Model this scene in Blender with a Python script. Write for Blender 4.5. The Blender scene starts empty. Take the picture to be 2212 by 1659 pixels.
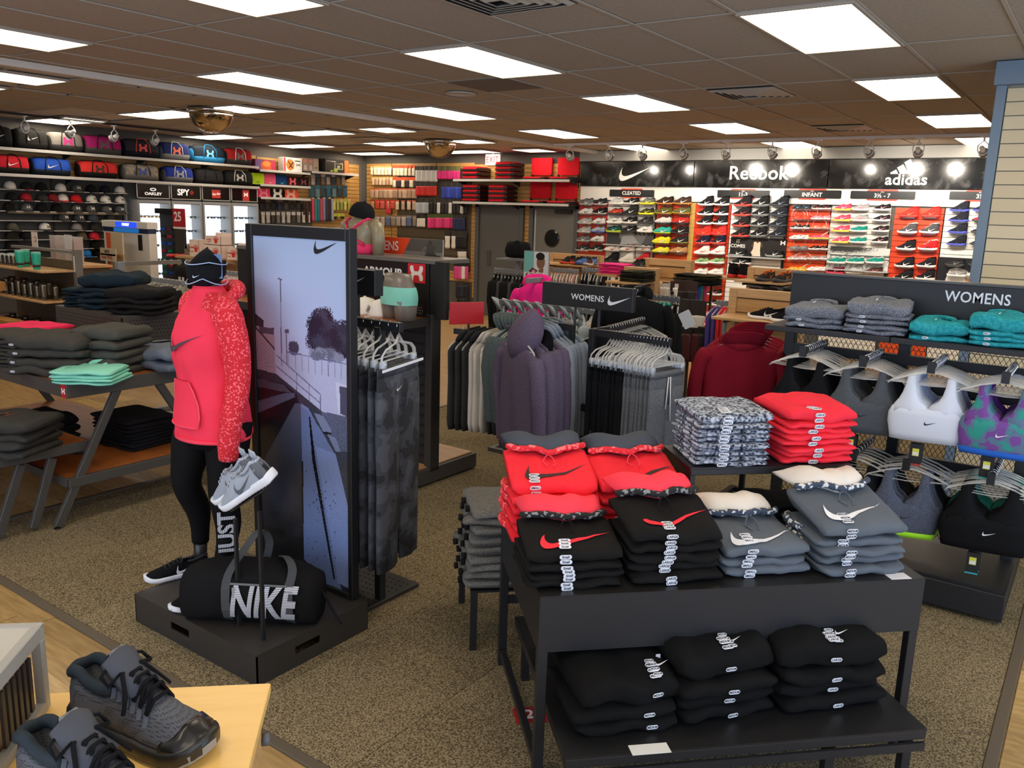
import bpy, bmesh, math, random
import numpy as np
from mathutils import Vector as V, Matrix as MX, noise
from math import sin, cos, pi, radians as RD
sc = bpy.context.scene
COL = sc.collection
rnd = random.Random(11)

# ------------------------------------------------------------------ camera, world, light, exposure
CEIL = 3.05
CZ, FPX, PITCH, ROLL, YAW = 1.97, 1799.04, .20279309, .03226323, .61607957
_f = V((-sin(YAW)*cos(PITCH), cos(YAW)*cos(PITCH), -sin(PITCH)))
_r0 = V((cos(YAW), sin(YAW), 0)); _u0 = _r0.cross(_f)
CR = _r0*cos(ROLL)+_u0*sin(ROLL); CU = _u0*cos(ROLL)-_r0*sin(ROLL)
cd = bpy.data.cameras.new('camera'); cam = bpy.data.objects.new('camera', cd); COL.objects.link(cam)
cam.matrix_world = MX(((CR.x, CU.x, -_f.x, 0), (CR.y, CU.y, -_f.y, 0), (CR.z, CU.z, -_f.z, CZ), (0, 0, 0, 1)))
cd.sensor_width = 36; cd.lens = FPX/2212*36; cd.clip_start = .05; cd.clip_end = 60
sc.camera = cam
sc.view_settings.view_transform = 'Standard'; sc.view_settings.look = 'None'
sc.view_settings.exposure = 0.15; sc.view_settings.gamma = 1
sc.view_settings.use_curve_mapping = False
sc.cycles.use_denoising = True; sc.cycles.max_bounces = 7; sc.cycles.transparent_max_bounces = 14
sc.cycles.transmission_bounces = 4; sc.cycles.glossy_bounces = 3; sc.cycles.diffuse_bounces = 4
sc.cycles.sample_clamp_indirect = 6; sc.cycles.caustics_reflective = False; sc.cycles.caustics_refractive = False
wd = bpy.data.worlds.new('world'); sc.world = wd; wd.use_nodes = True
wd.node_tree.nodes['Background'].inputs[0].default_value = (.55, .66, .85, 1)
wd.node_tree.nodes['Background'].inputs[1].default_value = .9
LAMP = 6.7      # emission of a ceiling diffuser
def area(name, loc, rot, sx, sy, e, col):
    d = bpy.data.lights.new(name, 'AREA'); d.shape = 'RECTANGLE'; d.size = sx; d.size_y = sy; d.energy = e; d.color = col
    o = bpy.data.objects.new(name, d); COL.objects.link(o); o.location = loc; o.rotation_euler = rot; return o
# daylight through the shop windows behind and to the right of the camera
area('window_daylight', (-1.5, -2.38, 1.45), (RD(90), 0, 0), 8.4, 2.3, 150, (.62, .76, 1))
area('window_daylight', (3.28, 2.2, 1.45), (RD(90), 0, RD(90)), 7.4, 2.3, 130, (.62, .76, 1))

# ------------------------------------------------------------------ helpers
def W(px, py, ax, val):
    """the point of the plane ax = val seen at photo pixel (px, py)"""
    d = _f+CR*((px-1106)/FPX)-CU*((py-829.5)/FPX); i = 'xyz'.index(ax)
    o = V((0, 0, CZ)); return o+d*((val-o[i])/d[i])
_mats = {}
def lin(h):
    if isinstance(h, str):
        h = h.lstrip('#'); h = [int(h[i:i+2], 16)/255 for i in (0, 2, 4)]
    return [c/12.92 if c <= .04045 else ((c+.055)/1.055)**2.4 for c in h]
def M(col, kind='p', rough=None, col2=None, s=None):
    key = (col, kind, rough, col2, s)
    if key in _mats: return _mats[key]
    m = bpy.data.materials.new({'p': 'painted', 'f': 'fabric', 'h': 'heather', 'm': 'metal', 'c': 'chrome', 'g': 'clear_plastic',
        'w': 'wood', 'e': 'light', 'k': 'camo', 'd': 'pixel_print', 'x': 'printed'}.get(kind, 'mat')+'_'+str(col).strip('#'))
    m.use_nodes = True; nt = m.node_tree; N = nt.nodes; L = nt.links; B = N['Principled BSDF']
    c = lin(col); B.inputs['Base Color'].default_value = (*c, 1)
    B.inputs['Roughness'].default_value = rough if rough is not None else {'p': .5, 'f': .92, 'h': .95, 'm': .42, 'c': .12, 'g': .12, 'w': .5, 'k': .9, 'd': .85}.get(kind, .6)
    def nd(t, **k):
        n = N.new(t)
        for a, b in k.items(): n.inputs[a].default_value = b
        return n
    tc = N.new('ShaderNodeTexCoord')
    def ramp(src, stops, interp='LINEAR'):
        r = N.new('ShaderNodeValToRGB'); r.color_ramp.interpolation = interp
        e = r.color_ramp.elements
        while len(e) < len(stops): e.new(.5)
        for i, (p, cc) in enumerate(stops): e[i].position = p; e[i].color = (*cc, 1)
        L.new(src, r.inputs[0]); return r
    def noi(sc_, det=3, coord='Object', vec=None):
        n = nd('ShaderNodeTexNoise', Scale=sc_, Detail=det); L.new(vec or tc.outputs[coord], n.inputs['Vector']); return n
    def bump(src, st, dist=.002):
        b = N.new('ShaderNodeBump'); b.inputs['Strength'].default_value = st; b.inputs['Distance'].default_value = dist
        L.new(src, b.inputs['Height']); L.new(b.outputs[0], B.inputs['Normal'])
    if kind in 'f':
        n = noi(s or 9); mul = lambda k: [min(1, x*k) for x in c]
        L.new(ramp(n.outputs[0], [(.3, mul(.92)), (.7, mul(1.06))]).outputs[0], B.inputs['Base Color'])
        bump(noi(650, 2).outputs[0], .25); B.inputs['Specular IOR Level'].default_value = .15
    elif kind == 'h':
        a = noi(s or 260, 3); c2 = lin(col2 or '#c8ccd4')
        L.new(ramp(a.outputs[0], [(.38, c), (.62, c2)]).outputs[0], B.inputs['Base Color'])
        bump(a.outputs[0], .3); B.inputs['Specular IOR Level'].default_value = .15
    elif kind == 'c': B.inputs['Metallic'].default_value = 1
    elif kind == 'm':
        bump(noi(900, 1).outputs[0], .08, .001)
    elif kind == 'g':
        tr = N.new('ShaderNodeBsdfTransparent'); mx = N.new('ShaderNodeMixShader'); mx.inputs[0].default_value = s or .38
        B.inputs['Specular IOR Level'].default_value = .9
        L.new(tr.outputs[0], mx.inputs[1]); L.new(B.outputs[0], mx.inputs[2]); L.new(mx.outputs[0], N['Material Output'].inputs[0])
    elif kind == 'w':
        mp = N.new('ShaderNodeMapping'); mp.inputs['Scale'].default_value = (1, 14, 14) if not s else s
        L.new(tc.outputs['Object'], mp.inputs[0]); n = noi(3, 5, vec=mp.outputs[0]); c2 = lin(col2) if col2 else [x*.72 for x in c]
        L.new(ramp(n.outputs[0], [(.35, c), (.7, c2)]).outputs[0], B.inputs['Base Color']); bump(n.outputs[0], .08)
    elif kind == 'e':
        B.inputs['Emission Color'].default_value = (*c, 1); B.inputs['Emission Strength'].default_value = s or 1
    elif kind == 'k':
        n = noi(s or 9, 2); c2 = lin(col2)
        L.new(ramp(n.outputs[0], [(0, c), (.44, [(a+b)/2 for a, b in zip(c, c2)]), (.56, c2)], 'CONSTANT').outputs[0], B.inputs['Base Color'])
    elif kind == 'd':
        v = N.new('ShaderNodeTexVoronoi'); v.distance = 'CHEBYCHEV'; v.inputs['Scale'].default_value = s or 95; v.inputs['Randomness'].default_value = .8
        L.new(tc.outputs['Object'], v.inputs['Vector']); sx = N.new('ShaderNodeSeparateColor'); L.new(v.outputs['Color'], sx.inputs[0])
        L.new(ramp(sx.outputs[0], [(0, c), (.8, lin(col2))], 'CONSTANT').outputs[0], B.inputs['Base Color'])
    elif kind == 'x':
        a = N.new('ShaderNodeAttribute'); a.attribute_name = 'print'; L.new(a.outputs['Color'], B.inputs['Base Color'])
        if s: L.new(a.outputs['Color'], B.inputs['Emission Color']); B.inputs['Emission Strength'].default_value = s
    _mats[key] = m; return m

class MB:
    """collects geometry; build() links it as one mesh object"""
    def __init__(s): s.v = []; s.f = []; s.m = []
    def add(s, vs, fs, mi=0):
        b = len(s.v); s.v += [tuple(p) for p in vs]; s.f += [tuple(b+i for i in f) for f in fs]; s.m += [mi]*len(fs); return s
    def box(s, x0, x1, y0, y1, z0, z1, mi=0):
        return s.add([(x, y, z) for z in (z0, z1) for y in (y0, y1) for x in (x0, x1)],
                     [(0, 2, 3, 1), (4, 5, 7, 6), (0, 1, 5, 4), (2, 6, 7, 3), (0, 4, 6, 2), (1, 3, 7, 5)], mi)
    def bar(s, p, q, w, h, up=(0, 0, 1), mi=0):
        p = V(p); q = V(q); d = (q-p).normalized(); u = V(up)
        if abs(d.dot(u)) > .98: u = V((0, 1, 0))
        a = d.cross(u).normalized()*w/2; b = a.cross(d).normalized()*h/2
        vs = [c+i*a+j*b for c in (p, q) for j in (-1, 1) for i in (-1, 1)]
        return s.add(vs, [(0, 1, 3, 2), (4, 6, 7, 5), (0, 4, 5, 1), (2, 3, 7, 6), (0, 2, 6, 4), (1, 5, 7, 3)], mi)
    def loft(s, rings, mi=0, cap=True, close=True):
        n = len(rings[0]); vs = [p for r in rings for p in r]; fs = []
        for i in range(len(rings)-1):
            for j in range(n if close else n-1):
                k = (j+1) % n; fs.append((i*n+j, i*n+k, (i+1)*n+k, (i+1)*n+j))
        if cap and close: fs += [tuple(range(n))[::-1], tuple(range((len(rings)-1)*n, len(rings)*n))]
        return s.add(vs, fs, mi)
    def tube(s, pts, r, n=6, mi=0, cap=True, sq=1):
        pts = [V(p) for p in pts]; rings = []; a = None
        for i, p in enumerate(pts):
            d = (pts[min(i+1, len(pts)-1)]-pts[max(i-1, 0)]).normalized()
            if a is None: a = d.orthogonal().normalized() if abs(d.z) > .9 else d.cross(V((0, 0, 1))).normalized()
            a = (a-d*a.dot(d)).normalized(); b = d.cross(a); rr = r[i] if isinstance(r, (list, tuple)) else r
            rings.append([p+(a*cos(t)+b*sin(t)*sq)*rr for t in [2*pi*k/n for k in range(n)]])
        return s.loft(rings, mi, cap)
    def lathe(s, prof, n=16, mi=0, c=(0, 0, 0), sy=1):
        rings = [[(c[0]+r*cos(2*pi*k/n), c[1]+r*sin(2*pi*k/n)*sy, c[2]+z) for k in range(n)] for r, z in prof]
        return s.loft(rings, mi)
    def prism(s, poly, M_, d=.002, mi=0):
        n = len(poly); vs = [M_@V((x, y, z)) for z in (0, d) for x, y in poly]
        return s.add(vs, [tuple(range(n))[::-1], tuple(range(n, 2*n))]+[(i, (i+1) % n, n+(i+1) % n, n+i) for i in range(n)], mi)
    def xf(s, m, frm=0):
        for i in range(frm, len(s.v)): s.v[i] = tuple(m@V(s.v[i]))
        return s
    def mesh(s, name, smooth=False):
        me = bpy.data.meshes.new(name); me.from_pydata(s.v, [], s.f)
        if max(s.m, default=0): me.polygons.foreach_set('material_index', s.m)
        if smooth: me.polygons.foreach_set('use_smooth', [True]*len(s.f))
        return me
    def build(s, name, mats, parent=None, smooth=False, bev=0, loc=None):
        return link(name, s.mesh(name, smooth), mats, parent, loc, bev)
def link(name, me, mats, parent=None, loc=None, bev=0, rot=None):
    if not isinstance(mats, (list, tuple)): mats = [mats]
    if not len(me.materials):
        for m in mats: me.materials.append(m)
    o = bpy.data.objects.new(name, me); COL.objects.link(o)
    for i, m in enumerate(mats):
        if me.materials[i] != m: o.material_slots[i].link = 'OBJECT'; o.material_slots[i].material = m
    if parent: o.parent = parent
    if loc is not None: o.location = loc
    if rot is not None: o.rotation_euler = rot
    if bev:
        b = o.modifiers.new('bevel', 'BEVEL'); b.width = bev; b.segments = 1; b.limit_method = 'ANGLE'
    return o
def tag(o, label, cat, group=None):
    o['label'] = label; o['category'] = cat
    if group: o['group'] = group
    return o
def thing(name, label, cat, loc=(0, 0, 0), rz=0, group=None, rot=None):
    o = bpy.data.objects.new(name, None); COL.objects.link(o); o.empty_display_size = .05
    o.location = loc; o.rotation_euler = rot or (0, 0, rz); return tag(o, label, cat, group)
def struct(o): o['kind'] = 'structure'; return o
def kids(o): return [c for c in _kidmap.get(o.name, [])]
def box(name, b, mat, parent=None, bev=0):
    """box part given by its own bounds; origin at its centre"""
    x0, x1, y0, y1, z0, z1 = b; c = ((x0+x1)/2, (y0+y1)/2, (z0+z1)/2)
    return MB().box(x0-c[0], x1-c[0], y0-c[1], y1-c[1], z0-c[2], z1-c[2]).build(name, mat, parent, bev=bev, loc=c)
def footed(o):
    """posts down to the floor under a shelf board"""
    d = [v.co for v in o.data.vertices]; hx, hz = max(v.x for v in d), min(v.z for v in d)
    for s in (-1, 1): box('support_post', (s*hx*.8-.012, s*hx*.8+.012, -.012, .012, -o.location.z+.004, hz), CHAR, o)
    return o
def footed_tag(o, *a): tag(o, *a); return footed(o)
def rz(a): return MX.Rotation(a, 4, 'Z')
def TR(x, y, z, a=0): return MX.Translation((x, y, z))@rz(a)
def face(c, right, up=(0, 0, 1)):
    """matrix of a flat thing: local x = right, local y = up, local z = out of the face"""
    r = V(right).normalized(); u = V(up); u = (u-r*u.dot(r)).normalized(); n = r.cross(u)
    return MX(((r.x, u.x, n.x, c[0]), (r.y, u.y, n.y, c[1]), (r.z, u.z, n.z, c[2]), (0, 0, 0, 1)))
ORD = ['first', 'second', 'third', 'fourth', 'fifth', 'sixth', 'seventh', 'eighth', 'ninth', 'tenth', 'eleventh', 'twelfth', 'thirteenth', 'fourteenth', 'fifteenth', 'sixteenth', 'seventeenth', 'eighteenth', 'nineteenth', 'twentieth', 'twenty-first', 'twenty-second', 'twenty-third', 'twenty-fourth', 'twenty-fifth', 'twenty-sixth', 'twenty-seventh', 'twenty-eighth', 'twenty-ninth', 'thirtieth']
# ---- flat marks
SW_O = [(.105, .40), (.04, .27), (0, .13), (.03, .03), (.10, 0), (.20, .015), (.4, .09), (.7, .23), (1, .38)]
SW_I = [(.105, .40), (.085, .32), (.08, .24), (.10, .18), (.15, .145), (.24, .14), (.42, .185), (.7, .275), (1, .38)]
def curve_pts(P, n):
    out = []
    for k in range(n+1):
        t = k/n*(len(P)-1); i = min(int(t), len(P)-2); f = t-i; p0 = P[max(i-1, 0)]; p1 = P[i]; p2 = P[i+1]; p3 = P[min(i+2, len(P)-1)]
        out.append(tuple(.5*((2*b)+(-a+c)*f+(2*a-5*b+4*c-d)*f*f+(-a+3*b-3*c+d)*f**3) for a, b, c, d in zip(p0, p1, p2, p3)))
    return out
_so, _si = curve_pts(SW_O, 20), curve_pts(SW_I, 20)
def swoosh_mb(w, fn=None, d=.0012, mb=None, mi=0, cx=.5, cy=.2, flip=1):
    """tick mark of width w; fn maps local (x, y) to a point on a curved surface"""
    mb = mb or MB(); fn = fn or (lambda x, y: V((x, y, 0)))
    g = lambda p: fn(flip*(p[0]-cx)*w, (p[1]-cy)*w); vs = []; fs = []
    for a, b in zip(_so, _si): vs += [g(a), g(b)]
    n = len(_so)
    for i in range(n-1): fs.append((2*i, 2*i+2, 2*i+3, 2*i+1) if flip > 0 else (2*i+1, 2*i+3, 2*i+2, 2*i))
    return mb.add(vs, fs, mi)
def flat_mesh(key, mk, smooth=False):
    if key not in _mc: _mc[key] = mk().mesh(key if isinstance(key, str) else key[0], smooth)
    return _mc[key]
_mc = {}
def decal(name, me, mat, m, parent, label=None):
    """a flat mark laid on a face of its parent; m is in the parent's frame"""
    o = link(name, me, mat, parent); o.matrix_local = m if parent else m
    if label: o['label'] = label
    return o
def swoosh(parent, m, w, mat, name='tick_logo', flip=1):
    return decal(name, flat_mesh(('tick', round(w, 3), flip), lambda: swoosh_mb(w, flip=flip)), mat, m, parent)
_h = [(0, .11), (.13, .11), (.2, .17), (.25, .42), (.44, .42), (.5, .3), (.46, .12), (.37, 0)]
UAP = [(x, y) for x, y in _h]+[(x, -y) for x, y in _h[-2::-1]]+[(-x, -y) for x, y in _h[1:]]+[(-x, y) for x, y in _h[-2:0:-1]]
def hmark(parent, m, w, mat):
    return decal('crossed_arc_logo', flat_mesh(('arcs', round(w, 3)), lambda: MB().prism([(x*w, y*w) for x, y in UAP], MX(), .001)), mat, m, parent)
def text_mesh(t, size, d=.0008, bold=.0, al='CENTER', sx=1, shear=0, sp=1):
    k = (t, size, d, bold, al, sx, shear, sp)
    if k in _mc: return _mc[k]
    c = bpy.data.curves.new('lettering', 'FONT'); c.body = t; c.size = size; c.extrude = d; c.offset = bold*size; c.align_x = al; c.align_y = 'CENTER'
    c.resolution_u = 3; c.shear = shear; c.space_character = sp
    o = bpy.data.objects.new('tmp', c); me = bpy.data.meshes.new_from_object(o); bpy.data.objects.remove(o)
    me.materials.clear()
    if sx != 1: me.transform(MX.Diagonal((sx, 1, 1, 1)))
    _mc[k] = me; return me
def text(t, size, mat, m, parent, name='lettering', **k): return decal(name, text_mesh(t, size, **k), mat, m, parent)
def rrect(w, h, r, n=4):
    out = []
    for cx, cy, a0 in ((w/2-r, h/2-r, 0), (-w/2+r, h/2-r, 90), (-w/2+r, -h/2+r, 180), (w/2-r, -h/2+r, 270)):
        out += [(cx+r*cos(RD(a0+90*k/n)), cy+r*sin(RD(a0+90*k/n))) for k in range(n+1)]
    return out
def plate(name, w, h, mat, m, parent, d=.0012, r=0):
    me = flat_mesh(('plate', round(w, 4), round(h, 4), d, r), lambda: MB().prism(rrect(w, h, r) if r else [(-w/2, -h/2), (w/2, -h/2), (w/2, h/2), (-w/2, h/2)], MX(), d))
    return decal(name, me, mat, m, parent)
# ---- printed pictures: a fine grid of coloured cells
class Print:
    def __init__(s, w, h, nx, col):
        s.w, s.h, s.nx = w, h, nx; s.ny = max(2, int(nx*h/w)); s.c = np.zeros((s.ny, s.nx, 3)); s.c[:] = np.array([int(col[i:i+2], 16) for i in (1, 3, 5)])/255
        s.X, s.Y = np.meshgrid((np.arange(s.nx)+.5)/s.nx, (np.arange(s.ny)+.5)/s.ny)
    def mask(s, P):
        m = np.zeros(s.X.shape, bool); n = len(P)
        for i in range(n):
            (x1, y1), (x2, y2) = P[i], P[(i+1) % n]
            if y1 == y2: continue
            m ^= ((y1 > s.Y) != (y2 > s.Y)) & (s.X < (x2-x1)*(s.Y-y1)/(y2-y1)+x1)
        return m
    def rgb(s, c): return np.array([int(c[i:i+2], 16) for i in (1, 3, 5)])/255
    def poly(s, P, c, a=1, grain=0):
        m = s.mask(P); g = 1+grain*(np.random.rand(*m.shape)[m][:, None]-.5) if grain else 1
        s.c[m] = s.c[m]*(1-a)+s.rgb(c)*a*g; return s
    def ell(s, x, y, rx, ry, c, rag=0, a=1):
        q = ((s.X-x)/rx)**2+((s.Y-y)/ry)**2
        if rag: q = q+rag*(np.random.rand(*q.shape)-.5)
        m = q < 1; s.c[m] = s.c[m]*(1-a)+s.rgb(c)*a; return s
    def line(s, x1, y1, x2, y2, t, c):
        dx, dy = x2-x1, y2-y1; L_ = math.hypot(dx, dy*s.h/s.w) or 1; k = t/2
        nx_, ny_ = -dy*s.h/s.w/L_*k, dx/L_*k*s.w/s.h
        return s.poly([(x1+nx_, y1+ny_), (x2+nx_, y2+ny_), (x2-nx_, y2-ny_), (x1-nx_, y1-ny_)], c)
    def grad(s, y0, y1, c0, c1, P=None):
        m = (s.Y >= y0) & (s.Y < y1) if P is None else s.mask(P)
        t = np.clip((s.Y-y0)/(y1-y0), 0, 1)[m][:, None]; s.c[m] = s.rgb(c0)*(1-t)+s.rgb(c1)*t; return s
    def build(s, name, m, parent, glow=None, rough=.35):
        nx, ny = s.nx, s.ny; xs = np.linspace(-s.w/2, s.w/2, nx+1); ys = np.linspace(-s.h/2, s.h/2, ny+1)
        gx, gy = np.meshgrid(xs, ys); co = np.stack([gx, gy, np.zeros_like(gx)], -1).reshape(-1, 3)
        i = np.arange(ny)[:, None]*(nx+1)+np.arange(nx)[None]; q = np.stack([i, i+1, i+nx+2, i+nx+1], -1).reshape(-1)
        me = bpy.data.meshes.new(name); me.vertices.add(len(co)); me.vertices.foreach_set('co', co.ravel())
        me.loops.add(len(q)); me.loops.foreach_set('vertex_index', q); me.polygons.add(nx*ny)
        me.polygons.foreach_set('loop_start', np.arange(0, len(q), 4)); me.update(calc_edges=True)
        at = me.color_attributes.new('print', 'FLOAT_COLOR', 'CORNER'); c = np.ones((ny*nx, 4, 4))
        cc = np.clip(s.c, 0, 1); cl = np.where(cc <= .04045, cc/12.92, ((cc+.055)/1.055)**2.4); c[:, :, :3] = cl.reshape(-1, 1, 3)
        at.data.foreach_set('color', c.ravel()); return decal(name, me, M('#ffffff', 'x', rough, None, glow), m, parent)
BLK = M('#1b1d20', 'm'); CHAR = M('#3a3835', 'm'); CHR = M('#d8dade', 'c'); CLR = M('#f2f2ec', 'g', .06, None, .36); WHT = M('#f2f2f0'); WOODT = M('#c8a06a', 'w')
# ------------------------------------------------------------------ the room
XL, XR, YF, YB = -13.2, 3.3, -2.4, 12.95
WPAL = M('#b9a888', 'p', .45); GREYP = M('#77787a', 'p', .6); BLUEG = M('#76899a', 'p', .55)
def setbox(name, b, mat, bev=0): return struct(box(name, b, mat, None, bev))
FWOOD = M('#b09060', 'w', .38, '#8c7048', (1.2, 14, 1)); CARP = M('#4d4331', 'h', 1.0, '#a0906f', 150)
CARPD = M('#493f2e', 'h', 1.0, '#998a69', 140)
fl = setbox('floor', (XL, XR, YF, YB, -.06, -.008), FWOOD)
struct(setbox('ceiling', (XL, XR, YF, YB, 3.075, 3.15), M('#cfc6ba', 'p', .9)))
ceil = bpy.data.objects['ceiling']
# floor planks that can be told apart
pm = [MB().box(-.608, .608, -.0745, .0745, -.006, 0).mesh('plank') for _ in range(1)][0]
PM = [M(c, 'w', .36, d, (1.6, 15, 1)) for c, d in (('#c4a468', '#a3844e'), ('#b59560', '#927546'), ('#cdae76', '#aa8b54'), ('#a98a58', '#876c40'))]
def planks(x0, x1, y0, y1):
    j = 0; y = y0
    while y < y1-.01:
        x = x0-rnd.random()*.9
        while x < x1:
            a, b = max(x, x0), min(x+1.216, x1)
            if b-a > .1:
                o = link('floor_plank', pm, PM[rnd.randrange(4)]); o.scale.x = (b-a-.003)/1.216
                o.location = ((a+b)/2, y+.075, 0); o.parent = fl; o.matrix_parent_inverse = fl.matrix_basis.inverted()
            x += 1.219
        y += .15; j += 1
CX0, CX1, CY0, CY1 = -5.35, -.13, 1.80, 11.2
planks(-5.6, 1.6, .3, 1.80); planks(-.13+.05, 1.3, 1.8, 4.95); planks(-8.2, CX0, 1.8, 4.5)
cp = setbox('floor_carpet', (CX0, CX1, CY0, CY1, -.006, .003), CARPD)
tm = MB().box(-.3035, .3035, -.3035, .3035, 0, .005).mesh('carpet_tile')
for i in range(9):
    for j in range(11):
        x, y = CX1-.305-.61*i, CY0+.305+.61*j
        if x-.3 < CX0: continue
        o = link('carpet_tile', tm, CARP if (i+j) % 2 else CARPD); o.parent = cp; o.matrix_parent_inverse = cp.matrix_basis.inverted(); o.location = (x, y, .003)
        o.rotation_euler.z = pi/2*((i+j) % 2)
TRM = M('#5d5344', 'p', .5)
for n, b in (('trim_1', (CX0, CX1+.03, CY0-.045, CY0, 0, .011)), ('trim_2', (CX1, CX1+.045, CY0, CY1, 0, .011)), ('trim_3', (CX0-.045, CX0, CY0, CY1, 0, .011))): setbox(n, b, TRM, .003)
# walls
WALLM = M('#6e6a62', 'p', .7)
wl = setbox('wall_left', (XL-.12, XL, YF, YB+.12, -.06, 3.1), WALLM)
wb = setbox('wall_back', (XL, XR+.12, YB, YB+.12, -.06, 3.1), M('#57564f', 'p', .7))
setbox('wall_right', (XR, XR+.12, 6.2, YB, -.06, 3.1), M('#b8b2a4', 'p', .7))
setbox('wall_right', (XR, XR+.12, YF, 6.2, -.06, .28), WALLM); setbox('wall_right', (XR, XR+.12, YF, 6.2, 2.62, 3.1), WALLM)
setbox('wall_front', (XL-.12, -5.9, YF-.12, YF, -.06, 3.1), M('#a8a294', 'p', .7))
setbox('wall_front', (-5.9, XR+.12, YF-.12, YF, -.06, .28), WALLM); setbox('wall_front', (-5.9, XR+.12, YF-.12, YF, 2.62, 3.1), WALLM)
GLS = M('#dfe8ee', 'g', .05, None, .12)
for k in range(4): struct(box('window_%d' % (k+1), (-5.85+2.3*k, -3.62+2.3*k, YF-.08, YF-.07, .28, 2.62), GLS)); setbox('window_frame', (-5.9+2.3*k, -5.84+2.3*k, YF-.12, YF, .28, 2.62), CHAR)
for k in range(3): struct(box('window_%d' % (k+5), (XR+.06, XR+.07, -2.3+2.8*k, .45+2.8*k, .28, 2.62), GLS)); setbox('window_frame', (XR, XR+.12, .46+2.8*k, .52+2.8*k, .28, 2.62), CHAR)
setbox('baseboard_left', (XL, XL+.02, YF, YB, 0, .1), CHAR)
# slatted wall boards: each board is a piece
SLW = [M(c, 'w', .45, d) for c, d in (('#cda05c', '#b98a48'), ('#c89a56', '#b48544'), ('#d2a765', '#bd8f4d'))]
def slats(parent, x0, x1, z0, z1, m, pitch=.0762, mats=None, d=.016, key='s'):
    """boards on a face; m takes (along, up, out) to the world"""
    me = flat_mesh(('slat', round(x1-x0, 3), pitch, key), lambda: MB().box(-(x1-x0)/2+.002, (x1-x0)/2-.002, -pitch/2+.0035, pitch/2-.0035, 0, d))
    n = int((z1-z0)/pitch+.01)
    for i in range(n):
        o = link('slat', me, (mats or SLW)[rnd.randrange(len(mats or SLW))]); o.matrix_world = m@MX.Translation(((x0+x1)/2, z0+pitch*(i+.5), 0)); o.parent = parent; o.matrix_parent_inverse = parent.matrix_world.inverted()
def fb(y): return MX(((1, 0, 0, 0), (0, 0, -1, y), (0, 1, 0, 0), (0, 0, 0, 1)))     # face looking to -y
def fl_(x): return MX(((0, 0, 1, x), (-1, 0, 0, 0), (0, 1, 0, 0), (0, 0, 0, 1)))    # face looking to +x; along = -y
bpy.context.view_layer.update()
for a, b in ((-13.1, -12.38), (-12.36, -11.17), (-11.15, -10.2)): slats(wb, a, b, .6, 2.89, fb(YB))
slats(wb, -10.2, -7.78, 2.17, 2.89, fb(YB)); 
slats(wb, -8.99, -8.86, .5, 2.17, fb(YB)); slats(wb, -10.2, -10.12, .3, 2.17, fb(YB))
slats(wl, -12.8, -11.5, 1.1, 2.89, fl_(XL)); slats(wl, -11.48, -10.2, 2.0, 2.89, fl_(XL))
slats(wl, -10.18, -8.0, 2.25, 2.89, fl_(XL)); slats(wl, -7.98, -5.0, 2.25, 2.89, fl_(XL))
setbox('trim_4', (XL, XL+.05, YB-.05, YB, 0, 2.95), M('#6c6d6b'))
# wing wall on the right
cx, cy, _ = W(2165, 133, 'z', CEIL)
wr = setbox('wall_wing', (cx+.02, XR, cy+.02, cy+.16, 0, 3.05), M('#8b8675'))
setbox('trim_5', (cx-.012, cx+.05, cy-.012, cy+.17, 0, 2.9), BLUEG, .004); setbox('trim_6', (cx-.03, XR, cy-.03, cy+.2, 2.9, 3.05), BLUEG, .004)
bpy.context.view_layer.update()
slats(wr, cx+.055, cx+1.27, .3, 2.885, fb(cy+.02), .089, [M('#dccba6', 'p', .5), M('#d7c6a0', 'p', .5)], .018, 'w')
# ------------------------------------------------------------------ ceiling
TILE = M('#b5aa9a', 'f', 1.0, None, 40); TBAR = M('#b4a999', 'p', .7); LITE = M('#fff0da', 'e', .5, None, LAMP)
ty = [4.55+1.21*k for k in range(-3, 7)]+[YB]; tx = [-4.275+.61*k for k in range(-5, 9)]
holes = set()
def light(x0, x1, y0, y1, lab, t=.018):
    o = thing('ceiling_light', lab, 'ceiling light', ((x0+x1)/2, (y0+y1)/2, 3.05), group='square-edged ceiling light panels'); w, h = (x1-x0)/2, (y1-y0)/2
    MB().box(-w, w, -h, -h+t, -.012, 0).box(-w, w, h-t, h, -.012, 0).box(-w, -w+t, -h+t, h-t, -.012, 0).box(w-t, w, -h+t, h-t, -.012, 0).box(-w, w, -h, h, 0, .012).build('frame', TBAR, o)
    box('diffuser', (-w+t, w-t, -h+t, h-t, -.008, -.003), LITE, o)
rows = ['nearest', 'second', 'third', 'fourth', 'farthest']
for x0, cn in ((-6.715, 'left-hand'), (-4.275, 'middle'), (-1.835, 'right-hand'), (.605, 'outer right')):
    for r, y0 in enumerate((-.29, 2.13, 4.55, 6.97, 9.39, 11.81)):
        y1 = min(y0+1.21, YB)
        light(x0, x0+.61, y0, y1, 'long light panel, %s in the %s row of the main ceiling' % (('one over the camera', 'nearest', 'second', 'third', 'fourth', 'farthest')[r], cn)); holes.add((round(x0, 2), round(y0, 2)))
far = [(-8.81, -8.2, y, y+.61, 'square') for y in (3.63, 6.06, 8.5, 10.36, 12.15)]+[(-10.63, -9.41, y, y+.61, 'long') for y in (3.63, 6.06, 8.5, 10.36, 12.15)]+[(-13.03, -11.81, y, y+.61, 'long') for y in (3.63, 6.0, 8.5, 10.3, 12.15)]
for i, (a, b, c, d, k) in enumerate(far): light(a, b, c, d, '%s light panel beyond the ceiling strip, %s from the front in the %s column' % (k, ORD[i % 5], ('nearest', 'middle', 'bag wall')[i//5]))
me1 = MB().box(-.295, .295, -.595, .595, 0, .014).mesh('ceiling_tile')
special = {(2, 3): 0, (2, 4): 1, (2, 6): 2, (-1, 4): 3}
bars = MB()
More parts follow.
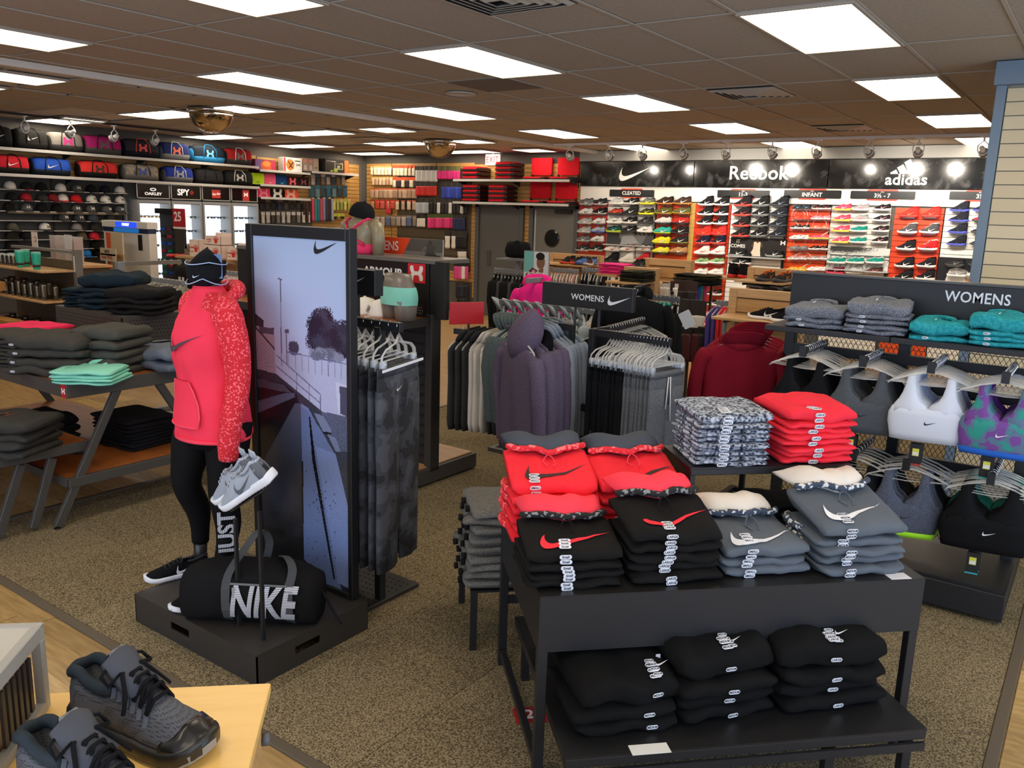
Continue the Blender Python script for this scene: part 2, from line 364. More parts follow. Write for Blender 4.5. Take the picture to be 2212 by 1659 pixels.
for i, x in enumerate(tx):
    for j, y in enumerate(ty[:-1]):
        y1 = ty[j+1]
        if (round(x, 2), round(y, 2)) in holes: continue
        o = link('ceiling_tile', me1, TILE); o.scale.y = (y1-y-.02)/1.19; o.location = (x+.305, (y+y1)/2, 3.056+rnd.random()*.003); o.parent = ceil; o.matrix_parent_inverse = ceil.matrix_basis.inverted()
for i in range(4):
    for j in range(15):
        x, y = XL+.12+1.22*i+(.15 if i > 2 else 0), 3.63+.61*j
        if any(a-.6 < x+.61 < b+.6 and c-.3 < y+.3 < d+.3 for a, b, c, d, k in far): continue
        o = link('ceiling_tile', me1, TILE); o.rotation_euler.z = pi/2; o.location = (x+.61, y+.305, 3.056); o.parent = ceil; o.matrix_parent_inverse = ceil.matrix_basis.inverted()
T1 = MB()
for x in tx+[tx[-1]+.61]: T1.box(x-.011, x+.011, .9, YB, 3.049, 3.056)
for y in ty[:-1]: T1.box(tx[0], tx[-1]+.61, y-.008, y+.008, 3.051, 3.056)
for k in range(26): T1.box(XL, -7.52, -2.47+.61*k-.008, -2.47+.61*k+.008, 3.051, 3.056)
struct(T1.build('trim_7', TBAR))
setbox('trim_8', (-7.53, -7.44, .5, YB, 3.0, 3.055), M('#e2dcd0', 'p', .6), .004)
# air vents, blank panel, speaker ring
def vent(x, y, lab):
    o = thing('ceiling_vent', lab, 'vent', (x, y, 3.048)); box('backing', (-.29, .29, -.29, .29, -.002, .004), M('#1c1a18'), o)
    for k in range(5):
        a = .29-.052*k; b = a-.03; z = -.004-.004*k
        MB().loft([[(s*r, t*r, zz) for s, t in ((-1, -1), (1, -1), (1, 1), (-1, 1))] for r, zz in ((a, z+.004), (b, z-.012), (b-.004, z-.010), (a-.006, z+.006))], cap=False).build('vane', M('#b7ae9f', 'p', .5), o)
vent(-2.75, 7.33, 'square louvred air vent in the ceiling between the middle and right light rows'); vent(-2.75, 10.36, 'smaller looking louvred air vent farther back near the shoe wall'); vent(-2.75, 3.66, 'louvred air vent at the top edge of the picture'); vent(-9.8, 9.9, 'dark air vent beyond the ceiling strip near the bag wall')
tag(box('ceiling_access_panel', (-4.87, -4.27, 5.77, 6.36, 3.044, 3.05), M('#776b60', 'p', .9)), 'darker square ceiling panel behind the middle light', 'ceiling panel')
tag(MB().lathe([(.0, -.004), (.11, -.006), (.115, -.012), (.14, -.012), (.145, 0)], 28).build('ceiling_speaker', M('#c2b8aa'), smooth=True, loc=(-5.2, 6.36, 3.05)), 'round flush speaker grille in the ceiling', 'speaker')
# mirror domes
for (x, y), lab in (((-8.83, 6.2), 'half-round mirror dome hanging over the left aisle'), ((-8.87, 10.36), 'mirror dome farther back near the exit sign')):
    o = thing('security_mirror_dome', lab, 'mirror', (x, y, 3.04)); r = .25
    MB().lathe([(r*cos(a), -.03-r*.95*sin(a)) for a in [RD(4+85.9*k/14) for k in range(15)]], 36).build('mirrored_dome', M('#c9b79c', 'c', .06), o, True)
    MB().lathe([(r+.012, 0), (r+.012, -.035), (r-.002, -.036)], 36).build('rim', CHR, o, True)
# exit sign
q = W(1064, 345, 'y', YB-.05)
o = thing('exit_sign', 'lit white exit sign with red letters above the grey doors', 'sign', (q.x, YB-.04, q.z)); box('housing', (-.16, .16, -.02, .02, -.1, .1), M('#f6ece4', 'e', .5, None, .75), o)
MB().box(-.02, .02, -.01, .01, .1, 3.05-q.z).build('bracket', WHT, o)
text('EXIT', .165, M('#d8202a', 'e', .5, None, .8), face((0, -.021, -.005), (1, 0, 0)), o, bold=.004, sx=.8, sp=1.1)
# doors
def door(x0, x1, n, light_):
    d = struct(box('door_%d' % n, (x0+.09, x1-.09, YB-.03, YB+.01, 0, 2.06), M('#716f69' if light_ else '#5b5b58', 'p', .45))); c = V(((x0+x1)/2, YB-.01, 1.03))
    f = MB().box(x0, x0+.09, YB-.07, YB, 0, 2.14).box(x1-.09, x1, YB-.07, YB, 0, 2.14).box(x0, x1, YB-.07, YB, 2.06, 2.14); g = struct(f.build('door_frame', M('#54575a', 'p', .45), bev=.004))
    return d
d1 = door(-10.12, -8.99, 1, 0); d2 = door(-8.86, -7.80, 2, 1); bpy.context.view_layer.update()
def pin(o, par): o.parent = par; o.matrix_parent_inverse = par.matrix_world.inverted(); return o
pin(MB().lathe([(.0, .012), (.13, .012), (.16, .0)], 24).xf(MX.Translation(W(1192, 515, 'y', YB-.04))@MX.Rotation(RD(90), 4, 'X')).build('porthole', M('#1a1b1c', 'p', .15), smooth=False), d2)
pin(box('closer', (-8.3, -7.95, YB-.08, YB-.03, 1.98, 2.05), M('#2b2b2b')), d2); pin(box('edge_strip', (-8.75, -8.72, YB-.04, YB-.03, .05, 2.03), M('#b9bfc4', 'm')), d2)
pin(box('push_plate', (-9.84, -9.74, YB-.04, YB-.03, .95, 1.25), M('#4b4a47', 'm')), d1)
# track lights
def spot(x, y, z, aim, lab, grp, e, arm=1):
    o = thing('track_spotlight', lab, 'spotlight', (x, y, z), group=None); d = (V(aim)-V((x, y, z-.16))).normalized(); c = V((0, 0, -.16))
    MB().tube([(0, 0, 0), (0, 0, -.05)], .012).box(-.05, .05, -.018, .018, -.012, 0).build('mount', WHT, o)
    s = V((-d.y, d.x, 0)).normalized()
    pts = [c+s*.062*cos(a)+V((0, 0, 1))*(-.085*sin(a)+.03) for a in [pi*k/10 for k in range(-1, 12)]]
    MB().tube([V((0, 0, -.05)), pts[0]]+pts+[V((0, 0, -.05))], .0065, 5).build('yoke', WHT, o, True)
    m = MX.Translation(c)@d.to_track_quat('Z', 'Y').to_matrix().to_4x4()
    MB().lathe([(.0, -.06), (.026, -.06), (.028, 0), (.03, .005)], 14).xf(m).build('socket', WHT, o, True)
    MB().lathe([(.028, .0), (.05, .03), (.06, .06), (.056, .06), (.0, .045)], 18).xf(m).build('reflector', M('#8d9092', 'm', .3), o, True)
    MB().lathe([(.0, .05), (.05, .056), (.05, .058), (.0, .058)], 16).xf(m).build('bulb', M('#fff3d8', 'e', .5, None, 9 if e > 60 else .3), o, True)
    if e:
        l = bpy.data.lights.new('track_spotlight_beam', 'SPOT'); l.energy = e; l.spot_size = RD(100); l.spot_blend = .7; l.shadow_soft_size = .045; l.color = (1, .9, .76)
        b = bpy.data.objects.new('track_spotlight_beam', l); COL.objects.link(b); b.location = V((x, y, z))+c+d*.065; b.rotation_euler = d.to_track_quat('-Z', 'Y').to_euler()
xs = [W(px, 320, 'y', 11.35).x for px in (1231, 1316, 1388, 1476, 1568, 1668, 1765, 1877, 1984, 2124)]
tag(box('light_track', (xs[0]-.3, -1.0, 11.33, 11.37, 3.015, 3.045), WHT), 'white lighting track across the ceiling in front of the shoe wall', 'light track')
for i, x in enumerate(xs): spot(x, 11.35, 3.015, (x+(.3 if i % 2 else -.1), YB, 2.1), 'white spotlight on the shoe wall track, %s from the left' % ORD[i], 'track spotlights', 105 if i in (3, 4, 7, 8, 9) else (0 if i in (2, 5) else 30))
tag(box('light_track', (-11.95, -11.91, 5.0, 8.2, 3.015, 3.045), M('#2a2927')), 'black lighting track over the sports bag shelves', 'light track')
for i, px in enumerate((52, 152, 246, 335)):
    y = W(px, (245, 255, 265, 280)[i], 'x', -11.93).y; spot(-11.93, y, 3.015, (XL, y-.4, 2.2), 'unlit white spotlight on the bag wall track, %s from the left' % ORD[i], 'bag wall spotlights', 0)
# ------------------------------------------------------------------ builders
def cm(key, mk, smooth=True): return flat_mesh(key, mk, smooth)
def interp(P, t):
    for (a, *x), (b, *y) in zip(P, P[1:]):
        if t <= b:
            f = (t-a)/(b-a); f = f*f*(3-2*f)*.5+f*.5; return [p+(q-p)*f for p, q in zip(x, y)]
    return list(P[-1][1:])
# profile stations along a shoe (0 heel .. 1 toe): half width, edge height, middle height
SHOE = {'run': [(0, .010, .075, .062), (.03, .026, .088, .05), (.10, .031, .092, .03), (.2, .032, .078, .028), (.30, .033, .074, .030), (.38, .034, .080, .058), (.45, .036, .078, .090), (.55, .039, .068, .082), (.68, .044, .052, .066), (.8, .046, .042, .055), (.9, .042, .036, .046), (.97, .030, .030, .036), (1, .012, .026, .028)],
        'high': [(0, .012, .12, .10), (.03, .027, .135, .06), (.10, .032, .138, .035), (.2, .033, .128, .035), (.30, .034, .13, .05), (.38, .035, .125, .12), (.45, .037, .098, .118), (.55, .040, .075, .092), (.68, .044, .056, .072), (.8, .046, .044, .058), (.9, .042, .038, .048), (.97, .030, .032, .038), (1, .012, .028, .03)]}
def shoe_at(st, t): return interp(SHOE[st], t)
def shoe_mesh(st, part, L_=.29, n=22):
    def mk():
        mb = MB(); T_ = [i/n for i in range(n+1)]; sole_t = .024 if st != 'cleat' else .012; S = 'run' if st == 'cleat' else st
        if part == 'upper':
            rings = []
            for t in T_:
                w, e, c = shoe_at(S, t); x = (t-.5)*L_; z0 = sole_t*.8; k = .86
                left = [(-w*.96, z0), (-w*1.03, z0+(e-z0)*.3), (-w*.98, z0+(e-z0)*.65), (-w*.74*k, e)]
                mid = []
                for y in (-.6, -.3, 0, .3, .6):
                    q = 1-abs(y)**(2 if c > e else 5); mid.append((y*w*k, e+(c-e)*q))
                rings.append([(x, y, z) for y, z in left+mid+[(-y, z) for y, z in left[::-1]]])
            mb.loft(rings)
        elif part == 'sole':
            rings = []
            for i, t in enumerate(T_):
                w = shoe_at(S, t)[0]*1.1+.003; x = (t-.5)*L_*1.04; up = .012*max(0, (t-.8)/.2)**2+.006*max(0, (.06-t)/.06); th = sole_t*(1.25 if t < .3 else 1.0)
                g = .0018 if i % 2 else 0
                rings.append([(x, -w*.9, up+g), (x, -w, up+.004), (x, -w*1.02, up+th*.7), (x, -w*.94, up+th), (x, w*.94, up+th), (x, w*1.02, up+th*.7), (x, w, up+.004), (x, w*.9, up+g)])
            mb.loft(rings)
            if st == 'cleat':
                for t in (.1, .25, .6, .75, .88):
                    for y in (-.024, .024): mb.lathe([(.007, 0), (.004, -.012)], 6, 0, ((t-.5)*L_, y, 0))
        elif part == 'laces':
            for k in range(5):
                t = .42+.065*k; w, e, c = shoe_at(S, t); x = (t-.5)*L_; y = w*.58
                mb.tube([(x, -y, e+.002), (x+.006, -y*.4, e+(c-e)*.86+.004), (x+.006, y*.4, e+(c-e)*.86+.004), (x, y, e+.002)], .0032, 5)
            w, e, c = shoe_at(S, .42); x = -.08*L_; 
            for s in (-1, 1): mb.tube([(x, 0, c+.006), (x-.004, s*.02, c+.012), (x+.012, s*.03, c+.004), (x+.006, s*.008, c+.004)], .0028, 5)
        elif part == 'tongue':
            w, e, c = shoe_at(S, .42); x = -.11*L_
            mb.loft([[(x+a, y, z+.006*(1-(y/.02)**2)) for y in (-.02, -.01, 0, .01, .02)]+[(x+a+.006, y, z+.006*(1-(y/.02)**2)) for y in (.02, .01, 0, -.01, -.02)] for a, z in ((.03, c-.012), (.012, c+.004), (-.004, c+.022))])
        elif part == 'lining':
            rings = []
            for t in (.02, .08, .16, .26, .34):
                w, e, c = shoe_at(S, t); x = (t-.5)*L_; rings.append((x, w, e, c))
            for a in (-1, 1): mb.tube([(x+(.004 if i == 0 else 0), a*(w*.66), e+.001) for i, (x, w, e, c) in enumerate(rings)], [.006, .007, .007, .006, .004], 6)
            x, w, e, c = rings[0]; mb.tube([(x+.004, -w*.66, e+.001), (x-.004, 0, e+.002), (x+.004, w*.66, e+.001)], .006, 6)
        elif part == 'logo':
            for sgn in (-1, 1):
                def fn(X, Z, sgn=sgn):
                    t = .36-X/L_; w, e, c = shoe_at(S, min(max(t, .02), .98)); z0 = sole_t; z = z0+.022+Z; f = min(1, max(0, (z-z0)/(e-z0)))
                    yy = w*(1.03-.05*abs(f-.3)-(.36*max(0, f-.62)/.38))+.0016; return V((-X-.14*L_, sgn*yy, z))
                swoosh_mb(.105, lambda x, y: fn(x, y*1.0), mb=mb, flip=1 if sgn > 0 else 1)
        return mb
    return cm(('shoe_'+part, st, L_, n), mk)
def shoe(st, cols, label, M4, cat='shoe', group=None, scale=1, n=14, logo=True, name=None, L_=.29, kinds='f'):
    """cols: upper, sole, logo, laces; toe points to local +x"""
    o = thing(name or {'run': 'running_shoe', 'high': 'high_top_shoe', 'cleat': 'cleated_shoe'}[st], label, cat, group=group)
    o.matrix_world = M4@MX.Scale(scale, 4); up, so, lo, la = cols
    link('upper', shoe_mesh(st, 'upper', L_, n), M(up, kinds), o); link('sole', shoe_mesh(st, 'sole', L_, n), M(so, 'p', .6), o)
    link('laces', shoe_mesh(st, 'laces', L_, n), M(la, 'f'), o); link('collar', shoe_mesh(st, 'lining', L_, n), M(la if la != so else '#333333', 'f'), o)
    if logo: link('tick_logo', shoe_mesh(st, 'logo', L_, n), M(lo, 'p', .5), o)
    return o
# caps
def cap(cols, label, M4, group=None, name='baseball_cap', hat=0, mark=None):
    o = thing(name, label, 'cap', group=group); o.matrix_world = M4
    def crown():
        mb = MB(); mb.loft([[(.083*math.sqrt(max(0, 1-(k/7)**2.6))*cos(a)*(1.08 if cos(a) < 0 else 1.0), .078*math.sqrt(max(0, 1-(k/7)**2.6))*sin(a), .105*k/7) for a in [2*pi*j/20 for j in range(20)]] for k in range(8)]); mb.lathe([(.007, 0), (.005, .004), (0, .005)], 8, 0, (0, 0, .104)); return mb
    def brim():
        mb = MB(); rows_ = []
        for i in range(7):
            u = i/6; r = []
            for j in range(11):
                v = (j-5)/5; y = v*(.074-.006*u); x = .083*math.sqrt(max(0, 1-(y/.084)**2))*.97+u*.072*(1-.25*v*v*v*v-.16*v*v); r.append((x, y, .004-.012*v*v-.012*u))
            rows_.append(r)
        rings = [r+[(x, y, z-.004) for x, y, z in r[::-1]] for r in rows_]; return mb.loft(rings)
    def bucket(): return MB().lathe([(.135, -.01), (.09, .012), (.088, .03), (.08, .09), (.06, .1), (0, .102)], 22)
    if hat: link('crown', cm('bucket', bucket), M(cols[0], 'f'), o)
    else: link('crown', cm('crown', crown), M(cols[0], 'f'), o); link('brim', cm('brim', brim), M(cols[1], 'f'), o)
    if mark: decal('front_logo', flat_mesh('capmark', lambda: MB().prism([(x*.05, y*.05) for x, y in UAP], MX(), .002)), M(mark, 'p', .5), face((.082, 0, .045), (0, 1, 0), (-.35, 0, 1)), o)
    return o
# folded clothes: local -y is the folded front
def fold_mb(w, d, t, seed, lay=2, slope=0):
    mb = MB(); th = t/lay; HI, NJ = (26, 30) if lay == 1 else (14, 18)
    for k in range(lay):
        rings = []; n = HI; dx = (noise.noise(V((seed, k, 1)))*.03)*w; dy = noise.noise(V((seed, k, 2)))*.02*d+(-.006 if k % 2 else 0)
        for i in range(n+1):
            u = -1+2*i/n; u = math.copysign(abs(u)**.8, u); s = (1-abs(u)**9)**.5 if abs(u) < 1 else .5; x = u*w/2*.995+dx; hh = th/2*(1.12*max(s, .62)); dd = d/2*(.93+.07*s); r = []
            for j in range(NJ):
                a = 2*pi*j/NJ; c_, s_ = cos(a), sin(a); y = dd*(abs(c_)**.28)*(1 if c_ > 0 else -1); z = hh*(abs(s_)**.75)*(1 if s_ > 0 else -1)
                nz = noise.noise(V((x*9+seed*3.1, y*9+k*2.3, seed)))
                r.append((x+(.010*nz if abs(u) > .8 else 0), y+dy+.006*noise.noise(V((x*14, z*30, seed+k))), th*(k+.5)+z+nz*th*.34+slope*(y+d/2)*(k+.5)/lay+.0045*noise.noise(V((x*24+seed, y*15+x*8, seed*2)))*(1 if lay == 1 else 0)))
            rings.append(r)
        mb.loft(rings)
    return mb
def folded(name, label, cat, mat, w, d, t, M4, seed=0, lay=2, group=None, slope=0):
    v = seed % 6; me = cm(('fold', round(w, 3), round(d, 3), round(t, 3), v, lay, slope), lambda: fold_mb(w, d, t, v*1.7+.3, lay, slope))
    o = link(name, me, mat); o.matrix_world = M4; return tag(o, label, cat, group)
def sticker_mesh(t='LARGE', big=1):
    def mk():
        mb = MB().prism(rrect(.034*big, .0135*big, .0065*big), MX(), .0012); return mb
    me = flat_mesh(('sticker', big), mk); return me
STK = M('#e9eef6', 'p', .4); INK = M('#26282c', 'p', .6)
def sticker(parent, m, t='LARGE', big=1):
    decal('size_sticker', sticker_mesh(t, big), STK, m, parent)
    s = text_mesh(t, .0105*big, .0002, .03, 'CENTER', min(1, 4.6/len(t))); o = decal('size_lettering', s, INK, m@MX.Translation((0, 0, .0013)), parent); return o
# clothes hangers: bar along local x, hook at the top; origin at the hook's crown
def hanger(label, M4, kind='top', group=None, tint=None):
    o = thing('clothes_hanger', label, 'hanger', group=group); o.matrix_world = M4
    link('hook', cm('hook', lambda: MB().tube([(.018*cos(a)-.0, 0, .018*sin(a)-.018) for a in [RD(200-24*k) for k in range(11)]]+[(.004, 0, -.05), (0, 0, -.062)], .0019, 5)), CHR, o)
    if kind == 'top': link('shoulder_bar', cm('hang_top', lambda: MB().tube([(-.205, 0, -.135), (-.19, 0, -.118), (-.10, 0, -.082), (-.03, 0, -.062), (.03, 0, -.062), (.10, 0, -.082), (.19, 0, -.118), (.205, 0, -.135)], [.005, .007, .008, .010, .010, .008, .007, .005], 6, sq=.6).tube([(-.19, 0, -.12), (0, 0, -.13), (.19, 0, -.12)], .003, 5)), tint or CLR, o)
    else:
        link('cross_bar', cm('hang_bot', lambda: MB().tube([(-.165, 0, -.18), (-.155, 0, -.14), (-.12, 0, -.115), (-.03, 0, -.095), (0, 0, -.06), (.03, 0, -.095), (.12, 0, -.115), (.155, 0, -.14), (.165, 0, -.18)], [.009]*9, 6, sq=.6).tube([(-.16, 0, -.165), (.16, 0, -.165)], .004, 5)), tint or CLR, o)
        for s in (-1, 1): link('clip', cm('clip', lambda: MB().box(-.015, .015, -.012, .012, -.215, -.165).box(-.005, .005, -.018, .018, -.185, -.172)), M('#cfd8e2', 'g', .2, None, .6), o, (s*.148, 0, 0))
    return o
def top_mb(w=.50, h=.66, th=.06, seed=0, sleeve=.52, neck=.07, open_=0):
    """a top on a hanger: origin at the neck, hangs to -z, faces -y"""
    mb = MB(); rings = []; n = 28
    Z = [(.0, neck, .3), (-.022, neck*1.5, .55), (-.05, w*.40, .8), (-.09, w*.47, .95), (-.16, w*.46, 1), (-.3, w*.44, 1.05), (-.45, w*.45, 1.15), (-h*.9, w*.46, 1.15), (-h, w*.42, .95)]
    for z, hw, k in Z:
        r = []
        for j in range(n):
            a = 2*pi*j/n; f = noise.noise(V((cos(a)*2.2+seed, sin(a)*2.2, z*3)))*.3+noise.noise(V((cos(a)*5+seed, sin(a)*5, z*2)))*.25*min(1, -z*3)
            r.append((hw*cos(a)*(1+.05*f), th*.5*k*(1+f*1.3)*(abs(sin(a))**.7)*(1 if sin(a) > 0 else -1), z))
        rings.append(r)
    return mb.loft(rings)
def sleeve_mb(w=.50, L_=.56, r=.062, s=1, seed=0, th=.06):
    x = s*w*.41; P = [(x, 0, -.075), (x+s*.035, 0, -.13), (x+s*.062, .004, -.25), (x+s*.065, -.012, -.075-L_*.62), (x+s*.052, -.02, -.075-L_*.93), (x+s*.050, -.02, -.075-L_)]
    mb = MB(); pts = curve_pts(P, 12); rr = [r*(.86-.30*i/12)*(1+.12*noise.noise(V((i*.9, seed, s)))) for i in range(13)]; rr[-1] *= .9; rr[0] *= .8
    return mb.tube(pts, rr, 12, sq=min(1, .9*th/.06*.75))
def hood_mb(up=0):
    mb = MB(); rings = []
    for i in range(9):
        a = RD(-10+200*i/8); rings.append([((.10+.035*cos(b))*cos(a), .05*sin(a)+.045*sin(b)*.6+.02, .015+.045*sin(b)+.02*sin(a)) for b in [2*pi*k/10 for k in range(10)]])
    return mb.loft(rings)
def hang_top(name, label, mat, M4, w=.5, h=.66, th=.06, seed=0, sleeves=1, hood=0, group=None, cat='top', sm=None, L_=.56, bar=None):
    o = thing(name, label, cat, group=group); o.matrix_world = M4; v = seed % 4
    link('body', cm(('top', w, h, th, v), lambda: top_mb(w, h, th, v*2.1)), mat, o)
    if sleeves:
        for s in (-1, 1): link('sleeve', cm(('slv', w, L_, s, v, th), lambda: sleeve_mb(w, L_, .062, s, v, th)), sm or mat, o)
    if hood: link('hood', cm('hood_down', hood_mb), mat, o, (0, .015, 0))
    return o
def pants_mb(w=.34, h=.95, th=.05, seed=0, flare=1):
    mb = MB(); rings = []; n = 20
    def leg(s):
        R_ = []
        for i in range(9):
            u = i/8; z = -.10-(h-.10)*u; hw = (w*.25)*(1-.12*u)*flare
            R_.append([(s*w*(.235+.02*u)+hw*cos(a)*(1+.1*noise.noise(V((cos(a)*3, z*4, seed+s)))), th*(.5-.06*u)*sin(a)*(1+.5*noise.noise(V((cos(a)*3+5, z*3, seed+s)))), z) for a in [2*pi*k/14 for k in range(14)]])
        mb.loft(R_)
    for z, k, q in ((0, .47, .55), (-.035, .47, .6), (-.05, .485, .8), (-.12, .49, .9), (-.2, .44, .7)):
        rings.append([(w*k*cos(a), th*.5*q*sin(a)*(1+.3*noise.noise(V((cos(a)*3, z*6, seed)))), z) for a in [2*pi*j/n for j in range(n)]])
    mb.loft(rings); leg(-1); leg(1); return mb
def hang_pants(name, label, mat, M4, w=.34, h=.95, th=.05, seed=0, group=None, band=None, flare=1, cord=None):
    o = thing(name, label, 'trousers', group=group); o.matrix_world = M4; v = seed % 3
    link('legs', cm(('pants', w, h, th, v, flare), lambda: pants_mb(w, h, th, v*3.3, flare)), mat, o)
    link('waistband', cm(('band', w, th), lambda: MB().loft([[(w*.48*cos(a), th*.36*sin(a), z) for a in [2*pi*j/20 for j in range(20)]] for z in (.003, -.035)])), band or mat, o)
    if cord: link('drawstring', cm('cord', lambda: MB().bar((-.02, -th*.5-.004, -.03), (-.035, -th*.5-.008, -.22), .009, .002, (0, 1, 0)).bar((.0, -th*.5-.004, -.03), (.02, -th*.5-.008, -.30), .009, .002, (0, 1, 0))), cord, o)
    return o
def pack(label, M4, w, h, card, body, group, name='carded_accessory', cat='packet', hh=.05, d=.012):
    """accessory on a header card hung on a peg"""
    o = thing(name, label, cat, group=group); o.matrix_world = M4
    link('header_card', cm(('card', w, hh), lambda: MB().box(-w/2, w/2, -.001, .001, -hh, .012), False), card, o)
    link('contents', cm(('cont', w, h, hh, d), lambda: MB().loft([[(x*k, y*d, z) for x, y in ((-w*.46, -.3), (-w*.2, -.7), (w*.2, -.7), (w*.46, -.3), (w*.46, .3), (-w*.46, .3))] for z, k in ((-hh, .9), (-hh-.02, 1), (-h*.55, .86), (-h*.9, 1.02), (-h, .8))]), True), body, o)
    return o
def duffel(cols, label, M4, w=.48, h=.27, d=.25, mark='tick', mcol='#ffffff', group='sports bags on the bag shelves'):
    o = thing('duffel_bag', label, 'bag', group=group); o.matrix_world = M4; main, low, trim = cols
    def body(z0, z1, k, slant=1):
        rings = []
        for i in range(13):
            u = -1+i/6; s = (1-abs(u)**4)**.5 if abs(u) < 1 else .25; r = []
            for j in range(16):
                a = 2*pi*j/16; ca, sa = cos(a), sin(a); y = d/2*k*(abs(ca)**.6)*(1 if ca > 0 else -1)*(.8+.2*s); z = h/2+h/2*(abs(sa)**.7)*(1 if sa > 0 else -1)*(.86+.14*s)
                z = min(max(z, z0*h), z1*h*(.97+.03*s)); r.append((u*w/2+.008*noise.noise(V((u*3, a, 1))), y*(1+.05*noise.noise(V((u*4, z*8, 2)))), z))
            rings.append(r)
        return MB().loft(rings)
    link('body', cm(('duf', w, h, d), lambda: body(.0, 1, 1)), M(main, 'f') if isinstance(main, str) else main, o)
    link('base_panel', cm(('dufb', w, h, d), lambda: body(.0, .36, 1.035)), M(low, 'f') if isinstance(low, str) else low, o)
    for s in (-1, 1): link('end_pocket', cm(('dufe', w, h, d, s), lambda: MB().loft([[(s*(w/2+dx), d*.42*k*cos(a), h*.45+h*.38*k*sin(a)) for a in [2*pi*j/14 for j in range(14)]] for dx, k in ((-.03, 1), (.006, .95), (.016, .6))])), M(low, 'f') if isinstance(low, str) else low, o)
    link('handle', cm(('dufh', w, h, d), lambda: MB().tube([(-w*.22, -d*.51, h*.3), (-w*.2, -d*.5, h*.75), (-w*.12, -d*.3, h*1.02), (0, -d*.18, h*1.07), (w*.12, -d*.3, h*1.02), (w*.2, -d*.5, h*.75), (w*.22, -d*.51, h*.3)], .008, 6)), M(trim, 'f'), o)
    link('zip', cm(('dufz', w, h), lambda: MB().bar((-w*.42, 0, h*1.0), (w*.42, 0, h*1.0), .02, .008)), M('#222222', 'f'), o)
    m = face((0, -d*.505, h*.55), (1, 0, 0))
    if mark == 'tick': swoosh(o, m, .15, M(mcol, 'p'))
    elif mark == 'arc': hmark(o, m, .14, M(mcol, 'p'))
    return o
def slat_panel(name, label, cat, x0, x1, z0, z1, y, cols, pitch=.0762):
    """slotted display panel standing on the shoe wall, its boards parts of it"""
    o = thing(name, label, cat, ((x0+x1)/2, y, 0)); mats = [M(c, 'p', .4) for c in cols]; hw = (x1-x0)/2
    box('backing', (-hw, hw, -.004, .012, z0, z1), M('#5d4a40' if cols[0] > '#e8' and cols[0] < '#f1' else '#8f9290'), o)
    me = flat_mesh(('pslat', round(hw, 3)), lambda: MB().box(-hw, hw, -.014, 0, -pitch/2+.004, pitch/2-.004)); n = int((z1-z0)/pitch+.01)
    for i in range(n): link('slat', me, mats[i*len(mats)//n], o, (0, -.004, z0+pitch*(i+.5)))
    return o
# ------------------------------------------------------------------ the shoe wall
YW = YB-.03
def wx(px, py=430): return W(px, py, 'y', YW-.03).x
def wz(py, px=1700): return W(px, py, 'y', YW-.03).z
# header: black glossy sections with brand marks
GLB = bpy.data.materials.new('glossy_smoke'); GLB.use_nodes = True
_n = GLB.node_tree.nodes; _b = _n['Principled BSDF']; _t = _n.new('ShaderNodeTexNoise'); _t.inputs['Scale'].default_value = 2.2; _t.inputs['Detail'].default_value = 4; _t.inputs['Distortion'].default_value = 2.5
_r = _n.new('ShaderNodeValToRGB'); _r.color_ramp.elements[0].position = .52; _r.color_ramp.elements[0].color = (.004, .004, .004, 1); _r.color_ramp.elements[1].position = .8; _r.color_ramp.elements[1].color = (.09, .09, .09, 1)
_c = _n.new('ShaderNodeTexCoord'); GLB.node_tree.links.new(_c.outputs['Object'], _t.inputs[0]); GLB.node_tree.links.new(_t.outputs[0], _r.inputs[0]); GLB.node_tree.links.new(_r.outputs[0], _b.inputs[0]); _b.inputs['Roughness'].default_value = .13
hx = [wx(1255, 375), wx(1500, 375), wx(1790, 375), wx(2142, 375), wx(2142, 375)+1.3]
hz0, hz1 = wz(406), wz(346)
for i, (nm, lab) in enumerate((('tick', 'glossy black header panel with a white tick logo'), ('reebok', 'glossy black header panel lettered in white beside the tick panel'), ('adidas', 'glossy black header panel with three slanted white bars'), ('', 'end piece of the black header behind the wing wall'))):
    o = thing('header_panel', lab, 'sign', ((hx[i]+hx[i+1])/2, YW-.02, (hz0+hz1)/2), group=None); w = (hx[i+1]-hx[i])/2-.004; h = (hz1-hz0)/2
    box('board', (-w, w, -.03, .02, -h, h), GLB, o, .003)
    m = lambda px, py: face((wx(px, py)-o.location.x, -.032, wz(py, px)-o.location.z), (1, 0, 0)); S_ = M('#ece9e4', 'p', .35)
    if nm == 'tick': swoosh(o, m(1371, 376), wx(1403, 376)-wx(1338, 376), S_)
    elif nm == 'reebok': text('Reebok', .285, S_, m(1638, 375), o, bold=.014, sx=1.03, sp=1.03)
    elif nm == 'adidas':
        text('adidas', .21, S_, m(1958, 389), o, bold=.018, sx=1.03, sp=1.02)
        c = m(1958, 376)
        for x, hh in ((-.20, .06), (-.075, .13), (.05, .20)):
            w3 = .10; tx3, ty3 = x+w3-hh*.577, hh; decal('slanted_bar', MB().prism([(x, 0), (x+w3, 0), (tx3, ty3), (tx3-w3*.75, ty3-w3*.433)], MX(), .002).mesh('slanted_bar'), S_, c, o)
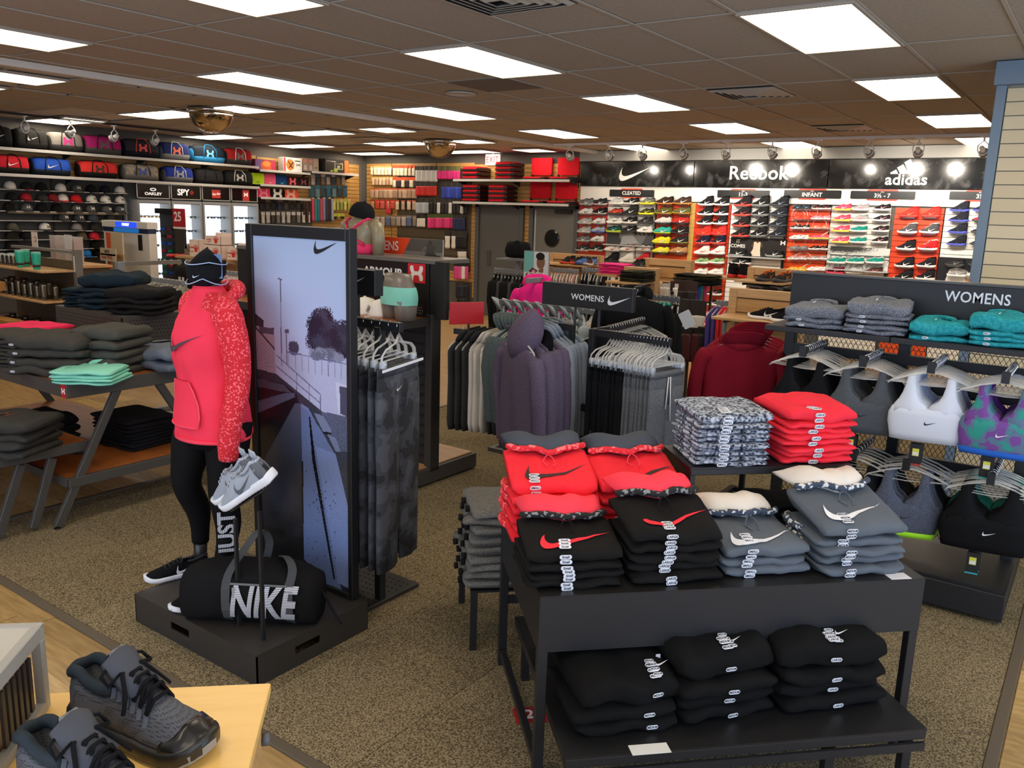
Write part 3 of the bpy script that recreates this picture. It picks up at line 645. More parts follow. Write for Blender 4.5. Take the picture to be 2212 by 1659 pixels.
# cornice above, white fascia under
setbox('trim_9', (hx[0], hx[-1], YW-.1, YB, hz1+.01, 3.045), M('#8d8c88', 'p', .6)); wallw = hx[0]
tag(box('fascia_board', (hx[0], hx[-1], YW-.014, YB-.018, wz(440), hz0), M('#f0ebe2', 'p', .35)), 'white fascia board carrying the black size signs', 'board')
def size_sign(px0, px1, py0, py1, t, small, lab):
    x0, x1 = wx(px0, py0), wx(px1, py0); w = x1-x0; h = wz(py0, px0)-wz(py1, px0); o = thing('size_sign', lab, 'sign', ((x0+x1)/2, YW-.014, wz((py0+py1)/2, (px0+px1)/2)))
    plate('board', w, h, M('#18191b', 'p', .3), face((0, 0, 0), (1, 0, 0)), o, .014, .015)
    for s in (1, -1): decal('red_tab', MB().prism([(-w*.25, 0), (w*.25, 0), (w*.22, .022), (-w*.22, .022)], MX(), .006).mesh('red_tab'), M('#e2452f', 'p', .4), face((0, -.002, s*(h/2-.001)), (1 if s > 0 else -1, 0, 0), (0, 0, s)), o)
    text(t, h*.72, M('#f4f2ec', 'p', .4), face((0, -.015, -.01 if small else 0), (1, 0, 0)), o, bold=.02)
    if small: text('KIDS', h*.2, M('#e8e4dc', 'p', .4), face((0, -.015, h*.37), (1, 0, 0)), o)
size_sign(1317, 1413, 410, 425, 'CLEATED', 0, 'black size sign reading CLEATED'); size_sign(1550, 1663, 411, 427, '11-3', 1, 'black size sign reading 11-3')
size_sign(1694, 1818, 411, 428, 'INFANT', 1, 'black size sign reading INFANT'); size_sign(1838, 1978, 413, 430, '3½ - 7', 1, 'black size sign reading three and a half to seven'); size_sign(2052, 2190, 414, 432, '3½', 1, 'black size sign cut off by the wing wall')
RED_, WH_, OR_ = ('#e4431f', '#dd3c1c'), ('#f2efe8', '#e9e6df'), ('#f07a1c', '#e9531c', '#e4431f')
# panels: (left px, right px, bottom z, colours, name for labels)
PN = [(1248, 1314, .6, ('#d83c22', '#c93a2c'), 'red panel left of CLEATED'), (1314, 1416, .15, WH_, 'CLEATED white panel'), (1421, 1491, .6, OR_, 'orange panel'),
      (1503, 1580, .15, RED_, 'tall red panel'), (1582, 1699, .15, WH_, '11-3 white panel'), (1706, 1796, .6, OR_, 'INFANT panel'),
      (1799, 1928, .15, WH_, 'pink and teal shoe panel'), (1937, 2043, .15, ('#ea5a24', '#e4431f'), 'right-hand red panel'), (2046, 2200, .15, WH_, 'panel beside the wing wall')]
pan = []
for a, b, z0, cols, lab in PN: pan.append(slat_panel('slat_display_panel', 'slotted '+lab+' of the shoe wall', 'display panel', wx(a), wx(b), z0, wz(442), YW-.0, cols))
tag(box('slat_filler', (wx(1491)+.005, wx(1503)-.005, YW-.008, YW, .15, wz(442)), M('#d9b55e', 'w')), 'narrow yellow strip between the orange and tall red panels', 'wall strip')
tag(box('shoe_wall_plinth', (wx(1421), wx(2200), YW-.09, YB, 0, .15), M('#8e8674', 'p', .5)), 'low grey plinth under the shoe wall', 'plinth')
# shoes: sh(style, colours, px, py of the sole centre, size in px, panel, label colour)
SH = M('#e9edf0', 'g', .15, None, .35); cnt = {}
shelf_me = MB().box(-.08, .08, -.09, 0, -.003, .0).box(-.08, .08, -.003, 0, -.02, -.003).mesh('shoe_shelf')
def sh(st, cols, px, py, wpx, pk, lab, k=0, kinds='f'):
    z = wz(py, px); x = W(px, py, 'y', YW-.07).x; s = (wx(px+wpx/2, py)-wx(px-wpx/2, py))/.30
    row = cnt.setdefault(pk, []); row.append(1)
    sf = tag(link('shoe_ledge', shelf_me, SH), ' '.join(('ledge under '+lab).replace(' of the INFANT panel', ', INFANT panel').replace(' with ', ', ').split()[:16]), 'shelf', 'clear shoe ledges'); sf.location = (x, YW-.019, z-.002)
    return shoe(st, cols, lab, MX.Translation((x, YW-.075, z+.001))@rz(pi+RD(rnd.uniform(-6, 10)))@MX.Diagonal((1, 1, 1.25, 1)), 'shoe', scale=s*1.12, n=10, kinds=kinds)
def grid(pk, xs_, ys, rows_):
    """rows_: per row list of (style, colours, text) or None"""
    pl = PN[pk][4]
    for r, row in enumerate(rows_):
        for c, it in enumerate(row):
            if it is None: continue
            st, cols, tx_ = it; px = xs_[c]-(ys[r]-ys[0])*.085; wpx = (xs_[1]-xs_[0])*.9
            rn = 'top' if r == 0 else ORD[r]; cn = ('left', 'right') if len(row) == 2 else ('left', 'middle', 'right')
            sh(st, cols, px, ys[r], min(wpx, 38), pk, '%s, %s row %s, %s' % (tx_, rn, cn[c], pl))
g = lambda st, u, so, lo, la, tx_: (st, (u, so, lo, la), tx_)
blkwh = g('cleat', '#2b2c2e', '#ded9d0', '#e8e8e8', '#222222', 'black cleat with white sole'); gry = g('cleat', '#6d6e70', '#c9c7c2', '#e8e8e8', '#444444', 'dark grey cleat'); whb = g('cleat', '#dcdad6', '#cfcbc4', '#444444', '#777777', 'white cleat with dark stripe')
blu = g('cleat', '#9da6b4', '#3b55b8', '#2f45a8', '#777777', 'grey cleat with blue sole'); silv = g('cleat', '#a9a8a6', '#dedad2', '#eeeeee', '#888888', 'silver cleat'); 
grid(0, [1267, 1297], [442, 462, 483, 502, 521, 541], [[gry, blkwh], [whb, g('cleat', '#1f1f20', '#cdc9c2', '#e8e8e8', '#111111', 'black cleat with light tick')], [silv, whb], [silv, blu], [gry, whb], [g('cleat', '#38383a', '#d8d4cc', '#e8e8e8', '#222222', 'charcoal cleat'), blkwh]])
yel = g('run', '#6f7270', '#e6e32e', '#f0ea3a', '#333333', 'grey shoe with yellow stripes'); bh = g('high', '#2a2a2b', '#24282a', '#e8e8e8', '#111111', 'black high shoe'); wgr = g('run', '#b9b9b6', '#e2e0da', '#dddddd', '#999999', 'pale grey shoe')
grid(1, [1331, 1364, 1398], [442, 464, 483, 502, 542, 566], [[wgr, g('run', '#262727', '#d9d5cd', '#f2f2f2', '#111111', 'black and white crossed-stripe shoe'), yel], [g('run', '#b33a2e', '#32302f', '#e0786a', '#222222', 'red and black shoe'), bh, g('run', '#3a3d22', '#e3e22c', '#f0ea3a', '#222222', 'black and yellow shoe')],
     [g('run', '#d8d8d2', '#e8e6e0', '#444444', '#999999', 'white crossed-stripe shoe'), g('run', '#1f1f20', '#e8e4dc', '#f0f0f0', '#111111', 'black shoe with white tick'), g('run', '#303133', '#3a3b3c', '#9a9a9a', '#222222', 'dark shoe')],
     [g('run', '#1f4c44', '#b5c83a', '#8ad6c0', '#222222', 'green and black shoe'), g('run', '#222223', '#2c2c2e', '#d8d8d8', '#111111', 'black low shoe'), g('run', '#f0eeea', '#f2f0ec', '#555555', '#dddddd', 'white low shoe')],
     [g('cleat', '#efece8', '#d9d5d0', '#c23a30', '#a33328', 'white shoe with red collar'), g('cleat', '#f1efeb', '#d5d0ca', '#b8352c', '#a33328', 'white and red shoe'), g('cleat', '#edeae6', '#cfcac4', '#b8352c', '#222222', 'white shoe with black studs')],
     [g('high', '#1f2022', '#2a2b2c', '#555555', '#111111', 'black high shoe seen end-on'), g('high', '#e9e6e0', '#e6e2da', '#cccccc', '#cccccc', 'cream high shoe'), g('high', '#c6303a', '#d8d0cc', '#e8a0a0', '#8a1c24', 'red high shoe')]])
oc = lambda u, so, t: g('cleat', u, so, '#efece6', '#333333', t)
grid(2, [1436, 1474], [441, 462, 483, 504, 525, 547], [[oc('#3c2a24', '#e8a04a', 'black boot with orange sole'), oc('#4a3630', '#e8a04a', 'brown boot with white tick')], [oc('#5a5a2c', '#c9a030', 'olive boot'), oc('#636338', '#b8922c', 'olive and gold boot')],
     [oc('#d8d6d2', '#44464a', 'white striped boot'), oc('#b8302a', '#2c2a2c', 'red striped boot')], [oc('#35b3a2', '#c8d23a', 'teal boot'), oc('#222224', '#38383a', 'black boot with white tick')],
     [oc('#f0e62e', '#e8f048', 'bright yellow boot'), oc('#2b2b2d', '#8a8a3a', 'black and white boot')], [oc('#e8e23a', '#3a3a22', 'yellow striped boot'), oc('#b88a5a', '#5a4634', 'tan striped boot')]])
hb = g('high', '#1e1f22', '#eae6e0', '#efefef', '#111111', 'black high-top with white sole'); rd = lambda t: g('high', '#e2352f', '#d8382e', '#ff7a5a', '#c8281f', t); nv = g('high', '#1d2036', '#e04438', '#efc8c0', '#151828', 'navy high-top with red sole')
wr_ = g('high', '#e8e2de', '#f2efea', '#d83040', '#c22838', 'white and red high-top'); gr_ = g('run', '#8fb27c', '#f2f0ea', '#2f5f3a', '#3f5a3a', 'white and green runner'); ww = g('run', '#e9e7e2', '#f2f0ec', '#aaaaaa', '#cccccc', 'white runner')
grid(3, [1525, 1558], [444, 465, 485, 508, 527, 549, 569, 592, 616, 637, 659, 681, 703], [[hb, hb], [hb, hb], [hb, hb], [rd('all red high-top'), rd('all red high-top')], [nv, nv], [wr_, wr_], [gr_, gr_], [ww, ww], [None, g('run', '#4c4547', '#5c5456', '#b0a8a8', '#3a3537', 'dark grey runner')],
     [None, g('run', '#2c2527', '#f0ece8', '#e8a0a8', '#222222', 'black runner with pink tick')], [None, g('run', '#232224', '#efebe6', '#e8e8e8', '#222222', 'black runner with white tick')], [g('run', '#e8e4e0', '#f0ece8', '#d86a8a', '#cccccc', 'white runner behind the socks'), g('run', '#e86a9c', '#f3eef0', '#f6c0d4', '#d85a8c', 'pink runner')], [None, g('run', '#f04c6c', '#f5eef0', '#ff9ab0', '#e0405c', 'coral runner')]])
sh('run', ('#d8cfd8', '#f1eeea', '#a890b0', '#bbb0bb'), 1540, 716, 28, 3, 'white toddler runner, lowest shoe of the tall red panel')
br = g('high', '#1f1d20', '#b33830', '#b33830', '#2a1416', 'black high-top with red sole'); bb = g('high', '#1c1d1e', '#6a6c6c', '#e6e6e6', '#222222', 'black high-top with grey sole'); dn = g('high', '#22262e', '#2b313c', '#8a90a0', '#1c2028', 'dark navy high-top')
grid(4, [1604, 1643, 1684], [446, 467, 490, 512], [[br, bb, dn]]*4)
grid(4, [1600, 1700, 1684], [572], [[g('high', '#26282a', '#e8e4dc', '#e8e8e8', '#222222', 'black and white high-top under the player picture'), None, None]])
for i, (px, py, c) in enumerate(((1592, 553, '#1f2022'), (1672, 555, '#1f2022'))): sh('run', (c, '#8a8c8c', '#e6e6e6', '#333333'), px, py, 34, 4, '%s black shoe in front of the player picture' % ('left', 'right')[i])
kd = lambda u, so, lo, t: ('run', (u, so, lo, u), t)
K = [[kd('#26313c', '#2a2a2c', '#7fb0d8', 'dark toddler shoes'), kd('#2a2326', '#efe9e4', '#d86060', 'black toddler shoes')], [kd('#ea4a34', '#e8402c', '#ff9a80', 'red toddler shoes'), kd('#ee8a98', '#f2d8da', '#ffffff', 'pink toddler shoes')], [kd('#3a3838', '#efece6', '#ffffff', 'black and white toddler shoes'), kd('#f06a50', '#f2a090', '#ffffff', 'coral toddler shoes')],
     [kd('#e8e4de', '#f1ede8', '#444444', 'white toddler shoes'), kd('#ee5a78', '#f0d23a', '#ff9ab0', 'pink and yellow toddler shoes')], [kd('#7a7678', '#6a6668', '#cccccc', 'grey toddler shoes'), kd('#2c2528', '#eee8e4', '#e8a090', 'black pink toddler shoes')], [kd('#b88a8c', '#efe8e4', '#ffffff', 'dusty pink toddler shoes'), kd('#9a8284', '#efe8e4', '#ffffff', 'mauve toddler shoes')], [kd('#e8a23a', '#e8d84a', '#ffffff', 'orange toddler shoes'), kd('#ece6e2', '#f2eee8', '#ee8a98', 'white pink toddler shoes')]]
for r, row in enumerate(K):
    for c, (st, cols, t) in enumerate(row):
        py = (452, 474, 494, 516, 539, 560, 584)[r]
        for h in (0, 1): sh(st, cols, 1722+c*43+h*19-(py-452)*.085, py, 21, 5, '%s of the %s, %s row of the INFANT panel' % (('left', 'right')[h], t, 'top' if r == 0 else ORD[r]))
pk_ = g('run', '#e8506e', '#f0e05a', '#f8c8d0', '#e0405c', 'pink runner with yellow heel'); gp = g('run', '#a8a4a6', '#efe2e2', '#e87a90', '#999999', 'grey runner with pink tick'); tl_ = g('run', '#1f8a7c', '#eeeae4', '#2aa596', '#e8e8e4', 'teal runner with white sole'); bp = g('run', '#2a2426', '#f2eee8', '#e89aa6', '#222222', 'black runner with pink tick')
grid(6, [1820, 1858, 1905], [455, 478, 501, 525], [[pk_, gp, bp], [pk_, gp, bp], [pk_, tl_, bp], [pk_, tl_, bp]]); grid(6, [1806, 1846, 1888], [569, 591], [[tl_, tl_, tl_], [g('run', '#8a2040', '#f0466a', '#f0c0c8', '#5a1428', 'maroon runner with pink sole'), g('run', '#b8b8b6', '#efece6', '#dddddd', '#999999', 'silver runner'), g('run', '#4a3230', '#eae2da', '#e8806a', '#333333', 'brown runner with coral heel')]])
kb = g('high', '#1f2026', '#eceae6', '#f0f0f0', '#111111', 'black and white high-top')
grid(7, [1962, 2009], [469, 504, 540, 577, 604], [[rd('bright red high-top'), rd('bright red high-top')], [g('high', '#4c4c50', '#f0ece6', '#f2f2f2', '#e8e8e8', 'white and grey high-top'), g('high', '#4a4a4e', '#f0ece6', '#f2f2f2', '#e8e8e8', 'white and grey high-top')], [kb, g('high', '#d8282c', '#f3f0ec', '#222222', '#f0f0f0', 'white and red high-top')], [kb, kb], [hb, hb]])
bk = g('high', '#23252e', '#4a55c8', '#2a2c38', '#1c1e26', 'black high-top with blue sole'); blo = g('run', '#2c2e30', '#3a3c3c', '#888888', '#222222', 'black low shoe')
grid(8, [2072, 2122, 2160], [457, 479, 504, 530, 575], [[bk, bk, None], [bk, g('run', '#c22838', '#3a3c3c', '#888888', '#222222', 'dark red low shoe'), None], [bk, blo, None], [bk, blo, None], [blo, blo, None]])
grid(8, [2066, 2110, 2160], [597], [[g('run', '#8c8a8a', '#efece6', '#dddddd', '#777777', 'grey runner with white sole'), g('run', '#d8d4cc', '#efece6', '#555555', '#999999', 'cream runner')]+[None]])
# picture boards on the wall
def board(p, x0, x1, z0, z1, lab, name='picture_board', y=None, shelf=1):
    y = YW-.03 if y is None else y; o = thing(name, lab, 'picture', ((x0+x1)/2, y, (z0+z1)/2)); w, h = x1-x0, z1-z0
    box('board', (-w/2, w/2, -.004, .006, -h/2, h/2), BLK, o); p.build('printed_picture', face((0, -.005, 0), (1, 0, 0)), o)
    if shelf: box('ledge', (-w/2-.02, w/2+.02, -.11, -.004, -h/2-.02, -h/2-.004), M('#b9bcbe', 'm'), o)
    return o
w = wx(1698)-wx(1577); h = wz(517)-wz(558)
p = Print(w, h, 150, '#1c1b1c'); p.ell(.6, .5, .5, .6, '#262425', .5)
p.poly([(.38, .55), (.43, .8), (.47, .84), (.50, .82), (.55, .8), (.60, .55), (.57, .5), (.55, .62), (.545, .4), (.56, .05), (.37, .05), (.33, .02), (.42, .42), (.425, .6), (.40, .52)], '#5a4034').poly([(.42, .42), (.43, .78), (.46, .80), (.49, .72), (.52, .8), (.545, .76), (.545, .4), (.56, .02), (.36, .02)], '#d9c8b4').ell(.478, .9, .022, .085, '#4a3328')
p.poly([(.08, .25), (.14, .25), (.14, .0), (.08, .02)], '#1f1f20')
po = board(p, wx(1577, 540), wx(1698, 540), wz(558), wz(517), 'dark picture of a basketball player between the words IT COMES and a small logo')
for t, x, z in (('IT', -.36, .28), ('COMES', -.36, .02)): text(t, .072, M('#e8e6e2'), face((x*w, -.0065, z*h), (1, 0, 0)), po, bold=.02)
hmark(po, face((.44*w, -.0065, .3*h), (1, 0, 0)), .08, M('#e8e6e2'))
w = wx(1922, 550)-wx(1793, 550); h = wz(527)-wz(573); p = Print(w, h, 150, '#d8d9d6'); p.ell(.2, .95, .5, .22, '#3a3b3a', 1.2)
for k in range(12): p.line(k*.09-.1, .0, k*.09+.04, .62, .01, '#4a4c4a'); p.line(k*.09+.04, .0, k*.09-.08, .62, .008, '#6a6c6a')
p.line(0, .42, 1, .66, .035, '#8d8f8c').line(0, .60, 1, .62, .03, '#55575a').line(0, .35, .45, .85, .02, '#777977').line(.2, .3, 1, .5, .02, '#4c4e4c').ell(.85, .3, .12, .2, '#b8bab8', .4)
board(p, wx(1793, 550), wx(1922, 550), wz(573), wz(527), 'black and white picture of a steel bridge behind teal runners')
w = wx(2160, 560)-wx(2028, 560); h = wz(538)-wz(590); p = Print(w, h, 150, '#1b1a1c'); p.poly([(.14, .0), (.2, .55), (.3, .62), (.42, .6), (.52, .5), (.6, .2), (.58, .0)], '#dcd5cb').ell(.33, .78, .075, .13, '#b98664').ell(.3, .9, .085, .1, '#231a18').poly([(.48, .3), (.58, .22), (.6, .12), (.5, .1)], '#b98664').poly([(.28, .62), (.36, .62), (.34, .5)], '#ffffff')
board(p, wx(2028, 560), wx(2160, 560), wz(590), wz(538), 'picture of a child in a white hooded top on black')
w = wx(1411, 530)-wx(1310, 530); h = wz(505)-wz(547); p = Print(w, h, 130, '#7d7f80'); p.poly([(0, 0), (.35, .0), (.2, 1), (0, 1)], '#3f4143').poly([(.3, .0), (.7, .1), (.55, .6), (.35, .5)], '#a9abac').poly([(.75, 0), (1, 0), (1, 1), (.9, .8)], '#55575a')
for k in range(5): p.poly([(.55+.09*k, .95), (.59+.09*k, .97), (.66+.09*k, .55), (.6+.09*k, .6)], '#2b2c2e')
board(p, wx(1310, 530), wx(1411, 530), wz(547), wz(505), 'grey close-up picture of moulded studs behind white shoes')
# chalk drawings on the infant panel
ch = M('#f6e2d4', 'p', .5)
def ring(cx, cz, r, n=20, t=.007): return MB().tube([(cx+r*cos(2*pi*k/n), 0, cz+r*sin(2*pi*k/n)) for k in range(n+1)], t, 4, sq=.3)
dr = MB(); p5 = pan[5].location.x
for px, py, r in ((1727, 466, .12), (1727, 466, .08), (1757, 458, .06), (1727, 520, .09), (1770, 486, .1), (1738, 560, .1), (1765, 588, .08)):
    dr.v, dr.f, dr.m = dr.v, dr.f, dr.m; b = ring(wx(px, py)-p5, min(wz(py, px), wz(448)), r); dr.add(b.v, b.f)
for a, b in (((1712, 470), (1735, 500)), ((1735, 500), (1750, 470)), ((1760, 450), (1795, 432)), ((1700, 560), (1730, 545)), ((1755, 520), (1790, 500)), ((1710, 590), (1745, 570))): dr.bar((wx(a[0], a[1])-p5, 0, wz(a[1], a[0])), (wx(b[0], b[1])-p5, 0, wz(b[1], b[0])), .003, .012)
dr.build('chalk_drawing', ch, pan[5], loc=(0, -.021, 0))
# ------------------------------------------------------------------ left wall: bags, caps, cases
FS = -12.85; STL = M('#c9c6c0', 'm', .35); DK = M('#2d2b28', 'm', .6)
def wshelf(y0, y1, z, lab, x1=FS, mat=None):
    o = thing('wall_shelf', lab, 'shelf', (XL+.02, (y0+y1)/2, z)); w = (y1-y0)/2
    box('shelf_board', (0, x1-XL-.02, -w, w, -.022, 0), mat or DK, o); box('front_rail', (x1-XL-.02, x1-XL-.008, -w, w, -.03, .012), STL, o, .002)
    for i in range(int((y1-y0)/1.2)+1):
        yy = -w+.05+min(i*1.19, 2*w-.1); MB().prism([(0, 0), (.3, 0), (0, -.09)], face((0, yy, -.022), (1, 0, 0)), .004).build('bracket', DK, o)
    return o
Z1, Z2 = 2.635, 2.277
wshelf(4.2, 9.98, Z1, 'upper long shelf of sports bags on the left wall'); wshelf(4.2, 9.98, Z2, 'second long shelf of sports bags on the left wall')
wshelf(10.0, 11.18, 2.588, 'short shelf holding game boxes and balls'); wshelf(10.0, 11.18, 2.33, 'short shelf of square lunch boxes'); wshelf(10.0, 11.18, 2.10, 'short shelf of rolled drawstring sacks'); wshelf(11.22, 12.45, 2.628, 'shelf with the basketball hoop box near the corner')
wshelf(10.0, 12.6, 1.55, 'lower dark shelf under the ties and packets', -12.95)
def bagat(px0, px1, py, z, cols, mark, mcol, lab, h=.29):
    y0, y1 = W(px0, py, 'x', -12.98).y, W(px1, py, 'x', -12.98).y
    return duffel(cols, lab+' on the '+('upper' if z > 2.5 else 'second')+' bag shelf', TR(-13.0+.0, (y0+y1)/2, z+.002, pi/2+RD(rnd.uniform(-8, 2))), w=round(min(y1-y0, .62)*.93, 2), h=.29 if z > 2.5 else .265, mark=mark, mcol=mcol)
B1 = [(-30, 24, ('#1c1c1c', '#151515', '#222222'), 'tick', '#dddddd', 'black bag at the left picture edge'), (30, 100, ('#2e2d2b', '#242322', '#1c1c1c'), 'tick', '#eeeeee', 'dark grey bag with white tick'), (104, 176, ('#8d8780', '#3a3836', '#2a2a2a'), 'arc', '#d9308c', 'grey bag with pink mark'),
      (182, 258, ('#a8246c', '#4b4945', '#2a2a2a'), 'arc', '#5a5a5a', 'magenta bag'), (264, 338, ('#33333c', '#1c1c28', '#e0604a'), 'arc', '#e8484c', 'charcoal bag with coral mark'), (344, 404, ('#2c3568', '#7d7c7a', '#e8e8f0'), 'arc', '#ec6a3c', 'navy bag with orange mark'),
      (412, 480, ('#26303a', '#3a94cc', '#2a7ab0'), 'arc', '#7ac4ec', 'black bag with sky blue sides'), (486, 538, ('#a8282a', '#3c3a38', '#dddddd'), 'arc', '#7a7876', 'dark red bag with grey mark')]
B2 = [(-10, 60, ('#d82c38', '#2a2725', '#2a2a2a'), 'tick', '#f2f2f2', 'red bag with white tick'), (68, 150, ('#2f58c0', '#232a34', '#2a2a2a'), 'tick', '#f2f2f2', 'blue bag with white tick'), (168, 250, ('#e23a36', '#1f1d1c', '#2a2a2a'), 'arc', '#4a2c20', 'bright red bag with dark mark'),
      (264, 338, (M('#a79c8c', 'k', None, '#6c675f', 14), '#6f6c66', '#3a3a3a'), 'arc', '#3a52a8', 'desert camouflage bag with blue mark'), (352, 412, ('#2a3a90', '#6a6a6c', '#e8e8f0'), 'arc', '#9a9a9a', 'royal blue bag with grey base'), (416, 478, ('#2c2c2e', '#242426', '#1e1e1e'), '', '', 'plain charcoal bag'), (484, 540, ('#262624', '#1e1e1c', '#dcdcd8'), 'arc', '#c8c4bc', 'black bag with white piping')]
for a, b, c, m_, mc, l in B1: bagat(a, b, 320, Z1, c, m_, mc, l)
for a, b, c, m_, mc, l in B2: bagat(a, b, 375, Z2, c, m_, mc, l)
# caps on wire rails
o = thing('cap_rack', 'dark wall panel of wire rails full of caps, left of the lit cases', 'rack', (XL+.03, 6.1, 0)); box('back_panel', (0, .02, -1.9, 1.42, .3, 2.25), M('#4a4844', 'm', .7), o)
CAPR = [2.075, 1.92, 1.77, 1.635, 1.49, 1.36, 1.22, 1.09]
for z in CAPR: box('rail', (.16, .168, -1.9, 1.42, z-.012, z), STL, o); box('cap_ledge', (.02, .16, -1.9, 1.42, z-.008, z-.004), DK, o)
for i in range(4): box('upright', (.02, .04, -1.9+i*1.1, -1.88+i*1.1, .3, 2.25), DK, o)
wt, bkc, gyc = ('#e9e3d8', '#e4ded2'), ('#201f1f', '#1b1b1b'), ('#5a5855', '#52504c')
CAPS = [[(16, wt, 'white'), (52, ('#2c2828', '#8a2a28'), 'black and red'), (84, bkc, 'black'), (125, wt, 'white'), (160, gyc, 'grey'), (192, bkc, 'black'), (222, ('#22262e', '#1e2228'), 'navy'), (253, wt, 'white')],
        [(20, bkc, 'black'), (50, ('#a82a32', '#8c2028'), 'dark red'), (86, ('#3c3a3a', '#343232'), 'charcoal'), (108, ('#7c2428', '#6c1c20'), 'maroon'), (130, ('#e9e3d8', '#c83038'), 'white and red'), (158, ('#d2282e', '#c02026'), 'red'), (192, wt, 'white'), (222, wt, 'white'), (254, wt, 'white')],
        [(14, bkc, 'black'), (52, ('#6d6c6c', '#4a4a4c'), 'grey'), (85, bkc, 'black'), (118, bkc, 'black'), (160, gyc, 'dark grey'), (190, gyc, 'dark grey'), (224, gyc, 'dark grey'), (252, gyc, 'dark grey')],
        [(132, gyc, 'grey'), (166, gyc, 'grey'), (195, ('#4e5560', '#444a54'), 'slate'), (234, ('#3f3d3c', '#383635'), 'charcoal')],
        [(22, ('#5a564a', '#4e4a40'), 'olive'), (92, ('#eae6dc', '#2a2a2a'), 'white'), (161, ('#8d8684', '#7d7876'), 'pinkish grey'), (200, ('#3f3e3a', '#383732'), 'charcoal')],
        [(22, ('#2a2822', '#8a8068'), 'black and sand bucket'), (52, bkc, 'black'), (172, ('#6a6048', '#5a523e'), 'camouflage'), (198, ('#d83040', '#c42838'), 'red')],
        [(22, bkc, 'black bucket'), (120, bkc, 'black'), (150, bkc, 'black'), (202, bkc, 'black')], [(20, bkc, 'black'), (60, bkc, 'black'), (182, ('#2f7cc4', '#2868a8'), 'bright blue'), (210, bkc, 'black')]]
mk_ = {'white': '#55504a', 'grey': '#e8e4dc', 'dark grey': '#f0ece4', 'black': None, 'dark red': '#e8e4dc'}
for r, row in enumerate(CAPS):
    for px, c, n in row:
        z = CAPR[r]; y = W(px, 420+24*r, 'x', -13.1).y+.03
        cap(c, '%s cap, %s cap rail from the top%s' % (n, ORD[r], ', %s from the left' % ORD[[q[0] for q in row].index(px)]), TR(XL+.03+.10, y, z+.012, RD(rnd.uniform(-12, 25))), 'caps on the wall rails', hat='bucket' in n, mark=mk_.get(n) if rnd.random() < .8 else None)
tag(box('price_tag_strip', (XL+.2, XL+.204, 5.7, 7.5, 1.735, 1.76), M('#8a7a5a')), 'tan price strip along the third cap rail', 'label strip')
# lit sunglass cases
GW = M('#f2f8ff', 'e', .4, None, 1.25); FRM = M('#9fa1a2', 'm', .4)
names_ = ['OAKLEY', 'SPY', 'RayBan', 'arc']; marks_ = ['an oval mark', 'a red cross', 'a red script badge', 'a red arc badge']
ys = [W(p, 440, 'x', -12.9).y for p in (293, 367, 434, 497, 556)]
def shades(lab, M4, c):
    o = thing('sunglasses', lab, 'sunglasses', group='sunglasses in the lit cases'); o.matrix_world = M4
    link('lenses', cm('lens', lambda: MB().prism([(.034+.028*cos(a), .019*sin(a)-.004*cos(a)) for a in [2*pi*k/12 for k in range(12)]], MX(), .003).prism([(-.034+.028*cos(a), .019*sin(a)+.004*cos(a)) for a in [2*pi*k/12 for k in range(12)]], MX(), .003), False), M(c, 'p', .15), o)
    link('frame', cm('shf', lambda: MB().bar((-.066, .014, .001), (.066, .014, .001), .005, .006).bar((-.066, .012, 0), (-.06, .005, -.11), .004, .006).bar((.066, .012, 0), (.06, .005, -.11), .004, .006), False), M('#1e2a3a', 'p', .3), o); return o
sgc = ['#23405c', '#1d2c40', '#2f5878', '#203448', '#26323e']
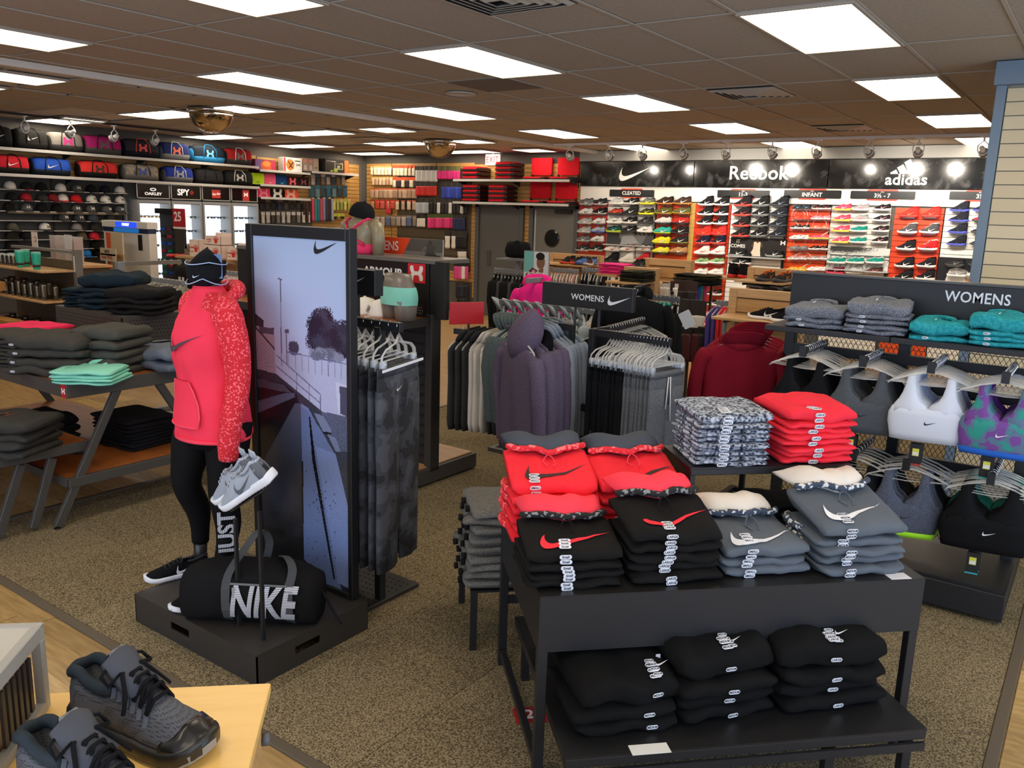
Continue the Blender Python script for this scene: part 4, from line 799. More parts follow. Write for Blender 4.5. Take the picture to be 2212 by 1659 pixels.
for i in range(4):
    y0, y1 = ys[i]+.012, ys[i+1]-.012; c = (y0+y1)/2; w = (y1-y0)/2; o = thing('sunglass_case', 'tall white-lit glass case headed by %s' % marks_[i], 'display case', (XL+.02, c, 0)); D = .30
    box('back_panel', (0, .01, -w, w, .45, 1.97), GW, o); 
    for s in (-1, 1): box('side', (0, D, s*w-.006, s*w+.006, .4, 1.98), FRM, o)
    box('bottom', (0, D, -w, w, .38, .46), FRM, o); box('top', (0, D, -w, w, 1.93, 1.985), FRM, o)
    f = MB(); t = .032
    f.box(D, D+.02, -w, -w+t, .4, 1.98).box(D, D+.02, w-t, w, .4, 1.98).box(D, D+.02, -w+t, w-t, 1.94, 1.98).box(D, D+.02, -w+t, w-t, .4, .45).build('door_frame', FRM, o); box('glass', (D+.006, D+.010, -w+t, w-t, .45, 1.94), M('#e8f4ff', 'g', .03, None, .06), o)
    for k in range(5): box('glass_shelf', (.01, D-.01, -w+.01, w-.01, .75+.235*k, .757+.235*k), M('#bfe0f4', 'g', .1, None, .35), o)
    hb_ = box('header_board', (D-.02, D, -w, w, 2.02, 2.24), M('#16120f', 'p', .12), o); e = MB().box(D-.02, D+.012, -w, -w+.012, 2.01, 2.25).box(D-.02, D+.012, w-.012, w, 2.01, 2.25).box(D-.02, D+.012, -w, w, 2.238, 2.25).box(D-.02, D+.012, -w, w, 2.01, 2.022).build('header_frame', STL, o)
    mm = lambda y, z: face((D+.002, y, z), (0, 1, 0)); wt_ = M('#f4f0ea', 'e', .4, None, .55); rdm = M('#d8453c', 'p', .4)
    if i == 0:
        text('OAKLEY', .062, wt_, mm(0, 2.085), o, bold=.03, sx=1.3); decal('oval_logo', MB().loft([[(a*cos(t_), b*sin(t_), zz) for t_ in [2*pi*k/24 for k in range(24)]] for a, b, zz in ((.055, .026, 0), (.055, .026, .002), (.036, .012, .002), (.036, .012, 0))], cap=False).mesh('oval_logo'), wt_, mm(0, 2.155), o)
    elif i == 1: text('SPY', .14, wt_, mm(-.05, 2.125), o, bold=.03); decal('cross_logo', MB().box(-.035, .035, -.013, .013, 0, .002).box(-.013, .013, -.035, .035, 0, .002).mesh('cross_logo'), rdm, mm(.11, 2.13), o)
    elif i == 2: plate('badge', .17, .14, rdm, mm(0, 2.125), o); text('Ray-Ban', .052, wt_, mm(0, 2.125)@MX.Translation((0, 0, .003))@rz(.1), o, shear=.4)
    else: plate('badge', .14, .19, rdm, mm(.03, 2.12), o); hmark(o, mm(.03, 2.135)@MX.Translation((0, 0, .002)), .08, wt_)
    for k in range(5):
        for j in range(4):
            if rnd.random() < .22: continue
            shades('sunglasses, %s shelf of the case with %s, %s' % (ORD[4-k], marks_[i], ('left', 'left centre', 'right centre', 'right')[j]), MX.Translation((XL+.02+.17, c-w+.1+j*(2*w-.18)/3, .757+.235*k+.022))@face((0, 0, 0), (0, 1, 0))@MX.Scale(1.05, 4), ('#c8a030' if i == 0 and k == 4 else rnd.choice(sgc)))
# goods on the short shelves
def goods(nm, lab, px0, px1, z, h, d, c, art=None, x=-13.0, cat='box', r=0, py=400):
    y0, y1 = W(px0, py, 'x', x+d/2).y, W(px1, py, 'x', x+d/2).y; o = thing(nm, lab, cat, (x, (y0+y1)/2, z+.001)); w = (y1-y0)/2
    MB().loft([[(d/2*s_, yy, zz+h/2) for yy, zz in rrect(2*w, h, max(.004, r))] for s_ in (-1, 1)]).build('carton' if nm == 'boxed_game' else 'case_body', M(c, 'p' if not r else 'f'), o)
    if art: art(o, face((d/2+.001, 0, h/2), (0, 1, 0)), 2*w, h)
    return o
def art_ball(o, m, w, h):
    p = Print(w*.96, h*.96, 60, '#ece8e2'); p.poly([(0, 0), (.08, 0), (.08, 1), (0, 1)], '#c8342c').poly([(.1, .5), (.2, .88), (.45, .9), (.6, .6), (.55, .25), (.35, .08), (.18, .2)], '#d8803a').poly([(.25, .3), (.5, .75), (.55, .7), (.3, .25)], '#3a2c26').poly([(.2, .75), (.25, .78), (.5, .3), (.45, .25)], '#3a2c26').line(.66, .6, .95, .45, .03, '#3c3a3a').line(.66, .42, .95, .62, .03, '#3c3a3a').poly([(.6, .85), (.93, .82), (.93, .74), (.6, .76)], '#4a4644'); p.build('printed_face', m, o)
def art_hoop(o, m, w, h):
    p = Print(w*.97, h*.97, 60, '#2b2724'); p.poly([(.82, 0), (1, 0), (1, 1), (.82, 1)], '#e8803a').poly([(.38, .3), (.75, .27), (.75, .75), (.38, .72)], '#cfd0a0').poly([(.42, .36), (.71, .33), (.71, .69), (.42, .66)], '#37332f').poly([(.5, .4), (.62, .4), (.62, .58), (.5, .58)], '#cfd0a0').poly([(.36, .1), (.5, .1), (.54, .32), (.34, .32)], '#b8cc4a').ell(.26, .15, .06, .07, '#b8cc4a').poly([(.04, .9), (.45, .86), (.45, .8), (.04, .84)], '#e6e2d8'); p.build('printed_face', m, o)
def art_pair(o, m, w, h):
    p = Print(w*.97, h*.97, 50, '#9c8478')
    for k in (0, .36): p.ell(.14+k, .78, .12, .14, '#c88878').poly([(.05+k, .1), (.24+k, .1), (.22+k, .5), (.08+k, .5)], '#c8b8b4')
    p.poly([(.68, 0), (1, 0), (1, 1), (.68, 1)], '#b8a890').ell(.85, .3, .07, .06, '#5a4a40'); p.build('printed_face', m, o)
def art_arc(c, k=.6): return lambda o, m, w, h: hmark(o, m, w*k, M(c))
def art_tick(c): return lambda o, m, w, h: swoosh(o, m@MX.Translation((w*.12, -h*.25, 0)), round(w*.35, 2), M(c))
def art_swirl(o, m, w, h):
    p = Print(w*.98, h*.95, 50, '#b04a5a'); p.ell(.2, .5, .25, .5, '#7d5a9a').ell(.55, .45, .3, .5, '#ef6a3a').ell(.55, .6, .2, .25, '#f4a04a').ell(.9, .4, .12, .5, '#c83a58'); p.build('printed_face', m, o)
goods('boxed_game', 'box printed with orange and purple balls on the short shelf', 553, 596, 2.588, .19, .2, '#8a3a5a', art_swirl)
goods('boxed_game', 'white box printed with an orange ball and a drone', 614, 653, 2.588, .27, .16, '#dcd6cc', art_ball); goods('boxed_game', 'tan box printed with two tall figures', 655, 689, 2.6285, .25, .14, '#a08878', art_pair, x=-13.02); goods('boxed_game', 'black box printed with a basketball hoop', 703, 754, 2.6285, .27, .2, '#2b2724', art_hoop)
goods('lunch_box', 'lime green square lunch box', 542, 571, 2.33, .2, .1, '#b8dc28', art_tick('#1c2a10'), cat='lunch box', r=.03); goods('lunch_box', 'pink square lunch box', 571.5, 596, 2.33, .2, .1, '#ee5a7c', art_tick('#f6d0d8'), cat='lunch box', r=.03); goods('lunch_box', 'navy square lunch box with a green tick', 597, 620, 2.33, .2, .1, '#1f4070', art_tick('#5ae0a0'), cat='lunch box', r=.03)
goods('lunch_box', 'dark red and coral lunch box', 621, 644, 2.33, .18, .12, '#3a1c20', art_arc('#e8586a'), cat='lunch box', r=.01); goods('lunch_box', 'black lunch box with a faded coral mark', 645, 667, 2.33, .18, .12, '#241a1a', art_arc('#8c3a42', .5), cat='lunch box', r=.01)
for px0, px1, c, mc, l in ((553, 586, '#ea3c5c', '#f47a90', 'coral pink sack'), (583, 616, '#24201e', '#e8e4dc', 'black sack with white arc mark'), (612, 645, '#ec5a3c', '#f4b09a', 'orange sack')):
    goods('rolled_sack', l+' on the third short shelf', px0, px1-1, 2.10, .16, .14, c, art_arc(mc), cat='sack', r=.05)
# hanging packets on the left wall
pm_ = lambda c: M(c, 'p', .5); pgs = {}
def hangrow(wall, pxs, py, cards, bodies, w, h, grp, lab, off=.06, hh=.05, name='carded_accessory', cat='packet', hook=1):
    for i, px in enumerate(pxs):
        if wall == 'l': p = W(px, py, 'x', XL+.02+off); m = TR(p.x, p.y, p.z, pi/2+RD(rnd.uniform(-6, 6)))
        else: p = W(px, py, 'y', YB-.03-off); m = TR(p.x, p.y, p.z, RD(rnd.uniform(-14, 14)))
        b = bodies[i % len(bodies)]; l = lab[i % len(lab)] if isinstance(lab, list) else lab
        pack('%s, %s from the left in %s' % (l, ORD[i] if i < 30 else 'last', grp), m, w, h, cards[i % len(cards)], b, grp, name, cat, hh)
        if hook:
            hk = link('peg_hook', cm('peg', lambda: MB().tube([(0, 0, .002), (0, 0, .10), (0, .012, .105)], .002, 4)), CHR); par = wl if wall == 'l' else wb
            hk.matrix_world = (face((XL+.016, p.y, p.z+.008), (0, 1, 0)) if wall == 'l' else face((p.x, YB-.018, p.z+.008), (1, 0, 0)))@MX.Diagonal((1, 1, (off+.02)/.1, 1)); hk.parent = par; hk.matrix_parent_inverse = par.matrix_world.inverted()
def setd(*c): return [pm_(x) for x in c]
hangrow('l', range(566, 668, 13), 431, setd('#3a3836', '#8a8680'), setd('#2c2a2a', '#38342f', '#201f22', '#333a5a', '#55534e'), .11, .19, 'the dark glove row on the left wall', ['black packed gloves', 'grey packed gloves', 'navy packed gloves'])
hangrow('l', range(568, 668, 11), 459, setd('#e8e6e0'), setd('#d8d4cc', '#c9c4ba', '#4a443c', '#8a8478'), .09, .2, 'the white card row on the left wall', ['pale carded item', 'brown carded item'])
hangrow('l', range(676, 752, 11), 377, setd('#d8d6d0', '#4a6a84'), setd('#c4c0b8', '#2e4a60', '#7d7a74'), .11, .2, 'the top packet row beside the corner', ['white and blue packet', 'grey packet'])
hangrow('l', range(674, 752, 12), 402, setd('#1f5a74', '#2a6c88'), setd('#1f6078', '#5f8896', '#17485c'), .12, .22, 'the teal packet row beside the corner', 'teal packet')
tc = setd('#e8446a', '#2f8a94', '#2a7a84', '#c84a5a', '#8088a0', '#33344c', '#2a2a3a', '#9aa0b0')
hangrow('l', range(676, 720, 6), 426, setd('#c8b88a', '#2a2a2a'), tc, .07, .48, 'the hanging tie row', ['coral hanging ties', 'teal hanging ties', 'teal dark ties', 'striped ties'], hh=.03, name='head_tie', cat='tie')
hangrow('l', (657, 664, 671), 430, setd('#5a3a30'), setd('#3a241e', '#4a2c24'), .08, .44, 'the brown strap group', 'brown and black strap', hh=.03, name='strap', cat='strap')
hangrow('l', range(722, 756, 8), 431, setd('#c8b070', '#a8b050'), setd('#c9c870', '#a8ac4c', '#8c9a50'), .09, .22, 'the yellow packet row beside the corner', 'yellow green packet'); hangrow('l', (724, 732, 740), 462, setd('#b8c040'), setd('#24221c', '#a8b03a'), .09, .1, 'the lowest packet row beside the corner', 'lime and black packet')
# ------------------------------------------------------------------ back wall
def R_(a, b, n): return [a+(b-a)*k/(n-1) for k in range(n)]
cr = setd('#f2e4c4', '#ecd8b4', '#e8e0cc'); dkb = setd('#d8c8a4', '#2a2420', '#e0d0b0'); orc = setd('#e8552e', '#e06038')
hangrow('b', R_(803, 842, 6), 360, setd('#c8a860'), cr, .10, .17, 'the top row left of the orange cards', 'cream guard packet', hh=.02); hangrow('b', R_(852, 893, 6), 358, orc, cr, .11, .2, 'the orange topped row', 'cream packet with orange top')
hangrow('b', R_(806, 845, 6), 383, setd('#c8a860'), setd('#d8b898', '#c8a080', '#e0c8a8'), .10, .16, 'the second guard row', 'tan guard packet', hh=.02); hangrow('b', R_(852, 898, 6), 384, orc, setd('#e8dcc0', '#3a2c28'), .12, .19, 'the second orange topped row', ['cream packet with orange top', 'dark packet with orange top'])
hangrow('b', R_(803, 895, 10), 408, setd('#c86a48'), setd('#b8987c', '#c8a88c', '#a8886c'), .14, .19, 'the third guard row', 'tan carded brace', hh=.02); hangrow('b', R_(804, 848, 5), 433, setd('#b83c30'), setd('#c89068', '#c8483c', '#d0584c'), .13, .17, 'the red card row', 'red carded ball', hh=.02); hangrow('b', R_(858, 896, 4), 434, setd('#c8684c'), setd('#d8c4a8', '#c0a48c'), .13, .18, 'the fourth row of braces', 'tan brace packet', hh=.02)
hangrow('b', (839,), 436, setd('#c82838'), setd('#d03444'), .14, .24, 'the red card group', 'long red card with a ball'); hangrow('b', R_(815, 895, 8), 467, setd('#8a7a6c'), setd('#a89c90', '#b8aca0', '#5a6c90', '#8c8074'), .14, .2, 'the lowest guard row', 'grey carded brace', hh=.02)
sc_ = setd('#2c2a26', '#3a362e')
hangrow('b', R_(900, 942, 9), 360, sc_, setd('#d8d8d2', '#c8c8c4'), .09, .29, 'the white top sock row', 'white sock pair', name='sock_pair', cat='socks', hh=.07); hangrow('b', R_(946, 990, 7), 360, setd('#6a6a3a', '#5a5a34'), setd('#e82c84', '#d82478'), .11, .24, 'the pink top sock row', 'bright pink sock pair', name='sock_pair', cat='socks', hh=.08)
hangrow('b', R_(901, 940, 7), 392, sc_, setd('#d02c28', '#c0241f'), .10, .28, 'the red sock row', 'red sock pair', name='sock_pair', cat='socks', hh=.09); hangrow('b', R_(958, 994, 7), 395, sc_, setd('#2c44b0', '#2a3c9c', '#3a54c4'), .09, .3, 'the royal blue sock row', 'blue and white sock pair', name='sock_pair', cat='socks', hh=.08)
hangrow('b', R_(902, 922, 4), 430, sc_, setd('#b8c0c4', '#a8b0b6'), .10, .28, 'the pale grey sock row', 'pale grey sock pair', name='sock_pair', cat='socks', hh=.07); hangrow('b', R_(931, 1006, 10), 431, sc_, setd('#1f1f20', '#2a2a2a', '#dcdcd8'), .09, .27, 'the black and white sock row', ['black sock pair', 'black sock pair with stripe', 'white striped sock pair'], name='sock_pair', cat='socks', hh=.06)
hangrow('b', R_(903, 915, 3), 464, sc_, setd('#e0dccc'), .10, .24, 'the cream sock group', 'cream sock pair', name='sock_pair', cat='socks', hh=.07); hangrow('b', R_(927, 975, 9), 464, setd('#4a5a2c'), setd('#e83c80', '#e0347a', '#c02c64'), .10, .26, 'the lower pink sock row', 'pink sock pair', name='sock_pair', cat='socks', hh=.06); hangrow('b', R_(982, 1002, 5), 466, sc_, setd('#26305c', '#202a50'), .08, .28, 'the dark blue sock group', 'dark blue sock pair', name='sock_pair', cat='socks', hh=.05)
hangrow('b', R_(967, 980, 2), 500, sc_, setd('#ece8dc'), .13, .33, 'the white sports sock group', 'thick white sports sock pair', name='sock_pair', cat='socks', hh=.09); hangrow('b', R_(988, 1003, 3), 500, sc_, setd('#1b1b1c'), .13, .32, 'the thick black sock group', 'thick black sports sock pair', name='sock_pair', cat='socks', hh=.09)
hangrow('b', R_(992, 1004, 3), 540, sc_, setd('#e4e0d6'), .11, .14, 'the white ankle sock group', 'white ankle socks', name='sock_pair', cat='socks', hh=.03); hangrow('b', R_(993, 1006, 3), 553, sc_, setd('#dcd8d0'), .11, .13, 'the second white ankle sock group', 'white ankle socks', name='sock_pair', cat='socks', hh=.03)
hangrow('b', R_(985, 1008, 4), 570, setd('#2a2426'), setd('#e04c94', '#e45a9c', '#f0ece8'), .13, .3, 'the pink strappy sock group', 'pink packet', name='sock_pair', cat='socks', hh=.05); hangrow('b', R_(990, 1006, 3), 612, sc_, setd('#1e2030', '#262a3c'), .12, .28, 'the navy lower sock group', 'navy sock pair', name='sock_pair', cat='socks', hh=.05)
hangrow('b', R_(992, 1006, 3), 640, sc_, setd('#1c1c1e', '#1f2c2a'), .12, .2, 'the lowest sock group', 'black sock pair', name='sock_pair', cat='socks', hh=.05)
# grid panel behind the socks
o = thing('wire_grid_panel', 'dark gridwall panel behind the hanging packets on the back wall', 'panel', ((-12.2-10.25)/2, YB-.022, 0)); m = MB()
box('mesh_panel', (-.98, .98, -.001, .002, .8, 2.78), M('#5a4f3c', 'm', .7), o)
for k in range(6): box('cross_rail', (-.98, .98, -.012, -.004, 2.74-.33*k, 2.752-.33*k), M('#4a4234', 'm'), o)
# red stadium seats on two shelves
def bshelf(x0, x1, z, lab):
    o = thing('wall_shelf', lab, 'shelf', ((x0+x1)/2, YB-.02, z)); w = (x1-x0)/2; box('shelf_board', (-w, w, -.36, 0, -.022, 0), DK, o); box('front_rail', (-w, w, -.372, -.36, -.03, .012), STL, o, .002)
    for i in range(3): MB().prism([(0, 0), (-.3, 0), (0, -.09)], face((-w+.03+i*(w-.03), 0, -.022), (0, 1, 0)), .004).build('bracket', DK, o)
zs_ = (2.548, 2.135); bshelf(-10.42, -7.82, zs_[0], 'upper shelf of red folding seats over the grey doors'); bshelf(-10.42, -7.82, zs_[1], 'lower shelf of red folding seats over the grey doors')
RS = M('#d0202c', 'f'); RSD = M('#a81c26', 'f'); BF = M('#171314', 'p', .4)
def seat(x, z, opened, lab, w=.40):
    o = thing('folding_stadium_seat', lab, 'seat', (x, YB-.2, z+.001), 0, 'folded and opened red stadium seats')
    link('cushion', cm(('cush', w), lambda: MB().loft([[(px_*w/2*k, py_*.16*k, zz) for px_, py_ in ((-1, -1), (1, -1), (1, 1), (-1, 1))] for zz, k in ((.028, .97), (.034, 1), (.052, 1), (.06, .96))], cap=True), False), RS, o)
    link('frame', cm(('sfr', w), lambda: MB().box(-w/2, w/2, -.165, .165, .0, .028).box(w*.36, w*.56, -.165, .165, .0, .055), False), BF, o)
    if opened: link('backrest', cm(('sbk', w), lambda: MB().loft([[(px_*w/2*k, .12+yy, .10+(pz_+1)*.15*1) for px_, pz_ in ((-1, -1), (1, -1), (1, 1), (-1, 1))] for yy, k in ((-.02, .97), (-.014, 1), (.014, 1), (.02, .97))]), False), RS, o); link('hinge', cm(('shg', w), lambda: MB().box(-w/2, -w/2+.03, .1, .14, .04, .12).box(w/2-.03, w/2, .1, .14, .04, .12), False), BF, o)
    else: link('folded_backrest', cm(('sfb', w), lambda: MB().box(-w*.48, w*.40, -.15, .15, .062, .078), False), RSD, o)
def stk(px, zz, n, nm, up):
    for k in range(n): seat(W(px, 380 if up else 430, 'y', YB-.38).x, zz+k*.082, 0, 'folded red seat, %s up in the %s' % (ORD[k], nm))
stk(1015, zs_[0], 3, 'left stack of the upper shelf', 1); stk(1087, zs_[0], 4, 'tall stack beside the exit sign', 1); stk(1015, zs_[1], 4, 'left stack of the lower shelf', 0); stk(1072, zs_[1], 4, 'second stack of the lower shelf', 0)
for px, zz, l in ((1150, 0, 'left opened seat on the upper shelf'), (1208, 0, 'right opened seat on the upper shelf'), (1147, 1, 'left opened seat on the lower shelf'), (1203, 1, 'right opened seat on the lower shelf')):
    seat(W(px, 380 if not zz else 430, 'y', YB-.38).x, zs_[zz], 1, l, .44)
# ------------------------------------------------------------------ racks and gondolas in the middle of the shop
WD = M('#c49a66', 'w', .42, '#b0854f'); WDL = M('#cfa877', 'w', .42, '#bd9460'); ORW = M('#b8703a', 'w', .4, '#a05e2c')
def Wz(px, py, z): return W(px, py, 'z', z)
def rail_of(o, P, Q, t=.03, h=.045, mat=None, name='arm'):
    return MB().bar(P, Q, t, h).build(name, mat or BLK, o, bev=.002)
def fill(P, Q, n, mk, z=.024, jit=4, t0=.03, t1=.97, flip=0):
    P, Q = V(P), V(Q); d = (Q-P).normalized(); a = math.atan2(d.y, d.x)+(pi/2 if not flip else -pi/2)
    for i in range(n):
        p = P.lerp(Q, t0+(t1-t0)*(i/(n-1) if n > 1 else .5)); mk(i, TR(p.x, p.y, p.z+z, a+RD(rnd.uniform(-jit, jit))))
def hung(kind, mats, lab, grp, hk='top', N=None, **k):
    """hanger and garment at each place; mats cycles"""
    def mk(i, m):
        who = ORD[min(i, 29)]; lb = lab[i*len(lab)//(N or 12)] if isinstance(lab, list) and N else (lab if isinstance(lab, str) else lab[i % len(lab)])
        mt = mats[min(i*len(mats)//(N or 12), len(mats)-1)] if N else mats[i % len(mats)]
        hanger('clear hanger, %s along %s' % (who, grp), m, hk, 'clear hangers on '+grp)
        if kind == 'top': hang_top('hanging_shirt', '%s, %s along %s' % (lb, who, grp), mt, m@MX.Translation((0, 0, -.062)), seed=i, group='tops on '+grp, **k)
        elif kind == 'pants': hang_pants('hanging_trousers', '%s, %s along %s' % (lb, who, grp), mt, m@MX.Translation((0, 0, -.20)), seed=i, group='trousers on '+grp, **k)
    return mk
def rack(label, posts, arms, base=None, name='clothes_rack', mat=None, t=.035, hz=.045):
    c = V((sum(p[0] for p in posts)/len(posts), sum(p[1] for p in posts)/len(posts), 0)); o = thing(name, label, 'rack', c); mat = mat or BLK
    for x, y, z in posts: box('upright', (x-c.x-t/2, x-c.x+t/2, y-c.y-t/2, y-c.y+t/2, .03, z), mat, o, .002)
    for P, Q in arms: rail_of(o, V(P)-c, V(Q)-c, .028, hz, mat)
    x0, x1, y0, y1 = base or (min(p[0] for p in posts)-.35, max(p[0] for p in posts)+.35, min(p[1] for p in posts)-.35, max(p[1] for p in posts)+.35)
    f = MB(); a = (x0-c.x, x1-c.x, y0-c.y, y1-c.y); f.box(a[0], a[1], a[2], a[2]+.04, .006, .04).box(a[0], a[1], a[3]-.04, a[3], .006, .04).box(a[0], a[0]+.04, a[2]+.04, a[3]-.04, .006, .04).box(a[1]-.04, a[1], a[2]+.04, a[3]-.04, .006, .04)
    for x, y, z in posts: f.box(a[0]+.04, a[1]-.04, y-c.y-.02, y-c.y+.02, .008, .038)
    f.build('base_frame', mat, o); return o
FB = lambda c, s=9: M(c, 'f', None, None, s); HB = lambda c, c2, s=300: M(c, 'h', None, c2, s)
# -- women's four-way rack
za = 1.25
P1a, P1b = Wz(1225, 696, za), Wz(1120, 720, za); P2a, P2b = Wz(1100, 690, za), Wz(1236, 708, za); P3a, P3b = Wz(1280, 717, za), Wz(1450, 740, za); P4a, P4b = Wz(1312, 712, za), Wz(1390, 692, za)
xa, ya = P2b.x, P2b.y; xb = P3a.x
ro = rack('black four-armed clothes rack under the WOMENS sign', [(xa, ya, za+.02), (xb, P3a.y, za+.02)], [((P1a.x, P1a.y, za), (P1b.x, P1b.y, za)), ((P2a.x, P2a.y, za), (xa, ya, za)), ((xb, P3a.y, za), (P3b.x, P3b.y, za)), ((P4a.x, P4a.y, za), (P4b.x, P4b.y, za)), ((xa, ya, .75), (xb, P3a.y, .75)), ((P1a.x, P1a.y, za), (xa, ya, za)), ((P4a.x, P4a.y, za), (xb, P3a.y, za))], (xa-.5, xb+.45, ya-.35, ya+.4))
sy = ya; sg = thing('womens_sign', 'long black WOMENS sign with a white tick on two thin rods', 'sign', (0, 0, 0)); tl, br_, trr = W(1172, 606, 'y', sy), W(1363, 682, 'y', sy), W(1368, 626, 'y', sy)
w, h = trr.x-tl.x, tl.z-W(1172, 655, 'y', sy).z; cs = V(((tl.x+trr.x)/2, sy, (tl.z+trr.z)/2-h/2)); sg.location = cs
box('board', (-w/2, w/2, -.0, .045, -h/2, h/2), M('#1d1f22', 'm', .5), sg, .003); SGW = M('#e8eaee', 'p', .5)
text('WOMENS', h*.36, SGW, face((w*.02, -.0015, -h*.05), (1, 0, 0)), sg, bold=.012, sx=1.0, sp=1.05); swoosh(sg, face((w*.36, -.0015, -h*.05), (1, 0, 0)), round(w*.24, 2), SGW)
for px in (1240, 1292): x = W(px, 660, 'y', sy).x-cs.x; box('rod', (x-.006, x+.006, .014, .026, za-cs.z+.0, -h/2), M('#3a3e44', 'm'), sg)
PUR, SLB = HB('#4c4356', '#6e6478', 320), HB('#7d8794', '#9aa4b0', 300); GRN = HB('#3f4a4c', '#5d6a6c', 300)
# front arm: purple hooded top at the end, then purples, then slate blues
def frontarm(i, m):
    m = m@rz(RD(-32)); 
    c = 'purple heather' if i < 5 else 'slate blue'; mt = PUR if i < 5 else SLB
    hanger('clear hanger, %s from the front of the purple hoodie arm' % ORD[i], m, 'top', 'clear hangers on the purple hoodie arm')
    o = hang_top('hooded_sweatshirt', ('purple heather hooded top in front, its hood up' if i == 0 else '%s hooded top, %s from the front of its arm' % (c, ORD[i])), mt, m@MX.Translation((0, 0, -.062-(.03 if i == 0 else 0))), w=.52, h=.70, th=.085 if i == 0 else .06, seed=i, hood=i > 0, group='hooded tops on the front arm', L_=.6)
    if i == 0:
        MB().loft([[(.135*math.sqrt(1-c_*c_)*cos(a)*1.0, -.035+.105*math.sqrt(1-c_*c_)*sin(a)-.03*c_, .045+.155*c_-.02*cos(a)) for a in [2*pi*j/20 for j in range(20)]] for c_ in [-.95, -.8, -.55, -.25, .05, .35, .6, .8, .92, .985]]).build('hood', PUR, o, True)
        MB().loft([[(-.055+.07*cos(a)*k, -.150+.012*k*k+.03*cos(a)*k-.01*sin(a)*k, -.01+.10*sin(a)*k) for a in [2*pi*j/20 for j in range(20)]] for k in (.0001, .5, .8, 1)], cap=True).build('hood_opening', M('#141216', 'f'), o, True)
        pk = MB().prism([(-.13, -.19), (.13, -.19), (.13, -.09), (.09, .0), (-.09, .0), (-.13, -.09)], face((0, -.052, -.42), (1, 0, 0)), .006).build('front_pocket', PUR, o)
        swoosh(o, face((.235, -.035, -.30), (1, .1, 0)), .05, M('#1c1a20'))
    elif i > 5: swoosh(o, face((.24, -.03, -.28), (1, .1, 0)), .05, M('#1c1a20'))
fill((P1b.x, P1b.y, za), (P1a.x, P1a.y, za), 10, frontarm, .026)
fill((P2a.x, P2a.y, za), (xa, ya, za), 13, hung('top', [GRN], 'dark grey green heather hooded top', 'the back left arm of the womens rack', w=.46, h=.66, hood=1), .026, t1=.8)
BKF, GYH = FB('#16171a'), HB('#4d5054', '#74777c', 260)
def pantarm(i, m):
    m = m@rz(RD(-8)); blk = i < 11; hanger('clear clip hanger, %s along the jogger arm' % ORD[i], m, 'bottom', 'clip hangers on the jogger arm')
    o = hang_pants('jogging_trousers', '%s jogging trousers with white cord, %s along the jogger arm' % ('black' if blk else 'grey heather', ORD[i]), BKF if blk else GYH, m@MX.Translation((0, 0, -.20)), w=.36, h=.98, th=.045, seed=i, group='joggers', band=None, cord=M('#e4e4e6', 'f') if i % 3 != 1 else None)
    if blk and i in (0, 3, 5, 7, 9): swoosh(o, face((-.12, -.032, -.38), (1, 0, 0)), .06, SGW); text('JUST DO IT', .018, SGW, face((-.12, -.032, -.42), (1, 0, 0)), o)
fill((P3a.x+.12, P3a.y, za), (P3b.x, P3b.y, za), 19, pantarm, .026, t0=.02)
fill((P4a.x, P4a.y, za), (P4b.x, P4b.y, za), 16, hung('top', [FB('#1a1b1e'), HB('#26282c', '#4a4d52', 200)], 'black top', 'the far arm of the womens rack', w=.42, h=.55, sleeves=0, th=.045), .026)
# -- black trousers and leggings rack behind the sign
Q1a, Q1b = W(1080, 652, 'z', 1.22), W(1345, 672, 'z', 1.22)
x5, y5 = Q1a.x, Q1a.y
ra = rack('grey rack of black training trousers behind the womens sign', [((Q1a.x+Q1b.x)/2, y5, 1.24)], [((Q1a.x, y5, 1.22), (Q1b.x, y5, 1.22))], mat=M('#6a6c70', 'm'))
fill((Q1a.x+.9, y5, 1.22), (Q1b.x, y5, 1.22), 14, hung('pants', [FB('#191a1c'), FB('#1c1d20')], 'black training trousers', 'the black trouser arm', 'bottom', w=.36, h=.9), .026)
def greyarm(i, m): 
    m = m@rz(RD(35)); hanger('clear hanger, %s along the pale hoodie arm' % ORD[i], m, 'top', 'clear hangers on the pale hoodie arm'); hang_top('hooded_sweatshirt', 'pale grey blue hooded top, %s along the pale hoodie arm' % ORD[i], HB('#8c979e', '#aab4ba', 300), m@MX.Translation((0, 0, -.062)), w=.48, h=.66, seed=i, hood=1, group='pale hoodies')
fill((Q1a.x+.02, y5, 1.22), (Q1a.x+.85, y5, 1.22), 8, greyarm, .026)
# black hooded jacket hanging high at the right of the sign
j = W(1372, 640, 'y', y5-.25); hanger('clear hanger under the tall black hooded jacket', TR(j.x, j.y, j.z+.06, RD(30)), 'top')
hang_top('hooded_jacket', 'black hooded jacket hanging beside the right end of the WOMENS sign', FB('#141517'), TR(j.x, j.y, j.z, RD(30)), w=.5, h=.8, th=.14, hood=1, seed=1)
rack('plain black stand carrying the tall black jacket', [(j.x, j.y+.12, j.z+.08)], [((j.x, j.y+.12, j.z+.05), (j.x, j.y, j.z+.05))], (j.x-.2, j.x+.2, j.y-.1, j.y+.35))
